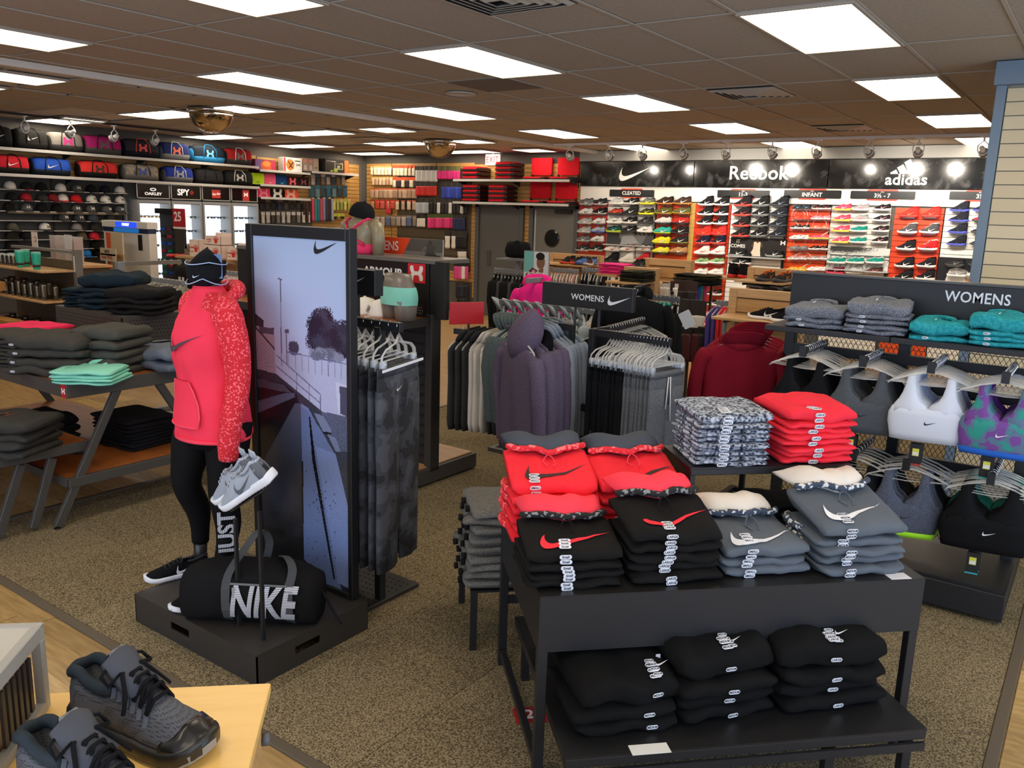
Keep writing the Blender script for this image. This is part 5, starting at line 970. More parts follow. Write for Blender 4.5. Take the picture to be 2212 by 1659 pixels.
# -- adidas rack with striped black jackets
ar, br2 = W(1068, 583, 'y', 7.3), W(1135, 592, 'y', 7.3); zz = ar.z
rack('grey rack of black striped jackets near the grey door', [(W(1118, 600, 'y', 7.3).x, 7.3, zz+.12)], [((ar.x, 7.3, zz), (br2.x, 7.3, zz))], mat=M('#7d8084', 'm'))
def jack(i, m):
    m = m@rz(RD(30)); hanger('clear hanger, %s along the striped jacket arm' % ORD[i], m, 'top', 'clear hangers on the striped jacket arm')
    o = hang_top('track_jacket', 'black track jacket with white sleeve stripes, %s along its arm' % ORD[i] if i < 5 else 'black and grey jacket, %s along its arm' % ORD[i], FB('#19191b') if i % 3 != 2 else FB('#44474a'), m@MX.Translation((0, 0, -.062)), w=.52, h=.74, seed=i, group='black striped jackets')
    if i < 5:
        for s in (-.008, .012, .032): MB().tube([(-.222+s, -.035, -.08), (-.255+s, -.042, -.2), (-.27+s, -.045, -.45)], .0045, 4).build('stripe', M('#e8e6e0'), o)
fill((ar.x, 7.3, zz), (br2.x+.1, 7.3, zz), 11, jack, .026)
p = Print(.30, .32, 60, '#dfe4e8'); p.poly([(0, .35), (.4, .35), (.4, 1), (0, 1)], '#7cc0bc').poly([(0, 0), (.55, 0), (.7, .35), (.35, .5), (.1, .3)], '#7a3040').ell(.68, .68, .17, .22, '#8a6450').ell(.66, .86, .18, .12, '#241c1a').poly([(.5, .4), (.8, .5), (.8, .2), (.5, .2)], '#8a6450')
q = W(1158, 578, 'y', 7.1); o = thing('picture_sign', 'small picture sign of a face with a white striped logo on the jacket rack', 'sign', q); box('panel', (-.155, .155, .002, .014, -.165, .165), M('#8c9094', 'm'), o); p.build('printed_picture', face((0, 0, 0), (1, 0, 0)), o)
text('adidas', .085, M('#f4f2ee'), face((0, -.002, -.06), (1, 0, 0)), o, bold=.02); box('rod', (-.006, .006, .004, .012, zz-q.z+.01, -.165), M('#7d8084', 'm'), o)
q = W(1112, 583, 'y', 7.3); o = duffel(('#1b1b1c', '#161617', '#202022'), 'small black bag sitting on top of the striped jacket rack', TR(q.x, 7.35, zz+.14, RD(20)), w=.24, h=.17, d=.14, mark='')
tag(box('rack_top_tray', (q.x-.2, q.x+.2, 7.22, 7.48, zz+.12, zz+.135), M('#7d8084', 'm')), 'grey tray under the small black bag', 'tray')
q = W(1158, 605, 'y', 6.2); hanger('clear hanger inside the hot pink top', TR(q.x, 6.2, q.z+.02, RD(20)), 'top'); hang_top('hooded_sweatshirt', 'hot pink hooded top showing above the pale grey ones', FB('#f0288c'), TR(q.x, 6.2, q.z-.03, RD(20)), w=.36, h=.4, th=.12, hood=1, seed=2)
rack('grey rack behind the hot pink hooded top', [(q.x, 6.35, q.z+.03)], [((q.x, 6.35, q.z), (q.x, 6.05, q.z))], (q.x-.2, q.x+.2, 6.1, 6.6), mat=M('#7d8084', 'm'))
# -- pale wooden slat gondolas
def wgond(px0, px1, pyt, y, lab, shelf_z=None, depth=.36, n=5, side=1):
    a, b = W(px0, pyt, 'y', y), W(px1, pyt, 'y', y); z1 = (a.z+b.z)/2; c = (a.x+b.x)/2; w = (b.x-a.x)/2
    o = thing('slatted_gondola', lab, 'gondola', (c, y, 0)); box('core', (-w+.06, w-.06, .02, .05, .12, z1-.07), M('#8f6e44', 'w'), o)
    for s in (-1, 1): box('end_post', (s*(w-.03)-.035, s*(w-.03)+.035, -.015, .085, 0, z1), WDL, o, .003)
    box('top_rail', (-w+.065, w-.065, -.01, .08, z1-.075, z1), WDL, o, .003); box('base', (-w, w, -.35, .4, 0, .12), WD, o, .003); k = 0
    me = flat_mesh(('gs', round(w, 2)), lambda: MB().box(-w+.066, w-.066, 0, .016, -.058, .058))
    while z1-.08-.125*(k+1) > .3 and k < 10: link('slat', me, WD, o, (0, .0, z1-.145-.125*k)); k += 1
    for i, sz in enumerate(shelf_z or []):
        box('shelf_board', (-w-.0, w, -depth, -.012, sz-.022, sz), WDL, o, .002)
        for s in (-.7, .7): box('shelf_bracket', (s*w-.006, s*w+.006, -depth+.05, -.01, sz-.05, sz-.022), CHAR, o)
    return o, c, w, z1
def shoefront(px, py, y, cols, lab, a=-100, st='run', s=1.0): p_ = W(px, py, 'y', y); return p_
g1, c1, w1, z1_ = wgond(1188, 1298, 549, 9.2, 'wooden slat gondola farthest left, with running shoes on its shelf', [W(1240, 570, 'y', 9.0).z])
sz = W(1240, 570, 'y', 9.0).z
for px, cc, l in ((1229, ('#2c2c30', '#e0502c', '#e0502c', '#222222'), 'black and orange shoe, left'), (1251, ('#2a2c30', '#e0502c', '#dddddd', '#222222'), 'black and orange shoe, second'), (1261, ('#5a7ab8', '#3a4a80', '#dddddd', '#333333'), 'blue shoe behind the orange soled one'), (1282, ('#5a7ac8', '#6a7290', '#dddddd', '#333333'), 'blue shoe, fourth'), (1302, ('#5a3c2c', '#e8e0d8', '#dddddd', '#333333'), 'brown shoe, last')):
    q = W(px, 570, 'y', 9.0); shoe('run', cc, l+' on the farthest wooden shelf', TR(min(q.x, c1+w1-.02), 8.98, sz+.001, RD(-88+rnd.uniform(-8, 8))), n=12)
bar = W(1190, 580, 'y', 8.6)
for k, (pa, pb, nn, mt, l, g_) in enumerate(((1192, 1250, 9, [M('#b9b4a8', 'f'), M('#d8a8a0', 'f')], 'pale grey top', 'the pale arm by the far gondola'), (1258, 1318, 9, [FB('#1c1c1e'), FB('#2a2a2c'), FB('#8a8c90')], 'black striped training top', 'the black arm by the far gondola'))):
    A, B_ = W(pa, 582, 'y', 8.3), W(pb, 586, 'y', 8.3); rack('grey garment arm under the farthest shoe shelf, %s part' % ('left', 'right')[k], [((A.x+B_.x)/2, 8.42, A.z+.02)], [((A.x, 8.3, A.z), (B_.x, 8.3, A.z))], ((A.x+B_.x)/2-.2, (A.x+B_.x)/2+.2, 8.2, 8.65), mat=M('#7d8084', 'm'))
    fill((A.x, 8.3, A.z), (B_.x, 8.3, A.z), nn, (lambda mt, l, g_: lambda i, m: hung('top', mt, l, g_, w=.42, h=.55, sleeves=0, th=.04)(i, m@rz(RD(25))))(mt, l, g_), .026)
g2, c2, w2, z2_ = wgond(1350, 1418, 578, 7.7, 'wooden slat gondola with black folded clothes, centre back', [W(1400, 610, 'y', 7.5).z], .4)
g2b, c2b, w2b, z2b = wgond(1392, 1494, 560, 8.6, 'wooden slat gondola just behind the centre one', None)
sz = W(1400, 610, 'y', 7.5).z
for i in range(5):
    q = W(1378+i*18, 606, 'y', 7.5)
    for k in range(3): folded('folded_leggings', 'black shiny folded leggings, pile %s, %s from the bottom' % (ORD[i], ORD[k]), 'leggings', FB('#1c1c1a' if (i+k) % 3 else '#3d3a22'), .26, .28, .035, TR(min(max(q.x, c2-w2+.14), c2+w2-.1)+.0 if i < 3 else c2-w2+.2+.0*i, 7.5-.0, sz+.001+.036*k, .0) if i < 2 else TR(q.x, 8.35, W(1400, 606, 'y', 8.35).z+.036*k), i+k, group='folded black leggings')
footed_tag(box('display_shelf', (W(1400, 610, 'y', 8.35).x, W(1482, 612, 'y', 8.35).x, 8.15, 8.58, W(1400, 606, 'y', 8.35).z-.024, W(1400, 606, 'y', 8.35).z-.001), WDL), 'wooden shelf board of black and gold folded clothes', 'shelf')
q0 = W(1335, 590, 'y', 7.9)
footed_tag(box('display_shelf', (W(1306, 592, 'y', 7.9).x, W(1352, 594, 'y', 7.9).x, 7.7, 8.0, q0.z-.03, q0.z-.005), WDL), 'small wooden shelf with bright pink folded clothes', 'shelf')
for k in range(3): folded('folded_shirt', 'bright pink folded top, %s from the bottom, centre back' % ORD[k], 'top', FB('#f03c8c'), .30, .26, .035, TR(q0.x, 7.86, q0.z-.004+.036*k), k, group='pink folded tops')
q = W(1382, 572, 'y', 8.5); shoe('run', ('#2a2a2c', '#5a5a5c', '#888888', '#222222'), 'dark shoe seen from behind on the centre gondola', TR(q.x, 8.45, q.z-.03, RD(-90)), n=12)
footed_tag(box('display_shelf', (q.x-.3, q.x+.2, 8.28, 8.6, q.z-.055, q.z-.031), WDL), 'wooden shelf under the dark shoe seen from behind', 'shelf')
# socks and small goods on the right of the centre gondola
def hangfree(pxs, py, y, w, h, bodies, card, lab, grp, hh=.05, name='sock_pair', cat='socks'):
    for i, px in enumerate(pxs):
        p = W(px, py, 'y', y); pack('%s, %s from the left in %s' % (lab, ORD[i], grp), TR(p.x, y, p.z, RD(rnd.uniform(-15, 15))), w, h, card, bodies[i % len(bodies)], grp, name, cat, hh)
    a, b = W(pxs[0]-4, py, 'y', y+.06), W(pxs[-1]+4, py, 'y', y+.06); o = thing('peg_bar', 'dark peg bar holding %s' % grp, 'rail', ((a.x+b.x)/2, y+.06, a.z))
    box('bar', (-(b.x-a.x)/2, (b.x-a.x)/2, -.012, .012, -.015, .03), CHAR, o); box('support', (-.012, .012, -.01, .01, -a.z+.02, -.015), CHAR, o)
hangfree((1436, 1446, 1455), 615, 8.0, .13, .26, setd('#efe9dd'), M('#e8e2d8'), 'white sock pair', 'the white socks by the centre gondola', .03)
hangfree((1462, 1472, 1483, 1494), 610, 8.0, .13, .26, setd('#1c1a1a', '#241f1f'), M('#3a201c'), 'black carded item', 'the black cards by the centre gondola', .09)
hangfree((1500, 1507, 1514, 1521), 600, 8.3, .12, .38, setd('#e0408c', '#3a5ab8', '#2aa08c', '#c83a6c'), M('#3a3a44'), 'pink and teal strappy top', 'the colourful strappy tops', .05, 'strappy_vest', 'top')
hangfree((1476, 1489, 1501, 1513), 652, 7.4, .14, .36, setd('#ece5d6'), M('#2c2420'), 'long white sock pair', 'the long white sock row', .13)
hangfree(tuple(range(1474, 1512, 8)), 712, 7.2, .13, .3, setd('#4a1a1e', '#561e22'), M('#241a18'), 'dark red sock pair', 'the dark red sock row', .04); hangfree((1512, 1520), 712, 7.2, .13, .34, setd('#15181e'), M('#1c1c1c'), 'black sock pair', 'the black socks beside the red ones', .04)
# teal tops
TE = FB('#20a090'); A, B_ = W(1408, 642, 'y', 6.6), W(1468, 648, 'y', 6.6)
rack('dark rack of teal tops in front of the centre gondola', [((A.x+B_.x)/2, 6.75, A.z+.02)], [((A.x-.05, 6.6, A.z), (B_.x, 6.6, A.z))], ((A.x+B_.x)/2-.2, (A.x+B_.x)/2+.25, 6.45, 7.0), mat=M('#4a4d52', 'm'))
def tealm(i, m):
    m = m@rz(RD(20)); hanger('clear hanger, %s along the teal top arm' % ORD[i], m, 'top', 'clear hangers on the teal top arm')
    if i < 5:
        o = hang_top('sweatshirt', 'teal sweatshirt, %s along its arm' % ORD[i], TE, m@MX.Translation((0, 0, -.062)), w=.46, h=.62, seed=i, group='teal sweatshirts')
        if i == 4: text('VEN', .07, M('#1c3a3a'), face((.0, -.045, -.42), (1, 0, 0)), o, bold=.03)
    else:
        o = hang_top('sweatshirt', 'black sweatshirt beside the teal ones, %s along the arm' % ORD[i], BKF, m@MX.Translation((0, 0, -.062)), w=.46, h=.66, seed=i, group='black sweatshirts')
fill((A.x, 6.6, A.z), (B_.x, 6.6, A.z), 7, tealm, .026)
q = W(1484, 690, 'y', 6.4); tag(MB().prism(rrect(.10, .14, .01), face(q, (.85, .2, .5)), .002).build('hang_tag', M('#c8d0dc')), 'large white swing tag beside the teal sweatshirts', 'tag')
# grey seating plinth of pale wood on the floor
a = W(1530, 745, 'z', .16); b = W(1445, 868, 'z', .16)
o = thing('low_wooden_platform', 'low pale wooden platform on the floor behind the joggers', 'platform', (0, 0, 0)); box('top', (-4.7, -3.55, 7.6, 11.4, .13, .16), WD, o, .003); box('plinth', (-4.66, -3.59, 7.64, 11.36, 0, .13), M('#b4884e', 'w'), o)
# -- gondolas on the right
g3, c3, w3, z3 = wgond(1617, 1720, 580, 8.4, 'wooden slat gondola with dark orange-lined shoes on top', [W(1640, 607, 'y', 8.1).z, W(1640, 630, 'y', 8.1).z], .38)
for i, (px, l) in enumerate(((1652, 'left'), (1688, 'right'))): q = W(px, 606, 'y', 8.15); shoe('run', ('#2c2826', '#4a4846', '#e87a3c', '#e87a3c'), '%s dark shoe with orange lining on the upper wooden shelf' % l, TR(q.x, 8.18, W(1640, 607, 'y', 8.1).z+.001, RD(-95)), n=12, scale=1.1)
for i in range(6): q = W(1636+i*12, 628, 'y', 8.15); folded('folded_leggings', 'dark folded item, %s from the left under the orange-lined shoes' % ORD[i], 'clothing', FB('#2c2b2a' if i % 2 else '#6a6866'), .16, .26, .06, TR(q.x, 8.18, W(1640, 630, 'y', 8.1).z+.001), i, group='dark folded items')
q = W(1605, 598, 'y', 8.8); footed_tag(box('display_shelf', (q.x-.42, q.x+.35, 8.6, 8.98, q.z-.03, q.z-.008), WDL), 'wooden shelf end with bright red shoes', 'shelf')
for i, px in enumerate((1592, 1615)): qq = W(px, 596, 'y', 8.8); shoe('high', ('#1f1c1e', '#e0342c', '#e0342c', '#e0342c'), '%s black high-top with red heel seen from behind' % ('left', 'right')[i], TR(qq.x, 8.8, q.z-.007, RD(80)), n=12, scale=1.1)
gz = 1.12; g4, c4, w4, z4 = wgond(1578, 1740, 628, 7.15, 'nearest wooden slat gondola holding a pair of black white-soled shoes', [W(1600, 684, 'y', 6.95).z], .40)
sz = W(1600, 684, 'y', 6.95).z; SK = ('#141416', '#f0efec', '#f0f0f0', '#141416')
q = W(1650, 684, 'y', 6.85); shoe('run', SK, 'black white-soled shoe, left one of the pair on the wooden gondola', TR(q.x, 6.94, sz+.001, RD(176)), n=22, scale=1.12)
shoe('run', SK, 'black white-soled shoe with white tick, right one of the pair on the gondola', TR(q.x+.21, 6.87, sz+.001, RD(176)), n=22, scale=1.12)
# red and grey clothes hanging left of it
A = W(1562, 652, 'y', 7.4)
rack('grey rack of red and grey clothes left of the nearest wooden gondola', [(A.x+.1, 7.55, A.z+.02)], [((A.x-.02, 7.3, A.z), (A.x+.2, 7.3, A.z))], (A.x-.05, A.x+.3, 7.2, 7.8), mat=M('#7d8084', 'm'))
fill((A.x-.02, 7.3, A.z), (A.x+.14, 7.3, A.z), 5, lambda i, m: hung('top', [FB('#5a4a8c'), FB('#e83c3c'), HB('#8a948c', '#a4aca6')], ['purple top', 'bright red top', 'grey green top'], 'the mixed arm left of the wooden gondola', N=5, w=.40, h=.62, sleeves=0)(i, m), .026)
# -- maroon hooded tops
MRN = FB('#7c1424'); A, B_ = (-1.80, 5.0, 1.27), (-1.93, 5.55, 1.27)
rack('black arm stand of maroon hooded tops left of the bra gondola', [(B_[0], B_[1]+.05, 1.29)], [(A, B_)], (B_[0]-.15, B_[0]+.2, 5.35, 5.8))
def mar(i, m):
    m = m@rz(RD(15)); hanger('clear hanger, %s in the maroon group' % ORD[i], m, 'top', 'clear hangers on the maroon group'); o = hang_top('hooded_sweatshirt', 'maroon funnel-neck hooded top, %s from the front' % ORD[i], MRN, m@MX.Translation((0, 0, -.062)), w=.50, h=.60, th=.10 if i == 0 else .06, seed=i, hood=1, group='maroon hooded tops')
    if i == 0:
        swoosh(o, face((.10, -.062, -.22), (1, 0, 0)), .05, M('#e8d8d8')); MB().tube([(.11*cos(a), -.03+.05*sin(a), -.02+.02*cos(2*a)) for a in [2*pi*k/14 for k in range(15)]], .035, 8).build('cowl', MRN, o, True)
fill(A, B_, 5, mar, .026)
# ------------------------------------------------------------------ left middle ground
UAT = .885; GM = M('#4a4742', 'm', .5); OW = M('#b36a34', 'w', .38, '#9c5826')
# red-badged nesting tables: slanted steel frames, wooden tops
def slant_table(lab, x0, x1, y0, y1, z, legs, rim=.075, badge=None, shelf=None):
    o = thing('display_table', lab, 'table', ((x0+x1)/2, (y0+y1)/2, 0)); cx_, cy_ = o.location.x, o.location.y; a = (x0-cx_, x1-cx_, y0-cy_, y1-cy_)
    box('wooden_top', (a[0]+.012, a[1]-.012, a[2]+.012, a[3]-.012, z-.02, z), OW, o)
    MB().box(a[0], a[1], a[2], a[2]+.012, z-rim, z+.001).box(a[0], a[1], a[3]-.012, a[3], z-rim, z+.001).box(a[0], a[0]+.012, a[2]+.012, a[3]-.012, z-rim, z+.001).box(a[1]-.012, a[1], a[2]+.012, a[3]-.012, z-rim, z+.001).build('rim', GM, o, bev=.003)
    for x, ya, za_, yb, zb in legs: MB().bar((x-cx_, ya-cy_, za_), (x-cx_, yb-cy_, zb), .05, .032, (1, 0, 0)).build('leg', GM, o, bev=.003)
    if shelf:
        for (sx0, sx1, sy0, sy1, szz) in shelf:
            box('lower_shelf', (sx0-cx_, sx1-cx_, sy0-cy_, sy1-cy_, szz-.018, szz), OW, o); MB().box(sx1-cx_-.012, sx1-cx_+.022, sy0-cy_, sy1-cy_, szz-.055, szz+.004).box(sx0-cx_, sx1-cx_, sy0-cy_-.015, sy0-cy_, szz-.05, szz+.004).build('shelf_rail', GM, o, bev=.002)
    if badge: q = MX.Translation((badge[0]-cx_, badge[1]-cy_, badge[2]))@badge[3]; plate('red_badge', .055, .082, M('#c8242e', 'p', .4), q, o, .0015); hmark(o, q@MX.Translation((0, 0, .002)), .04, M('#f0ece8'))
    return o
c0 = W(143, 832, 'z', UAT); X1, Y0 = c0.x, c0.y
tA = slant_table('tall steel display table with an orange wooden top and a red badge', X1-2.2, X1, Y0, Y0+1.12, UAT, [(X1-.03, Y0+.03+.30, UAT-.07, Y0-.1, .02), (X1-.03, Y0+.60, UAT-.07, Y0+1.08, .02), (X1-2.15, Y0+.33, UAT-.07, Y0-.1, .02), (X1-2.15, Y0+.60, UAT-.07, Y0+1.08, .02)], .085, (X1-.035, Y0-.0015, UAT-.042, face((0, 0, 0), (1, 0, 0))), [(X1-2.15, X1-.03, Y0-.02, Y0+1.0, .30)])
for y in (Y0-.1, Y0+1.08): MB().lathe([(.0, 0), (.022, 0), (.024, .01), (.0, .02)], 12).build('foot', M('#161616'), tA, loc=(X1-.03-tA.location.x, y-tA.location.y, 0))
c1_ = W(40, 982, 'z', .5); X2, Y2 = c1_.x, c1_.y
tB = slant_table('low steel display table with an orange top, in front of the tall one', X2-1.9, X2, Y2-.62, Y2+.42, .5, [(X2-.03, Y2-.58+.0, .43, Y2-.62-.0, .02), (X2-.03, Y2+.02, .43, Y2-.14, .02), (X2-.03, Y2+.20, .43, Y2+.06, .02), (X2-1.8, Y2+.1, .43, Y2-.1, .02), (X2-1.8, Y2-.5, .43, Y2-.58, .02)], .06)
tB.location.y += 0
# perforated bin on the tall table
def perf(name, par, m, w, h, mat, pitch=.028, rows_=None, hole=M('#121110', 'p', .8)):
    plate(name, w, h, mat, m, par, .003); mb = MB(); nx, ny = int(w/pitch)-1, int(h/pitch)-1
    for i in range(nx):
        for j in range(ny):
            x, y = (i-(nx-1)/2)*pitch+(pitch/2 if j % 2 else 0), (j-(ny-1)/2)*pitch; mb.add([(x+.006*cos(t), y+.006*sin(t), .0034) for t in [pi*k/3 for k in range(6)]], [tuple(range(6))])
    o = decal('punched_holes', mb.mesh('punched_holes'), hole, m, par); o['kind'] = 'stuff'; return o
cb = W(262, 684, 'z', 1.105); bx1, by0 = cb.x, cb.y; bx1 = cb.x
bxr = bx1+.0; byb = W(350, 676, 'z', 1.105).y
ob = thing('perforated_riser', 'dark perforated steel riser on the tall orange-topped table', 'riser', (bx1, by0, UAT+.001)); H = 1.105-UAT-.002
box('top', (-1.0, 0, 0, .55, H-.012, H), GM, ob, .002); box('back', (-1.0, 0, .54, .55, 0, H-.012), GM, ob)
perf('front_panel', ob, face((-.5, 0, H/2), (1, 0, 0)), .98, H-.02, GM); perf('side_panel', ob, face((0, .275, H/2), (0, 1, 0)), .53, H-.02, GM)
NV, KB, CG, GG = FB('#1c2a33', 6), FB('#1d1c1c', 6), FB('#43413c', 6), FB('#4c4b45', 6)
def stack(x, y, z, n, t, mat, w, d, a, lab, nm='folded_sweatshirt', cat='sweatshirt', top=1.4, seed=0, jit=.012, grp=None, lay=2, slope=0):
    out = []; zz = z+.001
    for k in range(n):
        tt = t*(top if k == n-1 else 1)
        o = folded(nm, lab % (('topmost' if k == n-1 else ORD[k]+' from the bottom') if n > 1 else 'single'), cat, mat[k % len(mat)] if isinstance(mat, list) else mat, w, d, round(tt, 3), TR(x+rnd.uniform(-jit, jit), y+rnd.uniform(-jit, jit), zz, a+RD(rnd.uniform(-4, 4))), seed+k, lay, grp or (lab % 'one').replace(', one', ''), slope)
        out.append(o); zz += tt*.97
    return out
zt = 1.106
p = (bx1-.47, by0+.26); s1 = stack(p[0]-.04, p[1], zt, 5, .046, NV, .44, .38, RD(35), 'dark navy folded sweatshirt, %s in the tall navy stack', top=2.1, lay=1)
stack(p[0]-.36, p[1]-.06, zt, 3, .045, NV, .26, .34, RD(35), 'dark navy folded sweatshirt, %s in the short left navy stack'); stack(bx1-.12, p[1]-.02, zt, 4, .042, KB, .42, .36, RD(38), 'black folded sweatshirt, %s in the black stack on the riser', top=1.9, lay=1); 
for k, (dx, dz) in enumerate(((-.44, .09), (-.46, .05), (-.40, .02))): pass
qq = W(110, 740, 'z', UAT+.2)
stack(X1-.42, Y0+.18, UAT, 4, .058, CG, .46, .40, RD(32), 'charcoal folded hooded sweatshirt, %s in the big charcoal stack', top=1.35, seed=2, lay=1)
for g_ in [o_ for o_ in COL.objects if 'big charcoal stack' in o_.get('label', '')]: sticker(g_, face((-.17, -.205, .03), (1, 0, 0)), 'LARGE', .9)
stack(X1-.23, Y0+.42, UAT, 5, .055, GG, .36, .34, RD(20), 'olive grey folded sweatshirt, %s in the stack before the riser', top=1.3, seed=1, lay=1)
stack(X1-.86, Y0+.16, UAT, 4, .05, CG, .44, .36, RD(30), 'charcoal folded sweatshirt, %s in the stack at the left picture edge', seed=3); stack(X1-1.12, Y0+.36, UAT+.0, 4, .05, FB('#e8305c'), .40, .34, RD(20), 'hot pink folded sweatshirt, %s behind the left edge stack', seed=3)
MINT = FB('#8fdcc4', 6); mt_ = stack(X1-.02, Y0+.17, UAT, 2, .036, MINT, .36, .30, RD(38), 'mint green folded shirt, %s near the table corner', 'folded_shirt', 'shirt', top=1.3)
MB().tube([(.05*cos(a), .13+.03*sin(a), .044+.01*sin(a)) for a in [pi*k/8 for k in range(-2, 11)]], .016, 6).build('collar', MINT, mt_[-1], True)
for k in range(4): plate('size_mark', .012, .004, INK, face((-.12+.0*k, -.05+.03*k, .047), (1, 0, 0), (0, 1, 0)), mt_[-1], .001)
q = (X1+.0, Y0+.62); sl = stack(X1-.14, Y0+.78, UAT, 1, .14, HB('#5c6470', '#737b88', 240), .46, .46, RD(8), 'slate grey folded jacket with dark trim, %s at the back right of the table', 'folded_jacket', 'jacket', top=1)
MB().tube([(-.2, -.1, .13), (-.05, .05, .15), (.15, .08, .145), (.22, .05, .13)], .012, 6).build('collar_trim', KB, sl[0], True)
# low table clothes and things on its shelf
st_ = stack(X2-.1, Y2+.02, .5, 4, .052, FB('#3b3a36', 6), .42, .36, RD(28), 'dark grey folded sweatshirt, %s on the low orange-topped table', top=1.3, lay=1); hmark(st_[-1], face((-.02, .0, .072), (cos(-.4), sin(-.4), 0), (0, 1, 0)), .10, M('#5c3a34', 'f'))
stack(X1-.5, Y0+.7, .30, 4, .05, FB('#201e20', 6), .44, .38, RD(5), 'black folded sweatshirt, %s on the lower shelf of the tall table'); stack(X1-.9, Y0+.25, .30, 2, .09, FB('#1c1b1c', 6), .42, .34, RD(5), 'black folded trousers, %s at the left of the lower shelf', 'folded_trousers', 'trousers')
for i, (dx, dy, a) in enumerate(((-.30, .34, 10), (-.52, .3, 30))): shoe('run', ('#1c1b1c', '#242324', '#555555', '#1a1a1a'), '%s black shoe on the lower shelf of the tall table' % ('right', 'left')[i], TR(X1+dx-.3, Y0+dy-.05, .301, RD(a+180)), n=14)
# wooden shelf rack of tumblers at the left edge
yT = 4.6; zs3 = [W(100, 583, 'y', yT).z, W(60, 640, 'y', yT).z, W(60, 700, 'y', yT).z-.12]
xr = W(118, 600, 'y', yT).x; o = thing('tumbler_rack', 'grey steel rack with wooden shelves of insulated tumblers', 'rack', (xr, yT, 0))
box('upright', (-.02, .05, .22, .30, 0, W(115, 540, 'y', yT).z), M('#77726a', 'm'), o); box('top_rail', (-1.5, .05, .23, .29, W(80, 540, 'y', yT).z-.03, W(80, 540, 'y', yT).z), M('#77726a', 'm'), o); box('logo_strip', (.012, .034, .215, .219, zs3[0]-.02, zs3[0]+.16), M('#d8d4cc'), o)
for z in zs3: box('shelf_board', (-1.5, 0, -.14, .22, z-.022, z), WDL, o, .002)
box('back_panel', (-1.5, -.02, .24, .26, .1, zs3[0]+.1), M('#5a4c3a', 'w'), o)
TM, SS = M('#35b89a', 'p', .35), M('#8f8878', 'c', .3)
def tumbler(x, y, z, mat, lab, r=.044, h=.165, grp=None, lidm=None):
    t = thing('tumbler', lab, 'tumbler', (x, y, z+.001), group=grp)
    link('cup', cm(('tum', r, h), lambda: MB().lathe([(r*.72, 0), (r*.74, h*.12), (r*.8, h*.3), (r, h*.9), (r, h)], 18)), mat, t); link('band', cm(('tub', r), lambda: MB().lathe([(r*.775, h*.14), (r*.815, h*.30)], 18)), M('#2c2f2e', 'p', .4), t)
    link('lid', cm(('tul', r, h), lambda: MB().lathe([(r*.98, h), (r*.95, h+.012), (r*.3, h+.014)], 18)), lidm or M('#c8d8d4', 'g', .1, None, .5), t)
for i, (px, yy, l) in enumerate(((45, yT-.06, 'left'), (57, yT+.06, 'middle, set behind'), (80, yT-.06, 'right'))): q = W(px, 583, 'y', yy); tumbler(q.x, yy, zs3[0], TM, 'mint green tumbler with black band, %s of three' % l, .05, .185)
for i in range(7):
    q = W(2+i*5.5, 575, 'y', yT+.1); tumbler(W(4+(i % 4)*9, 578, 'y', yT-.03).x, yT-.03+.11*(i//4), zs3[0], SS, 'steel tumbler at the left of the mint ones, %s' % ORD[i], .036, .12, 'steel tumblers on the upper shelf')
for r_, (z, n, py) in enumerate(((zs3[1], 8, 640), (zs3[2], 7, 695))):
    for i in range(n):
        for k in range(2): tumbler(W(6+i*13, py, 'y', yT-.05).x, yT-.06+.13*k, z, SS, 'steel bottle on the %s tumbler shelf, %s from the left, %s row' % (('middle', 'lower')[r_], ORD[i], ('front', 'back')[k]), .04, .15+.03*((i+k) % 2), 'steel bottles', M('#1d1b19', 'p', .4))
for i, (px, z) in enumerate(((0, zs3[0]-.17), (10, zs3[1]-.24))): tag(box('cardboard_carton', (W(px, 600, 'y', 4.4).x-.25, W(px+22*(i+.3), 600, 'y', 4.4).x, 4.25, 4.42, 0 if i else z-.1, z), M('#b8864a', 'f')), '%s plain brown carton at the left picture edge' % ('upper', 'lower')[i], 'carton')
# sign card and clear jars beside it
q = W(75, 520, 'y', 5.2); o = thing('card_sign', 'small upright card sign with a red printed box above the tumblers', 'sign', q); box('card', (-.075, .075, -.003, .003, -.11, .11), M('#e8dccc'), o); plate('red_print', .06, .06, M('#b84a3c'), face((.02, -.004, .02), (1, 0, 0)), o); plate('card_window', .045, .04, M('#e8dccc'), face((.02, -.0055, .02), (1, 0, 0)), o); box('stem', (-.004, .004, -.003, .003, -q.z, -.11), CHAR, o)
zc = W(165, 568, 'y', 5.5); o = thing('counter_unit', 'wooden shelf counter with clear jars of small goods', 'counter', (zc.x, 5.5, 0)); box('shelf_board', (-.45, .5, -.2, .2, zc.z-.03, zc.z), WDL, o); box('body', (-.42, .46, -.15, .18, 0, zc.z-.03), M('#4c463c', 'm'), o)
for i, px in enumerate((126, 146, 166)): q = W(px, 560, 'y', 5.45); t = thing('clear_jar', 'clear tall jar of pink and grey sachets, %s' % ('left', 'middle', 'right')[i], 'jar', (q.x, 5.45, zc.z+.001)); box('jar_body', (-.065, .065, -.06, .06, 0, .32), M('#d8ccc4', 'g', .2, None, .55), t); box('contents', (-.05, .05, -.04, .04, .004, .2+.03*i), M(('#a86a6c', '#b8b4b4', '#a87070')[i], 'f'), t); box('lid', (-.068, .068, -.063, .063, .32, .335), CLR, t)
q = W(146, 532, 'y', 5.35); tag(box('notice_card', (q.x-.09, q.x+.09, 5.36, 5.364, zc.z+.18, zc.z+.36), M('#dcd8d2')), 'white notice card in front of the clear jars', 'sign')
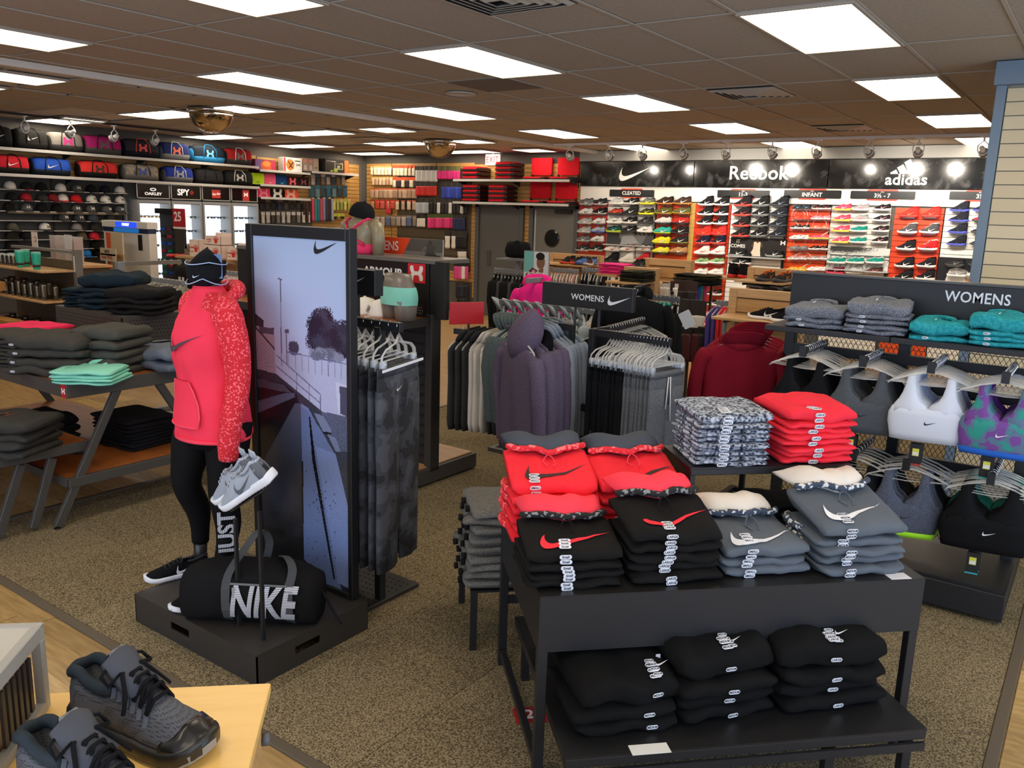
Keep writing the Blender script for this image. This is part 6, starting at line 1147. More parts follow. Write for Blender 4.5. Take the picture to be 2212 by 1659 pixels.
# white kiosk cabinet with a lit blue screen
yk = 6.6; a, b = W(222, 475, 'y', yk), W(320, 480, 'y', yk); w = (b.x-a.x)/2; o = thing('eyewear_kiosk', 'white kiosk cabinet with a glowing blue header', 'kiosk', (a.x+w, yk, 0)); zt_ = a.z
K_W = M('#d8d2c6', 'p', .45); zA = W(270, 492, 'y', yk).z; zB = W(270, 502, 'y', yk).z
box('body', (-w, w, 0, .12, 0, zB), K_W, o, .004); box('head', (-w, w, -.02, .14, zA, zt_), K_W, o, .004); box('neck', (-w+.01, w-.01, .0, .12, zB, zA), M('#1c2c50'), o)
box('lit_sign', (-w*.35, w*.55, -.028, -.02, zA+.01, zt_-.01), M('#1c3cd8', 'e', .4, None, 1.6), o); plate('blue_screen', w*1.1, (zA-zB)*.9, M('#1f6ab0', 'e', .4, None, .6), face((.02, -.002, (zA+zB)/2), (1, 0, 0)), o); text('OAKLEY', .05, M('#ffffff', 'e', .4, None, 2), face((w*.1, -.03, (zA+zt_)/2), (1, 0, 0)), o, bold=.02)
zC, zD = W(270, 505, 'y', yk).z, W(270, 538, 'y', yk).z
for s in (-.42, .62): plate('dark_window', w*(.34 if s < 0 else .18), zC-zD, M('#15130f', 'p', .2), face((w*s, -.001, (zC+zD)/2), (1, 0, 0)), o)
o2 = thing('promo_panel', 'tan standing panel with a tapering orange stripe before the kiosk', 'sign', (a.x+w*1.25, yk-.25, 0)); box('panel', (-w*.36, w*.36, -.01, .01, 0, zB), M('#cdbb98'), o2); decal('orange_stripe', MB().prism([(-w*.34, zB), (-w*.14, zB), (-w*.2, zB-.9), (-w*.26, zB-.9)], MX(), .002).mesh('orange_stripe'), M('#dc5a34'), face((0, -.011, 0), (1, 0, 0)), o2); text('WOMENS', .09, M('#d08a5c'), face((w*.1, -.012, zB-.32), (1, 0, 0)), o2)
for i, (t_, c_, py) in enumerate((('MVP', '#4a4038', 544), ('Item FREE', '#a83a34', 556))): q = W(233, py, 'y', 6.2); s_ = thing('slot_sign', 'tan slot sign reading %s' % t_, 'sign', q); box('board', (-.20, .20, 0, .01, -.05, .05), M('#cfc0a4'), s_); text(t_, .065, M(c_), face((-.02, -.001, 0), (1, 0, 0)), s_, bold=.015); box('foot', (-.01, .01, .001, .009, -q.z if i else -.08, -.05), CHAR, s_)
# hat shelf with a grey slotted post
yh = 5.4; a, b = W(205, 630, 'y', yh), W(376, 620, 'y', yh); zsh = W(330, 626, 'y', yh).z
o = thing('headwear_shelf', 'wooden shelf of knitted hats with a grey slotted post', 'shelf', ((a.x+b.x)/2, yh, 0)); w = (b.x-a.x)/2; box('shelf_board', (-w, w, -.18, .3, zsh-.03, zsh), WDL, o, .002); q = W(266, 660, 'y', 5.15)
box('post', (q.x-o.location.x-.04, q.x-o.location.x+.04, -.30, -.22, 0, W(265, 566, 'y', 5.15).z), M('#858a90', 'm'), o, .002); box('post_arm', (q.x-o.location.x-.03, q.x-o.location.x+.035, -.22, .5, W(265, 566, 'y', 5.15).z-.045, W(265, 566, 'y', 5.15).z), M('#77726c', 'm'), o, .002)
for k in range(7): box('slot', (q.x-o.location.x-.004, q.x-o.location.x+.004, -.3015, -.30, zsh-.25+.045*k, zsh-.225+.045*k), M('#222222'), o)
HATS = [(238, 616, '#e8dccc', 'cream'), (246, 614, '#e83c5c', 'pink'), (250, 624, '#1c1b1e', 'black'), (262, 606, '#efe8d8', 'ivory'), (288, 620, '#232026', 'black fur'), (308, 612, '#2c2638', 'dark purple bobble'), (325, 622, '#b8b0b0', 'pale grey'), (345, 620, '#7c7a90', 'lilac grey'), (358, 616, '#a8a4b0', 'grey violet')]
for i, (px, py, c, n) in enumerate(HATS):
    q = W(px, py, 'y', yh-.02+.1*(i % 2)); tag(MB().lathe([(.085, 0), (.09, .02), (.085, .05), (.06, .08), (.02, .095), (0, .097)], 14, 0, (0, 0, 0), .8).build('knitted_hat', FB(c, 30), None, True, loc=(min(max(q.x, o.location.x-w+.1), o.location.x+w-.1), yh-.02+.14*(i % 2), zsh+.001)), '%s knitted hat lying on the wooden hat shelf' % n, 'hat')
# grey garment arm right of the hats
yg = 4.5; A, B_ = W(318, 602, 'y', yg), W(395, 612, 'y', yg); rack('grey rack of drab grey clothes left of the red mannequin', [(B_.x-.05, yg+.05, A.z+.01)], [((A.x, yg, A.z), (B_.x, yg, A.z))], (B_.x-.3, B_.x+.2, yg-.2, yg+.3), mat=M('#8a8d90', 'm'))
fill((A.x, yg, A.z), (B_.x, yg, A.z), 9, lambda i, m: hung('top', [HB('#6f6c62', '#8c887c', 200), FB('#b4aea2'), HB('#77746a', '#98948a', 200)], 'drab grey shirt', 'the grey arm left of the mannequin', w=.44, h=.62, sleeves=0)(i, m@rz(RD(30))), .026)
hang_top('track_jacket', 'black jacket seen edge-on behind the red mannequin', BKF, TR(B_.x+.02, yg-.05, A.z-.06, RD(120)), w=.44, h=.7, seed=1)
# sunglasses spinner and 25 sign
ysn = 7.9; a = W(372, 455, 'y', ysn); zb_ = .55; o = thing('eyewear_spinner', 'tall black spinner of coloured sunglasses', 'display stand', (a.x, ysn, 0)); box('column', (-.2, .2, -.1, .1, .4, a.z), M('#1b1a1a'), o); box('header', (-.27, .22, -.14, -.1, a.z-.05, a.z+.03), M('#141414', 'p', .2), o); box('stem', (-.04, .04, -.04, .04, 0, .4), CHAR, o)
for k in range(9):
    for j, x in enumerate((-.13, .04)): g_ = link('sunglasses_lens', flat_mesh('spl', lambda: MB().box(-.06, .06, 0, .01, -.02, .02)), M(rnd.choice(['#1f8a6a', '#222a38', '#b03040', '#2a5ac8', '#333333', '#6a3040']), 'p', .1), o, (x+.02, -.115, .62+k*.115))
q = W(386, 469, 'y', 7.7); o = thing('price_sign', 'red square sign reading 25 beside the spinner', 'sign', q); box('panel', (-.16, .16, 0, .01, -.15, .13), M('#a81c26'), o); text('25', .2, M('#f0e8e4'), face((-.03, -.001, .0), (1, 0, 0)), o, bold=.02); box('base_strip', (-.16, .16, -.001, .011, -.18, -.15), M('#e8e4dc'), o); box('stem', (.1, .12, .012, .022, -q.z, .1), CHAR, o)
# hand warmer boxes on a wooden shelf, red goods, hanging clear hangers
yw_ = 7.3; a, b = W(402, 551, 'y', yw_), W(518, 553, 'y', yw_); w = (b.x-a.x)/2; zsw = a.z
o = thing('slatted_gondola', 'grey-framed wooden gondola carrying white and red cartons', 'gondola', (a.x+w, yw_, 0)); box('shelf_board', (-w, w, -.18, .15, zsw-.03, zsw), WD, o); box('frame', (-w-.3, w+.4, .18, .24, W(400, 530, 'y', yw_+.2).z-.05, W(400, 530, 'y', yw_+.2).z), M('#8a8680', 'm'), o)
for s in (-w-.28, w+.36): box('end_post', (s-.03, s+.03, .18, .24, 0, W(400, 530, 'y', yw_+.2).z), M('#8a8680', 'm'), o)
for k in range(9): box('slat', (-w-.25, w+.33, .195, .21, zsw+.1-.12*k-.055, zsw+.1-.12*k+.055), WD, o)
def hwbox(x, z, w_, h_, d_, lab, open_=0):
    t = thing('carton', lab, 'carton', (x, yw_-.03, z+.001)); MB().box(-w_/2, w_/2, -d_/2, -d_/2+.004, 0, h_).box(-w_/2, w_/2, d_/2-.004, d_/2, 0, h_*(1.35 if open_ else 1)).box(-w_/2, -w_/2+.004, -d_/2, d_/2, 0, h_).box(w_/2-.004, w_/2, -d_/2, d_/2, 0, h_).box(-w_/2, w_/2, -d_/2, d_/2, 0, .004).build('box_body', M('#ead4c4'), t)
    if not open_: box('lid', (-w_/2, w_/2, -d_/2, d_/2, h_-.004, h_), M('#ead4c4'), t)
    m = face((w_*.2, -d_/2-.001, h_*.42), (1, 0, 0)); mb = MB().prism([(.03*cos(t_), .026*sin(t_)) for t_ in [2*pi*k/12 for k in range(12)]], MX(), .001)
    for k in range(5): aa = RD(150-30*k); mb.bar((.026*cos(aa), .024*sin(aa), .0005), (.062*cos(aa), .058*sin(aa), .0005), .010, .001, (0, 0, 1))
    decal('hand_print', mb.mesh('hand_print'), M('#d8382c'), m@MX.Scale(min(1.3, h_/.1), 4), t)
    if w_ > .18: text('HAND', .038, M('#c04a40'), face((-w_*.24, -d_/2-.001, h_*.55), (1, 0, 0)), t, bold=.02); text('WARMERS', .017, M('#c04a40'), face((-w_*.24, -d_/2-.001, h_*.3), (1, 0, 0)), t)
bxs = [(424, .22, .24, 'tall white carton left of the hand warmer boxes'), (463, .40, .19, 'lower HAND WARMERS carton'), (504, .22, .17, 'open white and red carton on the right')]
for px, w_, h_, l in bxs: hwbox(W(px, 550, 'y', yw_-.1).x, zsw, w_, h_, .2, l, 'open' in l)
hwbox(W(463, 540, 'y', yw_-.1).x, zsw+.192, .36, .12, .18, 'upper HAND WARMERS carton with raised lid', 1)
for i, px in enumerate((368, 382, 398, 524, 534)): q = W(px, 553, 'y', 7.6); t = thing('red_hand_tool', 'red plastic item, %s from the left beside the hand warmer boxes' % ORD[i], 'tool', q); MB().lathe([(.0, -.02), (.07, -.02), (.09, 0), (.06, .03), (0, .035)], 12, 0, (0, 0, 0), .6).build('body', M('#e0382c', 'p', .35), t, True); box('tag', (-.03, .03, -.1, -.095, -.13, -.05), M('#e8dcc0'), t)
footed_tag(box('goods_shelf', (W(362, 553, 'y', 7.6).x, W(540, 553, 'y', 7.6).x, 7.52, 7.75, W(370, 553, 'y', 7.6).z-.035, W(370, 553, 'y', 7.6).z-.022), M('#3a3632', 'm')), 'dark thin shelf under the red plastic items', 'shelf')
o = thing('stuffed_vest_pack', 'black packed vest with white tags hanging under the cartons', 'vest', W(395, 575, 'y', 6.6)); MB().loft([[(x_*(.14+.03*k), y_*.05, -.08*k) for x_, y_ in ((-1, -.5), (-.5, -1), (.5, -1), (1, -.5), (1, .5), (-1, .5))] for k in range(5)]).build('body', KB, o, True)
for s in (-.02, .06): box('white_tag', (s, s+.045, -.062, -.058, -.30, -.14), M('#e0dcd8'), o)
tag(box('carrier_post', (o.location.x-.01, o.location.x+.01, 6.65, 6.67, 0, o.location.z+.03), CHAR), 'thin post holding the black packed vest', 'post')
A, B_ = W(497, 590, 'y', 5.6), W(545, 592, 'y', 5.6); rack('grey rack of pale clothes right of the mannequin neck', [((A.x+B_.x)/2, 5.7, A.z+.02)], [((A.x-.1, 5.6, A.z), (B_.x, 5.6, A.z))], (A.x-.1, A.x+.3, 5.5, 5.9), mat=M('#8a8d90', 'm'))
fill((A.x-.1, 5.6, A.z), (B_.x, 5.6, A.z), 8, lambda i, m: hung('top', [FB('#d8d0c8'), FB('#e8a0a8'), FB('#c8c4bc')], 'pale shirt', 'the pale arm right of the mannequin neck', w=.42, h=.6, sleeves=0)(i, m@rz(RD(30))), .026)
# ------------------------------------------------------------------ red-badged gondola behind the picture sign
DG = M('#33312f', 'm', .5); YG = 4.45; XG = -3.82
o = sgd = thing('steel_gondola', 'dark steel gondola with wooden shelf, red badge and slotted end', 'gondola', (XG, YG, 0))
box('core_panel', (-2.2, -.06, -.02, .02, .12, 1.60), M('#211e1d', 'm', .6), o); box('end_post', (-.06, .0, -.05, .05, .1, 1.25), DG, o, .003); box('end_panel', (-.05, .09, -.02, .03, 1.22, 1.62), M('#171515', 'm', .6), o, .003)
for k in range(13): box('slot_rail', (-.35, -.06, -.028, -.02, .2+.075*k, .212+.075*k), M('#0e0d0d'), o)
box('base', (-2.2, -.0, -.62, .5, .02, .13), M('#4b4743', 'm'), o, .004); box('base_deck', (-2.18, -.03, -.6, .48, .13, .14), WD, o)
box('wooden_shelf', (-2.2, -.05, -.40, -.03, 1.205, 1.225), OW, o); box('shelf_rim', (-2.2, -.03, -.415, -.40, 1.17, 1.228), DG, o); box('shelf_side', (-.05, -.03, -.40, -.03, 1.17, 1.228), DG, o); box('top_shelf', (-2.2, .0, -.03, .36, 1.60, 1.63), M('#6b665f', 'm'), o, .003)
p = Print(1.5, .34, 150, '#231b1a'); p.poly([(0, 0), (.42, 0), (.5, 1), (.05, 1)], '#7a1a20').poly([(.1, .3), (.3, .3), (.32, 1), (.12, 1)], '#b82430').ell(.25, .75, .05, .2, '#c08868').poly([(.36, .9), (.44, .9), (.44, .86), (.36, .86)], '#e0d8d0'); p.build('printed_header', face((-.82, -.0215, 1.43), (1, 0, 0)), o)
text('ARMOUR', .085, M('#e8e4e0'), face((-.50, -.0235, 1.515), (1, 0, 0)), o, bold=.03, sx=1.1)
q = face((W(905, 590, 'y', YG).x-XG, -.024, W(905, 590, 'y', YG).z), (1, 0, 0)); plate('red_badge', .165, .135, M('#d02a30', 'p', .4), q, o, .002); hmark(o, q@MX.Translation((0, 0, .0025)), .125, M('#f0e4dc'))
perf('perforated_back', o, face((-.4, -.024, 1.27), (1, 0, 0)), .6, .08, M('#1e1b1a', 'm'), .02, hole=M('#8a8478'))
# MENS board on top
a, b = W(843, 512, 'y', YG+.27), W(957, 520, 'y', YG+.27); w = b.x-a.x; zt0 = 1.632
bw = w+.35; o = thing('mens_board', 'board on the gondola with the end of MENS on orange and a grey athlete photo', 'sign', (b.x-bw/2, YG+.27, (zt0+a.z)/2)); h = a.z-zt0; box('board', (-bw/2, bw/2, .0, .008, -h/2, h/2), M('#cfc8bc'), o)
p = Print(bw, h, 170, '#57524b'); p.poly([(0, 0), (.55, 0), (.64, 1), (0, 1)], '#e84a1c').poly([(.55, 0), (1, 0), (1, .25), (.58, .25)], '#7d776d'); p.ell(.86, .8, .022, .12, '#403a35').poly([(.8, .6), (.84, .72), (.89, .72), (.93, .5), (.9, .3), (.93, .1), (.8, .1), (.83, .35)], '#4a443e').poly([(.8, .6), (.765, .3), (.75, .05), (.765, .05), (.79, .3), (.83, .5)], '#6e665c').poly([(.78, .0), (.85, .15), (.97, .08), (.97, .0)], '#35302c'); p.build('printed_face', face((0, -.001, 0), (1, 0, 0)), o)
text('MENS', .10, M('#f2ece4'), face((W(838, 540, 'y', YG+.27).x-o.location.x, -.003, -.005), (1, 0, 0)), o, bold=.012, sx=.9)
# torso with racer back, seen from behind; hip form
SKN = M('#8f8468', 'p', .28)
def ringsz(P, n=24): return [[(cx_+a*cos(t), cy_+b*sin(t), z) for t in [2*pi*k/n for k in range(n)]] for z, a, b, cx_, cy_ in P]
q = W(782, 540, 'y', 4.54); o = thing('mannequin_torso', 'bronze mannequin torso seen from behind in a pink crossed-back bra', 'mannequin', (q.x-.0, 4.54, 1.631), RD(-8))
TZ = [(0, .125, .09, 0, 0), (.05, .13, .095, 0, 0), (.12, .155, .105, 0, 0), (.19, .17, .10, 0, 0), (.235, .15, .08, 0, 0), (.262, .085, .06, 0, 0), (.285, .055, .052, 0, 0), (.32, .05, .05, 0, 0)]
MB().loft(ringsz(TZ)).build('body', SKN, o, True)
for s in (-1, 1): MB().tube([(s*.13, 0, .225), (s*.185, 0, .2), (s*.205, 0, .12), (s*.20, 0, .0)], [.045, .055, .048, .042], 14).build('upper_arm', SKN, o, True)
PKB = FB('#f0406c'); MB().loft(ringsz([(z, a*1.025+.002, b*1.025+.002, 0, 0) for z, a, b in ((0, .126, .09), (.03, .131, .093), (.075, .139, .1))])).build('bra_band', PKB, o, True)
for s in (-1, 1): MB().tube([(s*.115, -.07, .07), (s*.05, -.108, .12), (-s*.02, -.108, .175), (-s*.09, -.085, .225), (-s*.11, -.03, .256), (-s*.1, .05, .24)], [.03, .016, .013, .013, .013, .013], 8, sq=.35).build('crossed_strap', PKB, o, True)
cap(('#1a1a1b', '#151515'), 'black cap hanging on the neck of the bronze torso', TR(q.x, 4.54, 1.631+.268, RD(20))@MX.Rotation(RD(12), 4, 'Y')@MX.Scale(1.15, 4))
q = W(862, 688, 'y', 4.22); o = thing('hip_form', 'grey mannequin hip form wearing mint briefs on the wooden shelf', 'mannequin', (q.x, 4.22, 1.2255), RD(-12))
SKG = M('#7f766a', 'p', .3); MB().loft(ringsz([(.10, .155, .10, 0, 0), (.15, .165, .105, 0, 0), (.20, .155, .10, 0, 0), (.26, .125, .085, -.01, 0), (.31, .112, .075, -.015, 0)], 28)).build('hips', SKG, o, True)
for s in (-1, 1): MB().loft(ringsz([(0, .066, .072, s*.075, 0), (.07, .074, .08, s*.078, 0), (.13, .08, .09, s*.076, 0), (.17, .07, .08, s*.07, 0)], 20)).build('thigh', SKG, o, True)
MNT = FB('#8fdcc8'); MB().loft(ringsz([(.105, .163, .105, 0, 0), (.15, .168, .108, 0, 0), (.19, .161, .104, 0, 0), (.225, .147, .098, -.003, 0)], 28), cap=False).build('briefs', MNT, o, True)
for k, px in enumerate((775, 812)): q = W(px, 668, 'y', 4.2); cap(('#ece6da', '#e6dfd2'), 'white cap on the wooden shelf, %s' % ('half hidden by the picture sign' if not k else 'beside the hip form'), TR(q.x+.02, 4.24, 1.2255, RD(-125))@MX.Scale(1.2, 4), mark='#6a665e' if k else None)
# red blank sign + clothes on the gondola end
a, b = W(965, 657, 'x', -3.62), W(1034, 652, 'x', -3.62)
A = W(958, 722, 'y', 4.62); o = thing('red_sign', 'plain red sign over the black vests at the gondola end', 'sign', (0, 0, 0)); MB().bar((-3.70, 4.45, 1.27), (-3.565, 4.66, 1.27), .012, .155).build('panel', M('#c3202a', 'p', .45), o); box('stem', (-3.63, -3.618, 4.56, 4.572, 1.12, 1.2), DG, o)
rail_of(sgd, (.02, .17, 1.12), (.44, .29, 1.12), .02, .04, DG, 'hang_arm')
def vm(i, m):
    m = m@rz(RD(-5)); hanger('clear hanger, %s along the gondola end arm' % ORD[i], m, 'top', 'clear hangers on the gondola end arm'); c = i in (3, 4, 5)
    hang_top('vest_top' if 0 else 'sleeveless_hoodie', '%s sleeveless hooded vest, %s along the gondola end arm' % ('cream' if c else 'charcoal', ORD[i]), FB('#d8d2c8') if c else FB('#3a3a3a', 6), m@MX.Translation((0, 0, -.062)), w=.42, h=.66, sleeves=0, th=.06, seed=i, hood=1, group='sleeveless vests at the gondola end')
fill((-3.74, 4.64, 1.13), (-3.40, 4.735, 1.13), 8, vm, .024, flip=1)
# ------------------------------------------------------------------ trouser rack behind the picture sign
px_, py_ = -2.785, 2.835; o = thing('trouser_rack', 'black T-shaped rack on a perforated base plate behind the picture sign', 'rack', (px_, py_, 0))
box('post', (-.02, .02, -.02, .02, .03, 1.42), BLK, o, .002); zb = 1.43; la, lb = W(765, 700, 'z', zb), W(868, 717, 'z', zb)
MB().bar((-.55, 0, zb), (.14, 0, zb), .03, .045).build('cross_bar', BLK, o, bev=.002); box('base_plate', (-.62, .03, -.2, .26, .006, .03), M('#2f2d2a', 'm'), o, .003)
mb = MB()
for i in range(18):
    for j in range(10): mb.add([(-.58+.033*i+(.016 if j % 2 else 0)+.009*cos(t), -.17+.042*j+.006*sin(t), .0306) for t in [pi*k/3 for k in range(6)]], [tuple(range(6))])
mb.build('punched_holes', M('#0c0b0a', 'p', .9), o)['kind'] = 'stuff'
q = W(795, 608, 'y', 2.9); s_ = thing('box_sign', 'black box sign with a grey tick above the trouser rack', 'sign', (-2.97, 2.84, q.z)); box('box_body', (-.16, .145, 0, .06, -.062, .062), M('#191b1e', 'm'), s_, .003); swoosh(s_, face((.01, -.0015, 0), (1, 0, 0)), .15, M('#c4c8ce')); box('stem', (-.006, .006, .02, .04, zb+.0-q.z, -.062), BLK, s_)
CAM = M('#26282d', 'k', .9, '#4c4f57', 9)
def cm_(i, m):
    m = m@rz(RD(14)); hanger('clear clip hanger, %s on the trouser rack' % ORD[i], m, 'bottom', 'clip hangers on the trouser rack'); dark = i > 4
    o = hang_pants('camouflage_trousers' if not dark else 'black_trousers', ('dark camouflage jogging trousers, %s from the right on the rack' if not dark else 'black trousers, %s from the right on the rack') % ORD[i], CAM if not dark else BKF, m@MX.Translation((0, 0, -.20)), w=.42, h=.98, th=.06 if i == 0 else .045, seed=i, group='trousers behind the picture sign', band=CAM if not dark else BKF)
    if i == 0: swoosh(o, face((-.05, -.034, -.10), (1, 0, 0)), .055, SGW); box('white_tape', (-.2, .2, -.030, -.026, -.006, .006), M('#e8eef4'), o)
fill((px_+.12, py_, zb), (px_-.5, py_, zb), 12, cm_, .024, flip=1, t0=0)
# ------------------------------------------------------------------ picture sign on its platform
PZ = .15; PX0, PX1, PY0, PY1 = -3.54, -2.635, 1.965, 2.60; PLM = M('#302d2a', 'm', .45)
o = thing('display_platform', 'low charcoal metal platform with slotted hand holes', 'platform', (PX0, PY0, 0)); W_, D_ = PX1-PX0, PY1-PY0
box('top_plate', (0, W_, 0, D_, PZ-.006, PZ), PLM, o)
def slotwall(name, L0, L1, hs, m_):
    mb = MB(); zc_, hh_, r_ = .085, .018, .07
    mb.box(L0, L1, 0, .006, 0.0, zc_-hh_).box(L0, L1, 0, .006, zc_+hh_, PZ-.006); xs_ = [L0]+[v for h in hs for v in (h-r_, h+r_)]+[L1]
    for a_, b_ in zip(xs_[::2], xs_[1::2]): mb.box(a_, b_, 0, .006, zc_-hh_, zc_+hh_)
    return mb.xf(m_).build(name, PLM, o)
slotwall('front_wall', 0, W_, [.36], MX()); slotwall('side_wall', 0, D_, [.27], TR(W_, 0, 0, pi/2)); slotwall('side_wall', 0, D_, [.27], TR(.006, 0, 0, pi/2)); box('rear_wall', (0, W_, D_-.006, D_, 0, PZ-.006), PLM, o)
SX0, SX1, SZ1, SY = -3.405, -2.69, 1.88, 2.565
o = thing('picture_sign', 'tall framed picture of a grey stadium stand with a small black tick', 'sign', ((SX0+SX1)/2, SY, PZ)); w = (SX1-SX0)/2; hh_ = SZ1-PZ; FRB = M('#16171a', 'm', .4)
MB().box(-w, -w+.045, -.012, .035, .001, hh_).box(w-.028, w, -.012, .035, .001, hh_).box(-w+.045, w-.028, -.012, .035, hh_-.055, hh_).box(-w+.045, w-.028, -.012, .035, .001, .03).build('frame', FRB, o, bev=.003); box('backing', (-w+.04, w-.02, .005, .02, .02, hh_-.02), FRB, o)
ix0, ix1, iz0, iz1 = -w+.045, w-.028, .03, hh_-.055; pw, ph = ix1-ix0, iz1-iz0
def uv(px, py): q = W(px, py, 'y', SY); return ((q.x-o.location.x-ix0)/pw, (q.z-PZ-iz0)/ph)
def U(*P): return [uv(*p_) for p_ in P]
Z8 = lambda *P: U(*[(300+x/2.9625, 500+y/2.9625) for x, y in P]); Z1_ = lambda *P: U(*[(260+x/3.318, 1000+y/3.318) for x, y in P])
np.random.seed(4); p = Print(pw, ph, 170, '#b6c4e6'); p.grad(.42, .78, '#c4badb', '#b4c6ea'); p.grad(.75, 1.01, '#b4c6ea', '#b0c4e4')
m_ = (p.X < .35) & (p.Y > .45) & (p.Y < .75); t_ = np.clip(1-p.X/.35, 0, 1)[m_][:, None]*np.clip(1-abs(p.Y[m_]-.6)/.15, 0, 1)[:, None]*.5; p.c[m_] = p.c[m_]*(1-t_)+p.rgb('#c9a8b0')*t_
cx_, cy_ = uv(300+1210/2.9625, 500+660/2.9625)
for _ in range(70): a_, r_ = np.random.rand()*6.28, np.random.rand()**.5; p.ell(cx_+.2*r_*cos(a_), cy_+.06*r_*sin(a_)-.004*_/70, .055, .02, ('#31354a', '#3f4358', '#232738')[_ % 3], 1.6)
cx_, cy_ = uv(300+990/2.9625, 500+745/2.9625)
for _ in range(14): p.ell(cx_+.05*(np.random.rand()-.5), cy_+.02*(np.random.rand()-.5), .035, .012, '#484c60', 1.0)
for _ in range(22): q_ = uv(300+(1110+190*np.random.rand())/2.9625, 500+(770+50*np.random.rand())/2.9625); p.ell(q_[0], q_[1], .04, .012, ('#6a7086', '#8c92aa')[_ % 2], 1.3)
p.poly(Z8((870, 780), (1340, 860), (1340, 1180), (1190, 1160), (1040, 1090), (870, 930)), '#b9c0de', grain=.05)
p.poly(Z8((730, 510), (800, 570), (800, 610), (730, 600)), '#343848').poly(Z8((730, 600), (865, 620), (878, 910), (738, 875)), '#a8a2b4').poly(Z8((770, 608), (866, 618), (866, 660), (772, 650)), '#54586e').poly(Z8((730, 585), (730, 600), (870, 760), (870, 745)), '#3c4054')
for k in range(9): p.line(*uv(300+(738+2*k)/2.9625, 500+(690+22*k)/2.9625), *uv(300+868/2.9625, 500+(760+16*k)/2.9625), .004, '#918ca0')
p.poly(Z8((904, 300), (909, 300), (917, 860), (912, 860)), '#5d6078').poly(Z8((892, 296), (918, 304), (916, 314), (890, 304)), '#5d6078').poly(Z8((940, 640), (948, 640), (952, 850), (944, 850)), '#6c7088').poly(Z8((934, 628), (962, 624), (960, 650), (936, 648)), '#5a5e74')
for a_, b_ in (((950, 770), (1335, 850)), ((880, 790), (1165, 1045)), ((880, 860), (1165, 1100))): p.line(*Z8(a_)[0], *Z8(b_)[0], .009, '#6e7694')
for x_ in range(960, 1340, 42): p.line(*Z8((x_, 772+(x_-960)*.2))[0], *Z8((x_+2, 880+(x_-960)*.19))[0], .007, '#8088a6')
for x_, y_ in ((1010, 905), (1090, 975), (1163, 1045)): p.line(*Z8((x_, y_))[0], *Z8((x_, y_+110))[0], .009, '#6e7694')
p.poly(Z8((1260, 960), (1340, 990), (1340, 1190), (1275, 1160)), '#cfd4ea').poly(Z8((1285, 990), (1340, 1000), (1340, 1190), (1290, 1165)), '#4a5068')
p.poly(Z8((738, 875), (878, 910), (1190, 1165), (1340, 1190), (1340, 1700), (738, 1700)), '#39404e', grain=.25); p.poly([(0, 0), (1, 0), *Z8((1340, 1600), (738, 1600))], '#2a303c', grain=.2)
p.poly(Z8((738, 930), (930, 975), (1010, 1040), (1030, 1110), (738, 1150)), '#1d2129', grain=.3).poly(Z8((745, 935), (930, 980), (980, 1035), (740, 990)), '#4d5464').poly(Z8((742, 1090), (930, 1035), (1000, 1032), (1000, 1060), (742, 1170)), '#59617a', grain=.15).poly(Z8((742, 1170), (1000, 1062), (1000, 1100), (860, 1420), (742, 1659)), '#171b22', grain=.3)
p.poly(Z8((1165, 1150), (1340, 1190), (1340, 1560), (1200, 1290)), '#59627c', grain=.3); p.poly(Z8((1000, 1100), (1040, 1100), (1045, 1670), (820, 1670), (870, 1400)), '#4d5669', grain=.2)
for k in range(7): p.line(*Z8((985-22*k, 1130+55*k))[0], *Z8((1042, 1120+60*k))[0], .01, '#333a48')
p.poly(Z8((1040, 1100), (1085, 1130), (1170, 1290), (1320, 1660), (1045, 1680)), '#7c8cb4', grain=.12).poly(Z8((1120, 1160), (1180, 1180), (1235, 1270), (1230, 1290), (1180, 1280)), '#7c86a6').poly(Z8((1180, 1280), (1232, 1288), (1232, 1300), (1180, 1292)), '#15181f').poly(Z8((1210, 1300), (1260, 1320), (1335, 1530), (1335, 1570)), '#7884a4')
p.poly(Z1_((1300, -400), (1340, -380), (1443, -230), (1540, -60), (1580, 890), (1620, 960), (1660, 1060), (1310, 700)), '#6d7ea8', grain=.12).poly(Z1_((1400, -120), (1560, -60), (1640, 300), (1640, 900), (1560, 860)), '#7f92c2', grain=.1).poly(Z1_((1352, -330), (1362, -330), (1400, -20), (1540, 830), (1530, 840), (1376, -20)), '#12151c').poly(Z1_((1540, -80), (1640, -80), (1640, 340)), '#39404e', grain=.4)
p.grad(Z1_((1000, 560))[0][1], Z1_((1000, -500))[0][1], '#14171d', '#535c70', Z1_((940, 640), (930, 200), (1050, -60), (1253, -428), (1297, -428), (1312, 680))).ell(*Z1_((1170, 230))[0], .17, .06, '#3c4554', 1.3, .5).poly(Z1_((970, 420), (1312, 540), (1312, 700), (970, 900)), '#12151a', grain=.3).poly(Z1_((1300, -10), (1312, -10), (1316, 690), (1306, 690)), '#0f1218').poly(Z1_((1310, 680), (1640, 1060), (1640, 1100), (1000, 1100), (1000, 680)), '#1a1f28', grain=.3)
for k in range(40): x_, y_ = 1330+220*np.random.rand(), 20+700*np.random.rand(); p.ell(*Z1_((x_, y_))[0], .006, .0025, '#3c4560', 0)
p.build('printed_picture', face(((ix0+ix1)/2, -.001, (iz0+iz1)/2), (1, 0, 0)), o, rough=.25)
q = W(704, 535, 'y', SY); swoosh(o, face((q.x-o.location.x, -.0035, q.z-PZ), (1, 0, 0)), .155, M('#101114'))
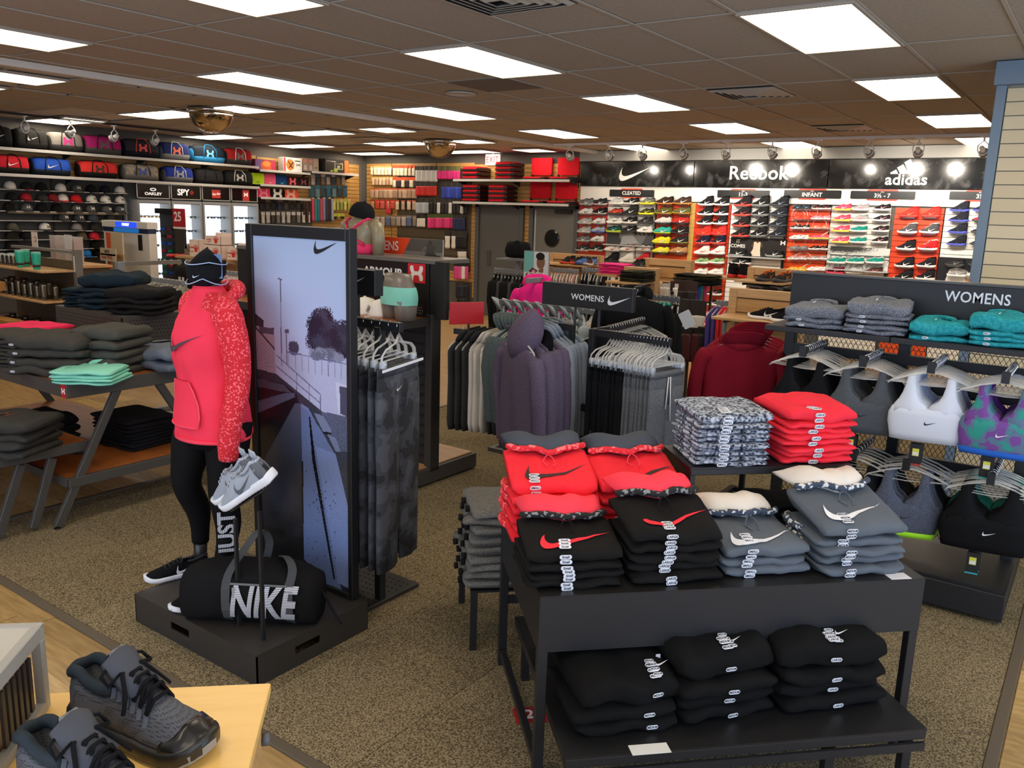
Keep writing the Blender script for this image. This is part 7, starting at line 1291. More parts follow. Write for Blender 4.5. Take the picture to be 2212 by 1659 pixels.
# ------------------------------------------------------------------ mannequin
MX0, MY0 = -3.36, 2.31; FA = RD(-8)
o = thing('mannequin', 'headless black mannequin in a coral hooded top with patterned sleeves and black leggings', 'mannequin', (MX0, MY0, PZ), FA); man = o; COR = FB('#ff4058', 4); PAT = M('#d8222e', 'd', .85, '#ff6c76', 150); LG = M('#101012', 'f', .75); SKB = M('#2a2724', 'p', .35)
def bodyring(z, a, b, cx_, cy_, fold=0, n=36, sd=1): return [((a*cos(t))*(1+fold*noise.noise(V((cos(t)*2.5, sin(t)*2.5, z*7+sd))))+cx_, (b*sin(t)*(1.0 if sin(t) < 0 else .92))*(1+fold*noise.noise(V((sin(t)*3, z*6+sd, cos(t)*3))))+cy_, z) for t in [2*pi*k/n for k in range(n)]]
HP = [(z, a*.93, b, c, d) for z, a, b, c, d in [(.745, .205, .165, 0, .0), (.76, .212, .172, 0, 0), (.80, .208, .168, 0, 0), (.87, .200, .158, 0, -.0), (.96, .188, .145, 0, 0), (1.05, .180, .140, 0, -.005), (1.14, .185, .150, 0, -.012), (1.21, .190, .150, 0, -.015), (1.28, .190, .132, 0, -.008), (1.34, .175, .108, 0, 0), (1.385, .145, .088, 0, .005), (1.42, .098, .075, 0, .005), (1.45, .068, .066, 0, .0)]]
MB().loft([bodyring(*r_, fold=.16 if r_[0] < 1.15 else .06) for r_ in [tuple(interp([(h_[0],)+h_[1:] for h_ in HP], z_)) and (z_,)+tuple(interp(HP, z_)) for z_ in [.745+(1.45-.745)*k/34 for k in range(35)]]]).build('hooded_body', COR, o, True)
MB().loft([bodyring(z_, .209, .171, 0, 0) for z_ in (.742, .754)]).build('hem_binding', M('#ff4c60', 'f'), o, True)
for s in (-1, 1):
    yb_ = .09 if s < 0 else 0; P_ = [(s*.11, .0, 1.375), (s*.155, .0, 1.335), (s*.195, .01+yb_*.4, 1.23), (s*.21, .018+yb_*.7, 1.1), (s*.212, .01+yb_, .98), (s*.208, -.02+yb_, .86), (s*.205, -.035+yb_, .76), (s*.203, -.04+yb_, .67)]; pts = curve_pts(P_, 26); rr = [interp([(0, .055), (.12, .070), (.3, .066), (.5, .056), (.75, .050), (.93, .048), (1, .042)], k/26)[0]*(1+.10*noise.noise(V((k*.55, s, 0)))) for k in range(27)]
    MB().tube(pts, rr, 16).build('patterned_sleeve', PAT, o, True)
    MB().loft([bodyring(z_, a_, b_, s*.085, .012, sd=s) for z_, a_, b_ in ((1.30, .08, .10), (1.37, .075, .088), (1.425, .035, .06))]).build('shoulder_yoke', PAT, o, True)
pk = [(-.135, 0), (.135, 0), (.135, .06), (.09, .21), (-.09, .21), (-.135, .06)]
def onbody(x, z, off=.004):
    a, b, cx_, cy_ = interp(HP, z); c_ = max(-.98, min(.98, x/a)); return V((x, -b*math.sqrt(1-c_*c_)*(1+.02)-off+cy_, z))
rows_ = []
for k in range(9):
    z_ = .815+.21*k/8; hw = .125 if k < 3 else .125-.055*((k-2)/6)**1.2; rows_.append([onbody(-hw+2*hw*j/12, z_, .010) for j in range(13)])
MB().loft(rows_, cap=False, close=False).build('front_pocket', COR, o, True)
for s in (-1, 1): MB().tube([onbody(s*x_, z_, .012) for x_, z_ in ((.125, .83), (.125, .87), (.115, .92), (.09, .98), (.07, 1.02))], .0035, 5).build('pocket_seam', M('#ff5c70', 'f'), o, True)
MB().tube([onbody(-.12+.24*k/10, .817, .011) for k in range(11)], .003, 5).build('pocket_seam', M('#ff5c70', 'f'), o, True)
swoosh_mb(.20, lambda x, y: onbody(x+.045, 1.20+y+x*.1, .009)).build('tick_logo', M('#5b4a52', 'f'), o)
MB().tube([(.075*cos(a)*1.25, .075*sin(a)+.055, 1.40+.035*sin(a)-.02*(a > pi)) for a in [RD(-25+230*k/16) for k in range(17)]], [.018+.02*sin(pi*k/16) for k in range(17)], 12).build('folded_hood', PAT, o, True)
MB().lathe([(.062, 1.40), (.058, 1.47), (.056, 1.53), (0, 1.535)], 20).build('neck', SKB, o, True)
# legs in black leggings
def leg(P_, R0, name, mat): return MB().tube(curve_pts(P_, 22), [interp(R0, k/22)[0] for k in range(23)], 18).build(name, mat, o, True)
im = MX.Translation((-MX0, -MY0, -PZ)); loc_ = lambda x, y, z: (rz(-FA)@(V((x-MX0, y-MY0, z-PZ))))
RT = [(0, .108), (.2, .100), (.42, .074), (.55, .066), (.7, .062), (.9, .044), (1, .042)]
hipR, hipL = loc_(-3.45, 2.30, .97), loc_(-3.27, 2.33, .97); anR, anL = loc_(-3.545, 2.33, .30), loc_(-3.235, 2.24, .30); knR_, knL_ = loc_(-3.50, 2.24, .64), loc_(-3.25, 2.27, .63)
leg([hipR, (hipR+knR_)/2+V((0, -.01, 0)), knR_, (knR_+anR)/2+V((0, .025, 0)), anR], RT, 'legging', LG); leg([hipL, (hipL+knL_)/2, knL_, (knL_+anL)/2+V((0, .025, 0)), anL], RT, 'legging', LG)
MB().loft([bodyring(z_, a_, b_, 0, 0) for z_, a_, b_ in ((.70, .17, .12), (.76, .19, .14), (.85, .18, .13))]).build('legging_hips', LG, o, True)
for an, nm in ((anR, 'R'), (anL, 'L')): MB().tube([an+V((0, 0, .02)), an+V((0, -.002, -.06)), an+V((0, -.012, -.115))], [.036, .032, .04], 14).build('ankle', SKB, o, True)
# vertical JUST DO IT lettering on the left calf
stp = bpy.data.materials.new('striped_print'); stp.use_nodes = True; _n = stp.node_tree; _c = _n.nodes.new('ShaderNodeTexCoord'); _w = _n.nodes.new('ShaderNodeTexWave'); _w.bands_direction = 'Y'; _w.inputs['Scale'].default_value = 42; _r = _n.nodes.new('ShaderNodeValToRGB'); _r.color_ramp.interpolation = 'CONSTANT'; _r.color_ramp.elements[0].color = (.02, .02, .02, 1); _r.color_ramp.elements[1].position = .22; _r.color_ramp.elements[1].color = (.72, .74, .78, 1)
_n.links.new(_c.outputs['Object'], _w.inputs[0]); _n.links.new(_w.outputs[0], _r.inputs[0]); _n.links.new(_r.outputs[0], _n.nodes['Principled BSDF'].inputs[0])
cmd = (V((0, 0, 0))-V((MX0, MY0, 0))).normalized(); cl = rz(-FA)@V((cmd.x, cmd.y, 0)); rt_ = V((-cl.y, cl.x, 0)); mid = (knL_+anL)/2+V((0, .02, 0))
text('JUST', .105, stp, face(mid+cl*.070+V((0, 0, .0)), (0, 0, 1), -rt_), o, bold=.03, sx=.95, d=.001)
# cap on the neck
o = thing('running_hat', 'black running cap with pale blue piping on the mannequin neck', 'cap', (MX0-.01, MY0+.0, PZ+1.485), FA+RD(-20)); BC = M('#15161a', 'f')
MB().loft([[(.098*math.sqrt(max(0, 1-(k/8)**2.4))*cos(a), .085*math.sqrt(max(0, 1-(k/8)**2.4))*sin(a)+.01*k/8, .045+.068*k/8+.016*cos(a*2+.6)+.012*cos(a)) for a in [2*pi*j/24 for j in range(24)]] for k in range(9)]).build('crown', BC, o, True)
MB().loft([[(.098*k1*cos(a), .088*k1*sin(a), z_+.02*max(0, sin(a))) for a in [2*pi*j/24 for j in range(24)]] for z_, k1 in ((-.035, .72), (.0, .98), (.06, 1.0))]).build('band', BC, o, True)
PB = M('#a9c4e8', 'p', .4)
for z_, ph_ in ((.062, 0), (-.01, .5)): MB().tube([(.101*cos(a), .091*sin(a), z_-(.03 if ph_ else .012)*abs(sin(a*1.5+ph_))+.012) for a in [2*pi*j/40 for j in range(41)]], .0025, 4).build('piping', PB, o, True)
swoosh(o, face((.088, -.055, .012), (.6, .8, 0)), .035, M('#dce6f4')); box('hanging_tag', (.07, .073, .02, .06, -.0, .11), M('#5f7ba8'), o)
# shoes of the mannequin
SKW = ('#121214', '#e9ebf0', '#f0f2f6', '#3a3a3c')
for (x, y, z, a, l) in ((-3.555, 2.20, PZ+.001, FA+RD(-103), 'black shoe with white tick on the mannequin right foot'), (-3.235, 2.11, PZ+.001, FA+RD(-80), 'black white-soled shoe half hidden by the duffel bag')): shoe('run', SKW, l, TR(x, y, z, a), n=30, L_=.295)
# ------------------------------------------------------------------ shoe stand and pair of grey shoes
def postat(px, py): q = W(px, py, 'z', PZ); return q
pA, pB = postat(517, 1352), postat(569, 1382); st = thing('shoe_stand', 'black stand of two slim posts with a tilted plate holding grey shoes', 'display stand', ((pA.x+pB.x)/2, (pA.y+pB.y)/2, PZ)); lx = lambda q: (q.x-st.location.x, q.y-st.location.y)
ax_, ay_ = lx(pA); bx_, by_ = lx(pB); zpA, zpB = .50, .58
MB().bar((ax_, ay_, 0), (ax_, ay_, zpA), .014, .014).build('post', BLK, st); MB().bar((bx_, by_, 0), (bx_, by_, zpB), .014, .014).build('post', BLK, st)
# plate plane: shoe axis rises to the right
qa, qb = W(487, 1102, 'y', pB.y+.0), W(603, 1028, 'y', pB.y+.05); ax3 = (qb-qa).normalized(); cc = (qa+qb)/2; toe = -ax3; upv = V((-.15, -.35, .92)); upv = (upv-toe*upv.dot(toe)).normalized(); side = upv.cross(toe)
sm = MX(((toe.x, side.x, upv.x, 0), (toe.y, side.y, upv.y, 0), (toe.z, side.z, upv.z, 0), (0, 0, 0, 1)))
MB().box(-.10, .10, -.09, .06, -.008, -.004).xf(MX.Translation(cc-V(st.location))@sm).build('tilted_plate', BLK, st)
GRS = ('#a9b1bb', '#eef1f6', '#5d626a', '#b4bcc6')
for k, (off, l) in enumerate(((V((0, 0, 0)), 'front pale grey mesh shoe on the tilted stand'), (W(521, 1050, 'y', pB.y+.14)-W(545, 1062, 'y', pB.y+.0), 'rear pale grey mesh shoe on the tilted stand'))):
    s_ = shoe('run', GRS, l, MX.Translation(cc+off*.9)@sm@MX.Diagonal((1.1, 1.15, 1.25, 1)), n=34, L_=.29); link('heel_counter', cm(('hc',), lambda: MB().loft([[(x_, y_, z_) for y_, z_ in ((-w_*1.05, .028), (-w_*1.07, .055), (-w_*.8, e_*.96), (w_*.8, e_*.96), (w_*1.07, .055), (w_*1.05, .028))] for x_, w_, e_ in [((t_-.5)*.29, *shoe_at('run', t_)[:2]) for t_ in (.0, .03, .07, .11)]])), M('#6c6f74', 'f'), s_)
    MB().tube([(-.139, 0, .09), (-.148, 0, .112), (-.142, 0, .122), (-.134, 0, .110), (-.132, 0, .09)], .005, 6, sq=1.8).build('pull_tab', M('#b4bcc6', 'f'), s_, True)
# ------------------------------------------------------------------ duffel bag
ba, bb_ = W(432, 1352, 'z', PZ+.02), W(712, 1300, 'z', PZ+.06); dv = V((bb_.x-ba.x, bb_.y-ba.y, 0)); Lb = .60; dv.normalize(); nf = V((dv.y, -dv.x, 0)); cb_ = V((-2.90, 2.235, PZ))
BA = math.atan2(dv.y, dv.x); BA = RD(33); o = thing('duffel_bag', 'black barrel duffel bag with grey straps and big striped white letters', 'bag', (-2.93, 2.185, PZ+.002), BA); bag = o
LB, HB_, DB = .60, .27, .25; rg = []
for i in range(21):
    u = -1+i/10; s = (1-abs(u)**6)**.5 if abs(u) < 1 else .5; s = max(s, .55); r_ = []
    for j in range(22):
        a = 2*pi*j/22; ca, sa = cos(a), sin(a); y = DB/2*(abs(ca)**.75)*(1 if ca > 0 else -1)*(.55+.45*s); z = HB_*.47+HB_*.5*(abs(sa)**.8)*(1 if sa > 0 else -1)*(.6+.4*s)
        r_.append((u*LB/2, y*(1+.05*noise.noise(V((u*4, a*1.3, 2)))), max(.004, z-.025*abs(u)**3+.010*noise.noise(V((u*5, a, 7))))))
    rg.append(r_)
BGM = M('#141415', 'f', .8); MB().loft(rg).build('body', BGM, o, True)
STM = M('#4c4e50', 'f')
def bagy(u, z):
    f = max(-1, min(1, (z-HB_*.47)/(HB_*.5))); return -DB/2*(1-abs(f)**2.3)**.45*1.03
for u in (-.2, .6):
    x = u*LB/2*1.15; pts = [(x-.012+.03*(z/.27)*0, bagy(u, z)-.004, z) for z in (.012, .04, .08, .13, .18, .215)]; mb = MB(); rings = [[(q[0]-.019, q[1], q[2]), (q[0]+.019, q[1], q[2]), (q[0]+.019, q[1]-.003, q[2]), (q[0]-.019, q[1]-.003, q[2])] for q in pts]; mb.loft(rings).build('strap', STM, o)
xl, xr_ = -.2*LB/2*1.15, .6*LB/2*1.15
def band(P_, w_, name):
    pts = curve_pts(P_, 18); rings = []
    for q in pts: rings.append([(q[0]-w_/2, q[1], q[2]), (q[0]+w_/2, q[1], q[2]), (q[0]+w_/2, q[1]-.003, q[2]+.001), (q[0]-w_/2, q[1]-.003, q[2]+.001)])
    return MB().loft(rings).build(name, STM, o)
band([(xl-.012, bagy(0, .2)-.004, .19), (xl+.0, -.10, .25), (xl+.06, -.05, .35), (xl+.10, .02, .40), (xl+.12, .07, .33), (xl+.10, .09, .24)], .036, 'handle'); band([(xr_-.01, bagy(0, .2)-.004, .20), (xr_-.005, -.08, .262), (xr_-.04, -.02, .285), (xr_-.09, .05, .27), (xr_-.10, .09, .22)], .038, 'handle')
MB().tube([(LB*.42, .05, .2), (LB*.5, .03, .12), (LB*.62, -.02, .03), (LB*.68, -.06, .008)], .009, 6, sq=.5).build('shoulder_strap', M('#1a1a1b', 'f'), o, True)
ov = MB().loft([[(x_, -DB/2*.985-.003, z_) for x_, z_ in ((-.06, .200+d_), (.19, .200+d_))] for d_ in (0, .010)], cap=False, close=False).build('zip_pocket', M('#77797b', 'm'), o); box('zip_pull', (-.05, -.042, -.135, -.129, .145, .19), M('#9a9c9e', 'm'), o)
tm_ = text_mesh('NIKE', .215, .001, .028, 'CENTER', .62, .25).copy(); _bm = bmesh.new(); _bm.from_mesh(tm_)
for k in range(12): bmesh.ops.bisect_plane(_bm, geom=_bm.verts[:]+_bm.edges[:]+_bm.faces[:], plane_co=(0, -.11+.02*k, 0), plane_no=(0, 1, 0))
_bm.to_mesh(tm_); _bm.free()
for v_ in tm_.vertices: z_ = v_.co.y+.115; v_.co.z += -bagy(0, z_)-DB/2*.985
decal('big_lettering', tm_, stp, face((.072, -DB/2*.985-.006, .115), (1, 0, 0)), o)
MB().tube([(-LB/2-.01, -.02+.03*cos(a), .13+.05*sin(a)) for a in [2*pi*k/10 for k in range(11)]], .006, 6).build('end_toggle', M('#111111', 'f'), o, True)
q = W(475, 1318, 'z', PZ); tag(box('clear_riser', (q.x-.05, q.x+.02, q.y-.03, q.y+.03, PZ+.001, PZ+.012), M('#d8dcd8', 'g', .1, None, .4)), 'small clear plate under the shoe toe by the bag', 'plate')
# ------------------------------------------------------------------ bra gondola on the right
YB2 = 5.15; XL2, XR2 = -1.58, -.22; GB = M('#1a1b1e', 'm', .5); o = mgd = thing('mesh_gondola', 'black gondola with a WOMENS header, shelf and expanded mesh back', 'gondola', (XL2, YB2, 0)); GW_ = XR2-XL2; zh = W(1708, 590, 'y', YB2).z; zsf = 1.378
box('header', (0, GW_+.1, .0, .05, zsf, zh), GB, o, .003); box('header_cap', (-.005, GW_+.1, -.01, .06, zh, zh+.012), M('#4b4a48', 'm'), o)
for x in (.03, .68, GW_-.03): box('upright', (x-.03, x+.03, -.03, .03, .0, zsf), GB, o, .003)
box('shelf', (-.02, .66, -.36, .0, zsf-.03, zsf), GB, o, .003); box('shelf', (.665, GW_+.08, -.36, .0, zsf-.03, zsf), GB, o, .003)
for z in (1.19, 1.04, .62, .42): box('slot_rail', (.06, GW_-.06, -.035, -.012, z, z+.055), GB, o)
def lattice(w, h, s=.028, t=.0028):
    mb = MB(); n = int((w+h*1.7)/s)+1
    for i in range(n):
        for sg in (1, -1):
            x0 = -h*.6+i*s; x1 = x0+h*.6
            a0, a1 = 0, 1
            if x1 <= 0 or x0 >= w: continue
            if x0 < 0: a0 = -x0/(x1-x0)
            if x1 > w: a1 = (w-x0)/(x1-x0)
            p0 = (x0+(x1-x0)*a0, h*a0); p1 = (x0+(x1-x0)*a1, h*a1)
            if sg < 0: p0, p1 = (w-p0[0], p0[1]), (w-p1[0], p1[1])
            mb.bar((p0[0], 0, p0[1]), (p1[0], 0, p1[1]), t, t, (0, 1, 0))
    return mb
for x0, x1, z0, z1 in ((.06, .65, 1.1, 1.35), (.71, GW_-.06, 1.1, 1.35), (.06, .65, .2, 1.04), (.71, GW_-.06, .2, 1.04)): lattice(x1-x0, z1-z0).build('expanded_mesh', M('#121315', 'm'), o, loc=(x0, 0, z0))['kind'] = 'stuff'
c1b = W(1995, 1310, 'z', .0); bx0_, bx1_ = -.04, XR2-XL2+.02; by0_ = 4.60-YB2
box('base', (bx0_, bx1_, by0_, .4, .03, .17), GB, o, .004); box('deck', (bx0_+.02, bx1_-.02, by0_+.03, .38, .17, .182), M('#232427', 'm'), o)
text('WOMENS', .082, SGW, face((W(2111, 645, 'y', YB2).x-XL2, -.0015, W(2110, 645, 'y', YB2).z), (1, 0, 0)), o, bold=.012, sp=1.05, sx=.86); swoosh(o, face((GW_+.04, -.0015, 1.55), (1, 0, 0)), .12, SGW)
# folded stacks on its shelf
GRH, TL = HB('#4c5468', '#8e9296', 210), HB('#1f8f9c', '#3aa6ac', 60)
def shelfstack(px0, px1, n, t, mat, lab, seed, top=2.2, zip_=1, y=4.97):
    a, b = W(px0, 700, 'y', y-.14), W(px1, 700, 'y', y-.14); c = (a.x+b.x)/2; w = min(.36, b.x-a.x)
    s_ = stack(c, y, zsf, n, t, mat, round(w, 2), .30, RD(6), lab, 'folded_shirt', 'shirt', top=top, seed=seed, jit=.006, lay=1)
    tp = s_[-1]; T_ = round(t*top, 3)
    if zip_: tp_z = MB().tube([(.0, .10, T_*1.1+.01), (-.01, .0, T_*1.1+.008), (-.02, -.08, T_*1.08+.004)], .0028, 5).build('zip', M('#c8e0ec', 'c', .3), tp, True)
    MB().tube([(.07*cos(a_), .09+.05*sin(a_), T_-.002+.008*sin(a_)) for a_ in [pi*k/10 for k in range(-1, 12)]], .013, 8).build('collar', mat, tp, True)
    swoosh(tp, face((.09, -.02, T_*1.12+.006), (1, 0, 0), (0, 1, 0)), .03, SGW)
    for k, g_ in enumerate(s_[:-1]): sticker(g_, face((-w*.22, -.153, t*.5), (1, 0, 0)), 'SMALL', .9)
    return s_
shelfstack(1690, 1815, 3, .032, GRH, 'blue grey heather zip top, %s in the left shelf stack', 1); shelfstack(1818, 1952, 5, .028, GRH, 'blue grey heather zip top, %s in the second shelf stack', 2, 2.4); shelfstack(1955, 2085, 2, .03, TL, 'turquoise zip top, %s in the small turquoise stack', 3); shelfstack(2092, 2235, 4, .028, TL, 'turquoise zip top, %s in the tall turquoise stack', 4, 2.6)
# bras
def bra_mesh(w, key):
    def mk():
        mb = MB(); T_ = [(-.34, .45, 0, .026), (-.30, .47, 0, .034), (-.25, .50, 0, .042), (-.20, .50, 0, .040), (-.165, .46, .0, .034), (-.15, .43, .03, .030), (-.125, .385, .12, .026), (-.09, .345, .165, .02), (-.045, .32, .19, .012), (-.0, .30, .20, .004)]
        mb.loft([[(w*k*cos(a), d*(abs(sin(a))**.8)*(1 if sin(a) > 0 else -1), z) for a in [2*pi*j/26 for j in range(26)]] for z, k, _, d in T_[:5]])
        for s in (-1, 1):
            R_ = []
            for z, xo, xi, d in [(-.195, .46, .0, .035), (-.165, .45, .01, .033)]+T_[5:]:
                xo *= w; xi *= w; m_ = (xi+xo)/2; r = [(xi, -d), (m_, -d*.97), (xo*.94, -d*.62), (xo, 0), (xo*.94, d*.5), (m_, d*.6), (xi, d*.6)]; R_.append([(s*x, y, z+(.012 if xi else 0)*0) for x, y in (r if s > 0 else r[::-1])])
            mb.loft(R_)
        return mb
    return cm(('bra', w, key), mk)
def bra(label, mat, M4, w=.34, band=None, logo=None, group=None, tagc=None):
    o = thing('sports_bra', label, 'sports bra', group=group); o.matrix_world = M4; link('body', bra_mesh(w, 0), mat, o)
    if band: link('band', cm(('bband', w), lambda: MB().loft([[(w*k*cos(a), d*(abs(sin(a))**.8)*(1 if sin(a) > 0 else -1), z) for a in [2*pi*j/26 for j in range(26)]] for z, k, d in ((-.352, .455, .026), (-.32, .475, .034))])), band, o)
    if logo: swoosh(o, face((.02, -.0425, -.235), (1, 0, 0)), .06, logo)
    if tagc:
        t = box('price_card', (-.06, .0, -.002, .002, -.47, -.36), M('#17181a'), o); plate('yellow_label', .032, .04, M('#d9d84a'), face((-.03, -.003, -.405), (1, 0, 0)), o); plate('bar_code', .028, .018, M('#e8e8e4'), face((-.03, -.005, -.412), (1, 0, 0)), o); box('red_edge', (-.06, 0, -.003, .003, -.476, -.468), M('#c8342c' if tagc == 1 else '#2aa8b0'), o)
    return o
def braarm(px, py, z, n, mats, names, grp, logo=None, band=None, y1=4.68, w=.34, tagc=None):
    x = W(px, py, 'y', (y1+YB2)/2).x; xx = x-XL2; r_ = rail_of(mgd, (xx, -.04, z), (xx, y1-YB2-.02, z), .02, .04, None, 'hang_arm'); box('end_cap', (xx-.018, xx+.018, y1-YB2-.04, y1-YB2-.02, z-.03, z+.028), GB, r_)
    for i in range(n):
        y = y1+.035+i*(YB2-.12-y1)/n; m = TR(x, y, z+.023, RD(rnd.uniform(-9, 9)+4)); hanger('clear hanger, %s from the front, holding %s' % (ORD[i], grp), m, 'top', 'clear hangers of '+grp)
        k = min(i*len(mats)//n, len(mats)-1); bra('%s, %s from the front of %s' % (names[k], ORD[i], grp), mats[k], m@MX.Translation((0, 0, -.085)), w, band, logo if i == 0 else None, group=grp, tagc=tagc if i < 2 else None)
WHB = M('#dfe6f2', 'p', .8); MUL = M('#7a4a9c', 'k', .85, '#2f9c90', 16)
braarm(1765, 745, 1.27, 10, [FB('#17181b')], ['black sports bra'], 'the black bra arm', tagc=1); braarm(1890, 765, 1.255, 11, [HB('#4c5156', '#5c6166', 300), FB('#3c4044')], ['dark grey sports bra', 'charcoal sports bra'], 'the grey bra arm', M('#15161a'), tagc=1, w=.36)
braarm(2032, 775, 1.265, 10, [WHB, FB('#aebfe6')], ['white sports bra', 'pale blue sports bra'], 'the white bra arm', M('#1c2030'), w=.37, tagc=1); braarm(2185, 800, 1.26, 8, [MUL, FB('#5a2a86')], ['multicoloured sports bra with blue band', 'purple sports bra'], 'the multicoloured bra arm', M('#e8e8f4'), FB('#2f6ad0'), w=.36, tagc=2)
braarm(1862, 1020, .74, 6, [FB('#17181b')], ['black strappy bra'], 'the lower left bra arm', w=.34); braarm(1975, 1010, .74, 6, [HB('#4a5060', '#646c7c', 250), FB('#1d1e22')], ['grey strappy bra with lime band', 'black strappy bra'], 'the lower middle bra arm', M('#2a2c30'), FB('#a8ee3c'), tagc=2, w=.36)
braarm(2150, 1035, .745, 8, [FB('#151618'), FB('#1c6c60')], ['black sports bra with white clips', 'dark green sports bra'], 'the lower right bra arm', M('#e8e8ec'), None, tagc=2, w=.42)
# ------------------------------------------------------------------ front table
TZ_ = .72; TO = W(1167, 1289, 'z', TZ_); TA = RD(45.3); tu, tv = V((cos(TA), sin(TA), 0)), V((-sin(TA), cos(TA), 0)); TWd, TDp = 1.425, .825
def TP(u, v, z): return V((TO.x, TO.y, 0))+tu*u+tv*v+V((0, 0, z))
o = thing('front_table', 'large black steel nesting table turned diagonally, nearest the camera', 'table', (TO.x, TO.y, 0), TA); TB_ = M('#1e1f22', 'm', .42)
box('top_plate', (0, TWd, 0, TDp, TZ_-.006, TZ_), M('#1b1a19', 'm', .4), o); a0 = TZ_-.205
box('front_apron', (0, TWd, 0, .006, a0, TZ_-.006), TB_, o); box('rear_apron', (0, TWd, TDp-.006, TDp, a0, TZ_-.006), TB_, o)
for x in (0, TWd-.006): box('side_apron', (x, x+.006, .006, TDp-.006, a0, TZ_-.006), TB_, o)
for x in (.0, TWd-.035):
    for y in (0, TDp-.035): box('leg', (x, x+.035, y, y+.035, 0, a0), TB_, o, .002)
box('rear_stretcher', (.035, TWd-.035, TDp-.03, TDp-.005, .30, .33), TB_, o); box('side_stretcher', (0.005, .03, .035, TDp-.035, .06, .09), TB_, o); box('side_stretcher', (TWd-.03, TWd-.005, .035, TDp-.035, .06, .09), TB_, o)
# lower nesting table in front
LZ = .285; LO = TP(.05, -.245, 0); o = thing('low_nesting_table', 'low black nesting table pushed half under the front table', 'table', LO, TA)
LW = 1.27; LD = .95
box('top_plate', (0, LW, 0, LD, LZ-.008, LZ), M('#1a1a1b', 'm', .4), o); MB().box(0, LW, 0, .03, LZ-.04, LZ-.008).box(0, LW, LD-.03, LD, LZ-.04, LZ-.008).box(0, .03, .03, LD-.03, LZ-.04, LZ-.008).box(LW-.03, LW, .03, LD-.03, LZ-.04, LZ-.008).build('rim', TB_, o, bev=.002)
box('shelf_edge', (0.03, LW-.01, -.012, 0, LZ-.075, LZ-.045), TB_, o)
for x in (.03, LW-.065, LW*.72):
    for y in (.02, LD-.05): box('leg', (x, x+.032, y, y+.032, 0, LZ-.04), TB_, o)
box('foot_bar', (LW*.72+.032, LW-.065, .02, .05, .05, .08), TB_, o)
# riser at the back right
RZ = 1.0; o = thing('table_riser', 'black steel riser carrying knit and red stacks on the front table', 'riser', TP(.70, .485, TZ_+.001), TA); H = RZ-TZ_-.001; RW, RDp = .70, .33
box('top_plate', (0, RW, 0, RDp, H-.006, H), TB_, o); box('front_rail', (0, RW, 0, .02, H-.032, H-.006), TB_, o, .002); box('side_panel', (0, .006, .02, RDp, 0, H-.006), M('#2a1517', 'p', .25), o)  # side panel's maroon is a reddish reflection painted into its colour
for x in (0, RW-.02):
    for y in (0, RDp-.02): box('leg', (x, x+.02, y, y+.02, 0, H-.032), TB_, o)
def topz(seed, t, x, y, slope=0, d=.3):
    v = (seed % 6)*1.7+.3; nz = noise.noise(V((x*9+v*3.1, y*9, v))); return t*1.06+nz*t*.34+slope*(y+d/2)*.5+.0045*noise.noise(V((x*24+v, y*15+x*8, v*2)))
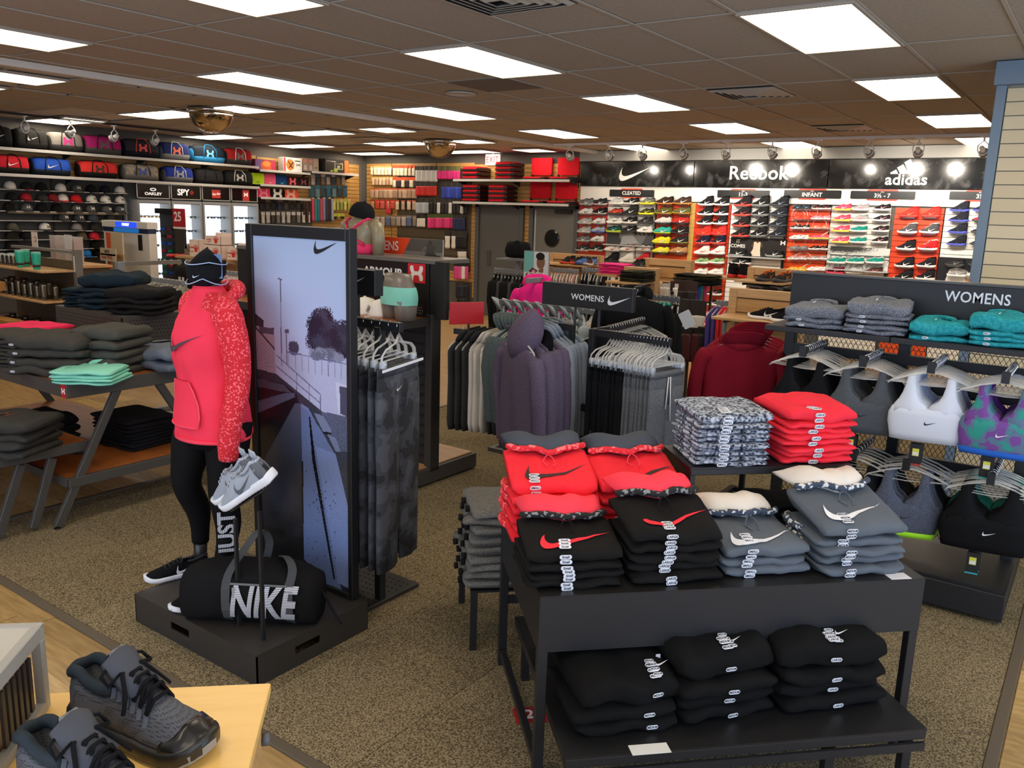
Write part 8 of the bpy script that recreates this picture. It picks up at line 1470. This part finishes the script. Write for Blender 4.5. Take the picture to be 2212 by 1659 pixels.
def hoodstack(u, v, z, w, d, n, t, mat, lin_, trim, lab, sz, sx, logo=None, topt=1.35, slope=.16, seed=0, hood=1, cord=None, jit=.008, lw=.26, ly=-.065, lx=.02, rot=0, nm='folded_hoodie', stk_=1, inner=None):
    zz = z+.001; out = []
    for k in range(n):
        top = k == n-1; tt = round(t*(topt if top else 1), 4); sd = seed+k; sl = slope if top else 0; c = TP(u+rnd.uniform(-jit, jit), v+d/2+rnd.uniform(-jit, jit)+(.012 if k % 2 else 0), zz)
        g_ = folded(nm, lab % ('topmost' if top else ORD[k]+' from the bottom'), 'hooded top' if hood else 'clothing', mat, w, d, tt, TR(c.x, c.y, c.z, TA+RD(rot+rnd.uniform(-3, 3))), sd, 1, lab % 'one', sl)
        if not top and inner:
            for s in (-1,): MB().tube([(s*(w*.46), -.02+.0, tt*.5), (s*(w*.50), .04, tt*.55), (s*(w*.49), .10, tt*.5), (s*w*.42, .15, tt*.5)], [.010, .016, .018, .014], 8).build('trim_edge', trim, g_, True)
        if stk_ and k >= max(0, n-1-stk_): pass
        if stk_ and jit < .012:
            for z_ in ((.28, .72) if tt > .028 else (.5,)): sticker(g_, face((sx+rnd.uniform(-.005, .005), -d*.5-.0055, tt*z_), (1, rnd.uniform(-.1, .1), 0), (0, -.15, 1)), sz, 1.25)
        elif stk_: sticker(g_, face((sx+rnd.uniform(-.006, .006), -d*.5-.005, tt*.45), (1, rnd.uniform(-.1, .1), 0), (0, -.15, 1)), sz, 1.2)
        if top:
            TPZ = lambda x, y: V((x, y, topz(sd, tt, x, y, sl, d)+.0035))
            if logo: swoosh_mb(lw, lambda x, y: TPZ(lx+x, ly+y)).build('tick_logo', logo, g_)
            if stk_:
                for j in range(3):
                    q = TPZ(sx+.003*j, -d*.5+.022+.024*j); sticker(g_, face((q.x, q.y, q.z+.0015), (1, 0, 0), (0, 1, .3)), sz, 1.25)
            if hood:
                hw = w*.47; yf = lambda s: .085+.035*s*s*s*s-.03*(1-min(1, abs(s)*2.2)); zb_ = lambda x, y: topz(sd, tt, x, min(y, d*.5), sl, d); rings = []
                for i in range(17):
                    s = -1+i/8; x = s*hw; e = max(.25, (1-abs(s)**4)**.5); y0 = yf(s); lump = 1+.35*noise.noise(V((s*2.2, seed, 3)))
                    rings.append([(x+.01*cos(a)*s, y0+.075+.085*cos(a)*(.8+.2*e), zb_(x, y0)+.018+.052*e*lump*(sin(a) if sin(a) > 0 else sin(a)*.4)) for a in [2*pi*q/14 for q in range(14)]])
                MB().loft(rings).build('hood_lining', lin_, g_, True)
                MB().tube([(s*hw*1.0, yf(s)-.012, zb_(s*hw, yf(s))+.016+.012*(1-s*s)) for s in [-1+k_/12 for k_ in range(25)]], [.010+.004*abs(sin(k_*1.1)) for k_ in range(25)], 8).build('hood_trim', trim, g_, True)
                if cord:
                    for s in (-1, 1): MB().tube([(0, yf(0)-.02, zb_(0, .04)+.028), (s*.016, yf(0)-.035, zb_(0, .03)+.022), (s*.024, yf(0)-.055-.01*s, zb_(0, 0)+.010), (s*.012, yf(0)-.085, zb_(0, 0)+.006)], .0028, 5).build('drawstring', cord, g_, True)
        out.append(g_); zz += tt*.96
    return out
RDF = FB('#f8323e', 5); BLF = FB('#191817', 5); GYF = FB('#5f666e', 5); CRL = FB('#ff4656', 5); SLT = FB('#4a4f58', 5); WHL = FB('#e6ddd0', 5)
TRR = M('#e02834', 'd', .85, '#ff7a78', 80); TRB = M('#1c1b1b', 'd', .85, '#8c8c8c', 90); TRG = M('#3a4658', 'd', .85, '#d8d8d4', 85)
R1 = hoodstack(.15, .43, TZ_, .34, .31, 6, .039, RDF, SLT, TRR, 'red hooded top, %s in the rear left red stack', 'SMALL', -.08, M('#4a3a38', 'f'), seed=1, cord=CRL, inner=1, slope=.36)
R2 = hoodstack(.49, .43, TZ_, .34, .31, 6, .038, RDF, SLT, TRR, 'red hooded top, %s in the second red stack', 'MEDIUM', -.08, M('#4a3a38', 'f'), seed=3, cord=CRL, inner=1, slope=.34, lx=.05)
S1 = hoodstack(.135, .04, TZ_, .33, .29, 4, .030, BLF, CRL, TRB, 'black hooded top with coral lining, %s in the front left stack', 'Small', -.03, M('#f03a46', 'f'), seed=2, cord=BLF, slope=.22)
S2 = hoodstack(.49, .045, TZ_, .33, .30, 5, .037, BLF, CRL, TRB, 'black hooded top with coral lining, %s in the second front stack', 'LARGE', -.03, M('#f03a46', 'f'), seed=4, cord=BLF, slope=.32)
G1 = hoodstack(.845, .07, TZ_, .32, .28, 3, .034, GYF, WHL, TRG, 'grey hooded top with cream lining, %s in the small grey stack', 'SMALL', -.07, M('#e6e8ee', 'f'), seed=5, cord=GYF, slope=.22, lw=.26, ly=-.09, lx=.0)
G2 = hoodstack(1.20, .045, TZ_, .33, .30, 5, .036, GYF, WHL, TRG, 'grey hooded top with cream lining, %s in the tall grey stack', 'MEDIUM', -.07, M('#f0f2f6', 'f'), seed=0, cord=GYF, slope=.42, inner=1, lx=-.0)
KN = M('#2a3040', 'h', .95, '#b8c0cc', 75); K1 = hoodstack(.885, .495, RZ, .31, .30, 10, .0195, KN, KN, KN, 'speckled navy knit top, %s in the knit stack', 'SMALL', -.04, seed=2, hood=0, slope=.10, topt=1.9, nm='folded_jumper', rot=-2)
MB().tube([(0, .08, .05), (.02, .02, .046), (.03, -.06, .042)], .0035, 5).build('zip', M('#1b1c20'), K1[-1], True)
for k, g_ in enumerate(K1[1:-1:2]): box('zip_end', (.03, .037, -.160, -.152, .0, .022), M('#15161a'), g_)
C1 = hoodstack(1.25, .495, RZ, .31, .30, 8, .0255, FB('#f23545', 5), CRL, CRL, 'coral red folded top, %s in the tall riser stack', 'LARGE', -.03, seed=1, hood=0, slope=.12, topt=2.0, nm='folded_sweatshirt', rot=4)
MB().loft([[(-.02+x_*.10*k, .02+y_*.08*k, .045+z_) for x_, y_ in [(cos(a), sin(a)) for a in [2*pi*q/12 for q in range(12)]]] for z_, k in ((0, 1.1), (.015, 1), (.03, .6), (.036, .1))]).build('hood', FB('#f23545', 5), C1[-1], True)
for i, (u, v) in enumerate(((.86, .60), (1.12, .58))): 
    for k in range(3 if i == 0 else 4): c = TP(u, v, TZ_+.001+k*.03); folded('folded_trousers', 'black folded trousers, %s from the bottom, %s pile under the riser' % (ORD[k], ('left', 'right')[i]), 'trousers', FB('#171717'), .24, .2, .03, TR(c.x, c.y, c.z, TA), i+k, 1, 'black trousers under the riser')
c = TP(1.33, .02, TZ_+.001); tag(MB().box(-.04, .04, -.02, .03, 0, .0015).xf(rz(TA)).build('paper_slip', M('#e8e8ec'), loc=c), 'white paper slip at the table edge under the tall grey stack', 'paper')
# black stacks on the low table
for i, (u, v, n, t, w, sz, l, rot) in enumerate(((.26, -.17, 3, .045, .36, 'MEDIUM', 'left', 6), (.63, -.13, 4, .048, .36, 'MEDIUM', 'middle', 8), (1.04, -.12, 4, .050, .40, 'LARGE', 'right', 3))):
    st_ = hoodstack(u, v, LZ, w, .34, n, t*1.1, FB('#121212', 5), BLF, BLF, 'black training trousers, %s in the '+l+' stack of the low table', sz, .0 if i else .08, seed=i*2, hood=0, slope=.22, topt=1.7, nm='folded_trousers', jit=.018, rot=rot)
    tt = round(t*1.1*1.7, 4); sd = i*2+n-1; xq = .06+(.07 if not i else 0); q = V((xq, -.10, topz(sd, tt, xq, -.10, .22, .34)+.004)); swoosh(st_[-1], face(q, (1, 0, 0), (0, 1, .3)), .055, SGW)
    for j in range(4): q = V(((.02 if i else .09), -.145+.022*j, topz(sd, tt, .02 if i else .09, -.145+.022*j, .22, .34)+.004)); sticker(st_[-1], face(q, (1, -.1, 0), (0, 1, .35)), sz)
q = TP(.42, -.02, LZ+.16); o = thing('swing_tag', 'white swing tag with a clip sticking up between the low table stacks', 'tag', q, TA); box('strip', (-.008, .008, -.001, .001, -.06, .05), M('#dfe3ea'), o); tag(box('security_pin', (q.x-.01, q.x+.01, q.y-.01, q.y+.01, q.z-.08, q.z-.062), M('#e8e8ec')), 'small white pin under the swing tag', 'tag')
for (u, v, w, d, l) in ((.33, -.235, .13, .05, 'front left'), (.44, .02, .1, .14, 'between the left and middle stacks')): c = TP(u, v, LZ+.001); tag(MB().box(-w/2, w/2, -d/2, d/2, 0, .002).xf(rz(TA)).build('paper_slip', M('#e4e2da'), loc=c), 'white paper slip on the low table, %s' % l, 'paper')
# red price sign on the floor under the table, grey trousers piled behind
c = TP(-.03, .60, .0); o = thing('fallen_price_sign', 'red sign with a white 2 lying behind the left table leg', 'sign', (W(1165, 1540, 'z', .02).x, W(1165, 1540, 'z', .02).y, .012), TA); box('panel', (-.1, .1, -.05, .05, 0, .004), M('#a81c26'), o); text('25', .08, M('#f0e8e4'), MX.Translation((-.02, 0, .005)), o, bold=.02)
q = W(1052, 1300, 'z', .46); q2 = TP(-.11, .93, 0)
o = thing('rear_nesting_table', 'low black nesting table behind the front table with grey trousers', 'table', (q2.x, q2.y, 0), TA); box('top_plate', (0, .9, 0, .5, .29, .30), TB_, o)
for x in (0, .87):
    for y in (0, .47): box('leg', (x, x+.03, y, y+.03, 0, .29), TB_, o)
for k in range(9):
    c = TP(.02+rnd.uniform(-.015, .015), 1.10, .301+k*.042); g_ = folded('folded_trousers', 'grey brushed trousers, %s from the bottom of the pile left of the table' % ORD[k], 'trousers', HB('#55534e', '#7c7a74', 240), .34, .30, .042, TR(c.x, c.y, c.z, TA+RD(90+rnd.uniform(-10, 10))), k, 1, 'grey trousers piled left of the table')
    for s in (-.08, .06): MB().lathe([(.010, 0), (.015, .0), (.015, .018), (.010, .018)], 12).xf(face((s+rnd.uniform(-.02, .02), .152, .02), (1, 0, 0), (0, 0, 1))@MX.Rotation(RD(180), 4, 'Y')).build('cuff', M('#1c1b1a', 'f'), g_, True)
# ------------------------------------------------------------------ pale wooden stand with grey runners, lower left
WZ = .98; k0 = W(585, 1475, 'z', WZ); o = thing('pale_wood_stand', 'pale birch display stand at the lower left corner', 'display stand', (k0.x, k0.y, 0), RD(43.5)); PWD = M('#f2c878', 'w', .32, '#ebbf6c', (1.5, 10, 1))
box('top_board', (-.95, 0, -.75, 0, WZ-.022, WZ), PWD, o, .002); box('carcass', (-.93, -.02, -.73, -.02, .0, WZ-.022), M('#c8a068', 'w'), o); MB().lathe([(0, 0), (.012, 0), (.012, .014), (0, .016)], 14).xf(face((0.0, -.13, WZ-.045), (0, 1, 0))).build('knob', M('#55585c', 'm'), o, True)
# hero runners
MESH = bpy.data.materials.new('knit_mesh'); MESH.use_nodes = True; _n = MESH.node_tree; _c = _n.nodes.new('ShaderNodeTexCoord'); _v = _n.nodes.new('ShaderNodeTexVoronoi'); _v.inputs['Scale'].default_value = 260; _v.inputs['Randomness'].default_value = .25; _r = _n.nodes.new('ShaderNodeValToRGB'); _r.color_ramp.elements[0].position = .25; _r.color_ramp.elements[0].color = (.012, .012, .014, 1); _r.color_ramp.elements[1].position = .42; _r.color_ramp.elements[1].color = (.085, .088, .10, 1)
_n.links.new(_c.outputs['Object'], _v.inputs['Vector']); _n.links.new(_v.outputs['Distance'], _r.inputs[0]); _n.links.new(_r.outputs[0], _n.nodes['Principled BSDF'].inputs[0]); _n.nodes['Principled BSDF'].inputs['Roughness'].default_value = .75
def hero(M4, label):
    o = thing('running_shoe', label, 'shoe'); o.matrix_world = M4; L_ = .30; n = 44
    link('upper', shoe_mesh('run', 'upper', L_, n), MESH, o); link('midsole', shoe_mesh('run', 'sole', L_, n), M('#24231f', 'p', .35), o); cdk = M('#2e363c', 'f')
    link('outsole', cm(('outs',), lambda: MB().loft([[(x, -w_*1.08, up), (x, -w_*1.12, up+.012), (x, w_*1.12, up+.012), (x, w_*1.08, up)] for x, w_, up in [((t-.5)*.314, shoe_at('run', t)[0]*1.04, .012*max(0, (t-.8)/.2)**2) for t in [i/30 for i in range(31)]]]), False), M('#8d8a80', 'p', .25), o)
    def capm():
        rings = []
        for i in range(9):
            t = .80+.2*i/8; w, e, c = shoe_at('run', t); x = (t-.5)*L_+.0015; k = 1.06; z0 = .018
            top_ = min(1, (t-.80)/.10+.25); pr = [(-w*.98*k, z0), (-w*1.05*k, z0+(e-z0)*.3), (-w*1.0*k, z0+(e-z0)*.65)]; rings.append([(x, y, z) for y, z in pr]+[(x, -w*.66, z0+(e-z0)*(.65+.42*top_))]+[(x, w*.86*q_, z0+(e+(c-e)*(1-q_*q_)-z0)*(1.07 if t > .87 else .5)) for q_ in (-.5, -.25, 0, .25, .5)]+[(x, w*.66, z0+(e-z0)*(.65+.42*top_))]+[(x, -y, z) for y, z in pr[::-1]])
        return MB().loft(rings)
    link('toe_cap', cm(('toecap',), capm), M('#1b1a18', 'p', .28), o)
    def ink():
        rings = []
        for i in range(8):
            t = .02+.36*i/7; w, e, c = shoe_at('run', t); x = (t-.5)*L_; rings.append((x, w, e))
        mb = MB()
        P_ = [(x, -w*.72, e) for x, w, e in rings[::-1]]+[(rings[0][0]-.004, 0, rings[0][2]+.002)]+[(x, w*.72, e) for x, w, e in rings]; mb.tube(curve_pts(P_, 40), .0085, 10); return mb
    link('collar', cm(('hcol',), ink), cdk, o)
    link('tongue', cm(('htong',), lambda: MB().loft([[(x+dx, y, z+.012*(1-(y/.03)**2)) for y in (-.03, -.015, 0, .015, .03)]+[(x+dx-.010, y, z-.004+.012*(1-(y/.03)**2)) for y in (.03, .015, 0, -.015, -.03)] for x, z, dx in ((.02, .080, 0), (-.005, .090, 0), (-.025, .102, 0), (-.042, .118, 0))])), M('#4c4e54', 'f'), o); box('tongue_label', (-.050, -.042, -.014, .014, .122, .127), M('#77797e', 'f'), o)
    def lace():
        mb = MB(); eye = []
        for k in range(6):
            t = .395+.052*k; w, e, c = shoe_at('run', t); eye.append(((t-.5)*L_, w*.66, e+.003, max(c, e+.008)+.006))
        for k in range(6):
            x, y, e, c = eye[k]; mb.tube([(x, -y, e), (x+.004, -y*.5, c), (x+.004, y*.5, c), (x, y, e)], .0042, 7, sq=.6)
            if k < 5:
                x2, y2, e2, c2_ = eye[k+1]
                for s in (-1, 1): mb.tube([(x, s*y, e+.002), (x+.01, s*y*.4, c+.006), ((x+x2)/2+.004, -s*y*.3, c+.007), (x2, -s*y2, e2+.002)], .0042, 7, sq=.6)
        x, y, e, c = eye[0]
        for s in (-1, 1): mb.tube([(x, 0, c+.006), (x-.012, s*.02, c+.018), (x-.006, s*.042, c+.012), (x+.012, s*.044, c+.002), (x+.012, s*.02, c+.008), (x, 0, c+.008)], .004, 7, sq=.6).tube([(x, 0, c+.008), (x+.02, s*.022, c+.01), (x+.042, s*.036, c-.012), (x+.05, s*.05, c-.03)], .0038, 7, sq=.6)
        return mb
    link('laces', cm(('hlace',), lace), M('#141416', 'f'), o)
    for s in (-1, 1):
        for k in range(6):
            t = .395+.052*k; w, e, c = shoe_at('run', t); MB().bar(((t-.5)*L_, s*w*.64, e+.002), ((t-.5)*L_+.004, s*w*.86, e-.010), .008, .003).build('eyelet_loop', M('#5a5d66', 'f'), o)
    return o
def flooraxis(p_heel, p_toe, z): a, b = W(*p_heel, 'z', z), W(*p_toe, 'z', z); return (a+b)/2, math.atan2(b.y-a.y, b.x-a.x), (b-a).length
c, an, L1 = flooraxis((170, 1535), (452, 1618), WZ+.02); hero(TR(c.x, c.y, WZ+.001, an)@MX.Diagonal((L1/.31, L1/.31*1.18, L1/.31*1.38, 1)), 'dark grey mesh runner with black laces, farther of the pair')
c2_, an2, L2 = flooraxis((75, 1690), (355, 1790), WZ+.02); hero(TR(c2_.x, c2_.y, WZ+.001, an2)@MX.Diagonal((L1/.31, L1/.31*1.18, L1/.31*1.38, 1)), 'dark grey mesh runner cut off by the lower picture edge')
# grey metal frame box at the lower left
q0, q1, q2_ = W(95, 1345, 'z', 1.16), W(0, 1348, 'z', 1.16), W(0, 1490, 'z', 1.16)
o = thing('metal_display_box', 'silver framed display box with a slatted window, cut by the left picture edge', 'display stand', (q0.x, q0.y, WZ+.001), RD(43.5)); AL = M('#9c9a92', 'm', .35); h = 1.16-WZ-.001; BW, BD = .5, .34
box('top_panel', (-BW, -.0, -BD, 0, h-.004, h), M('#b5b2a8', 'm', .4), o); MB().box(-BW, 0, -.018, 0, h-.03, h+.002).box(-BW, 0, -BD, -BD+.018, h-.03, h+.002).box(-.018, 0, -BD+.018, -.018, h-.03, h+.002).build('top_rim', AL, o, bev=.002)
for x, y in ((-.02, -.02), (-.02, -BD), (-BW, -.02), (-BW, -BD)): box('corner_post', (x, x+.02, y, y+.02, 0, h-.03), AL, o, .002)
box('inner_panel', (-.03, -.026, -BD+.02, -.02, 0, h-.03), M('#b08858'), o); box('bottom_rail', (-.018, 0, -BD+.02, -.02, 0, .02), AL, o)
for k in range(6): box('window_bar', (-.014, -.008, -.05-.022*k-.012, -.05-.022*k, .025, h-.045), M('#2c2926', 'm'), o)
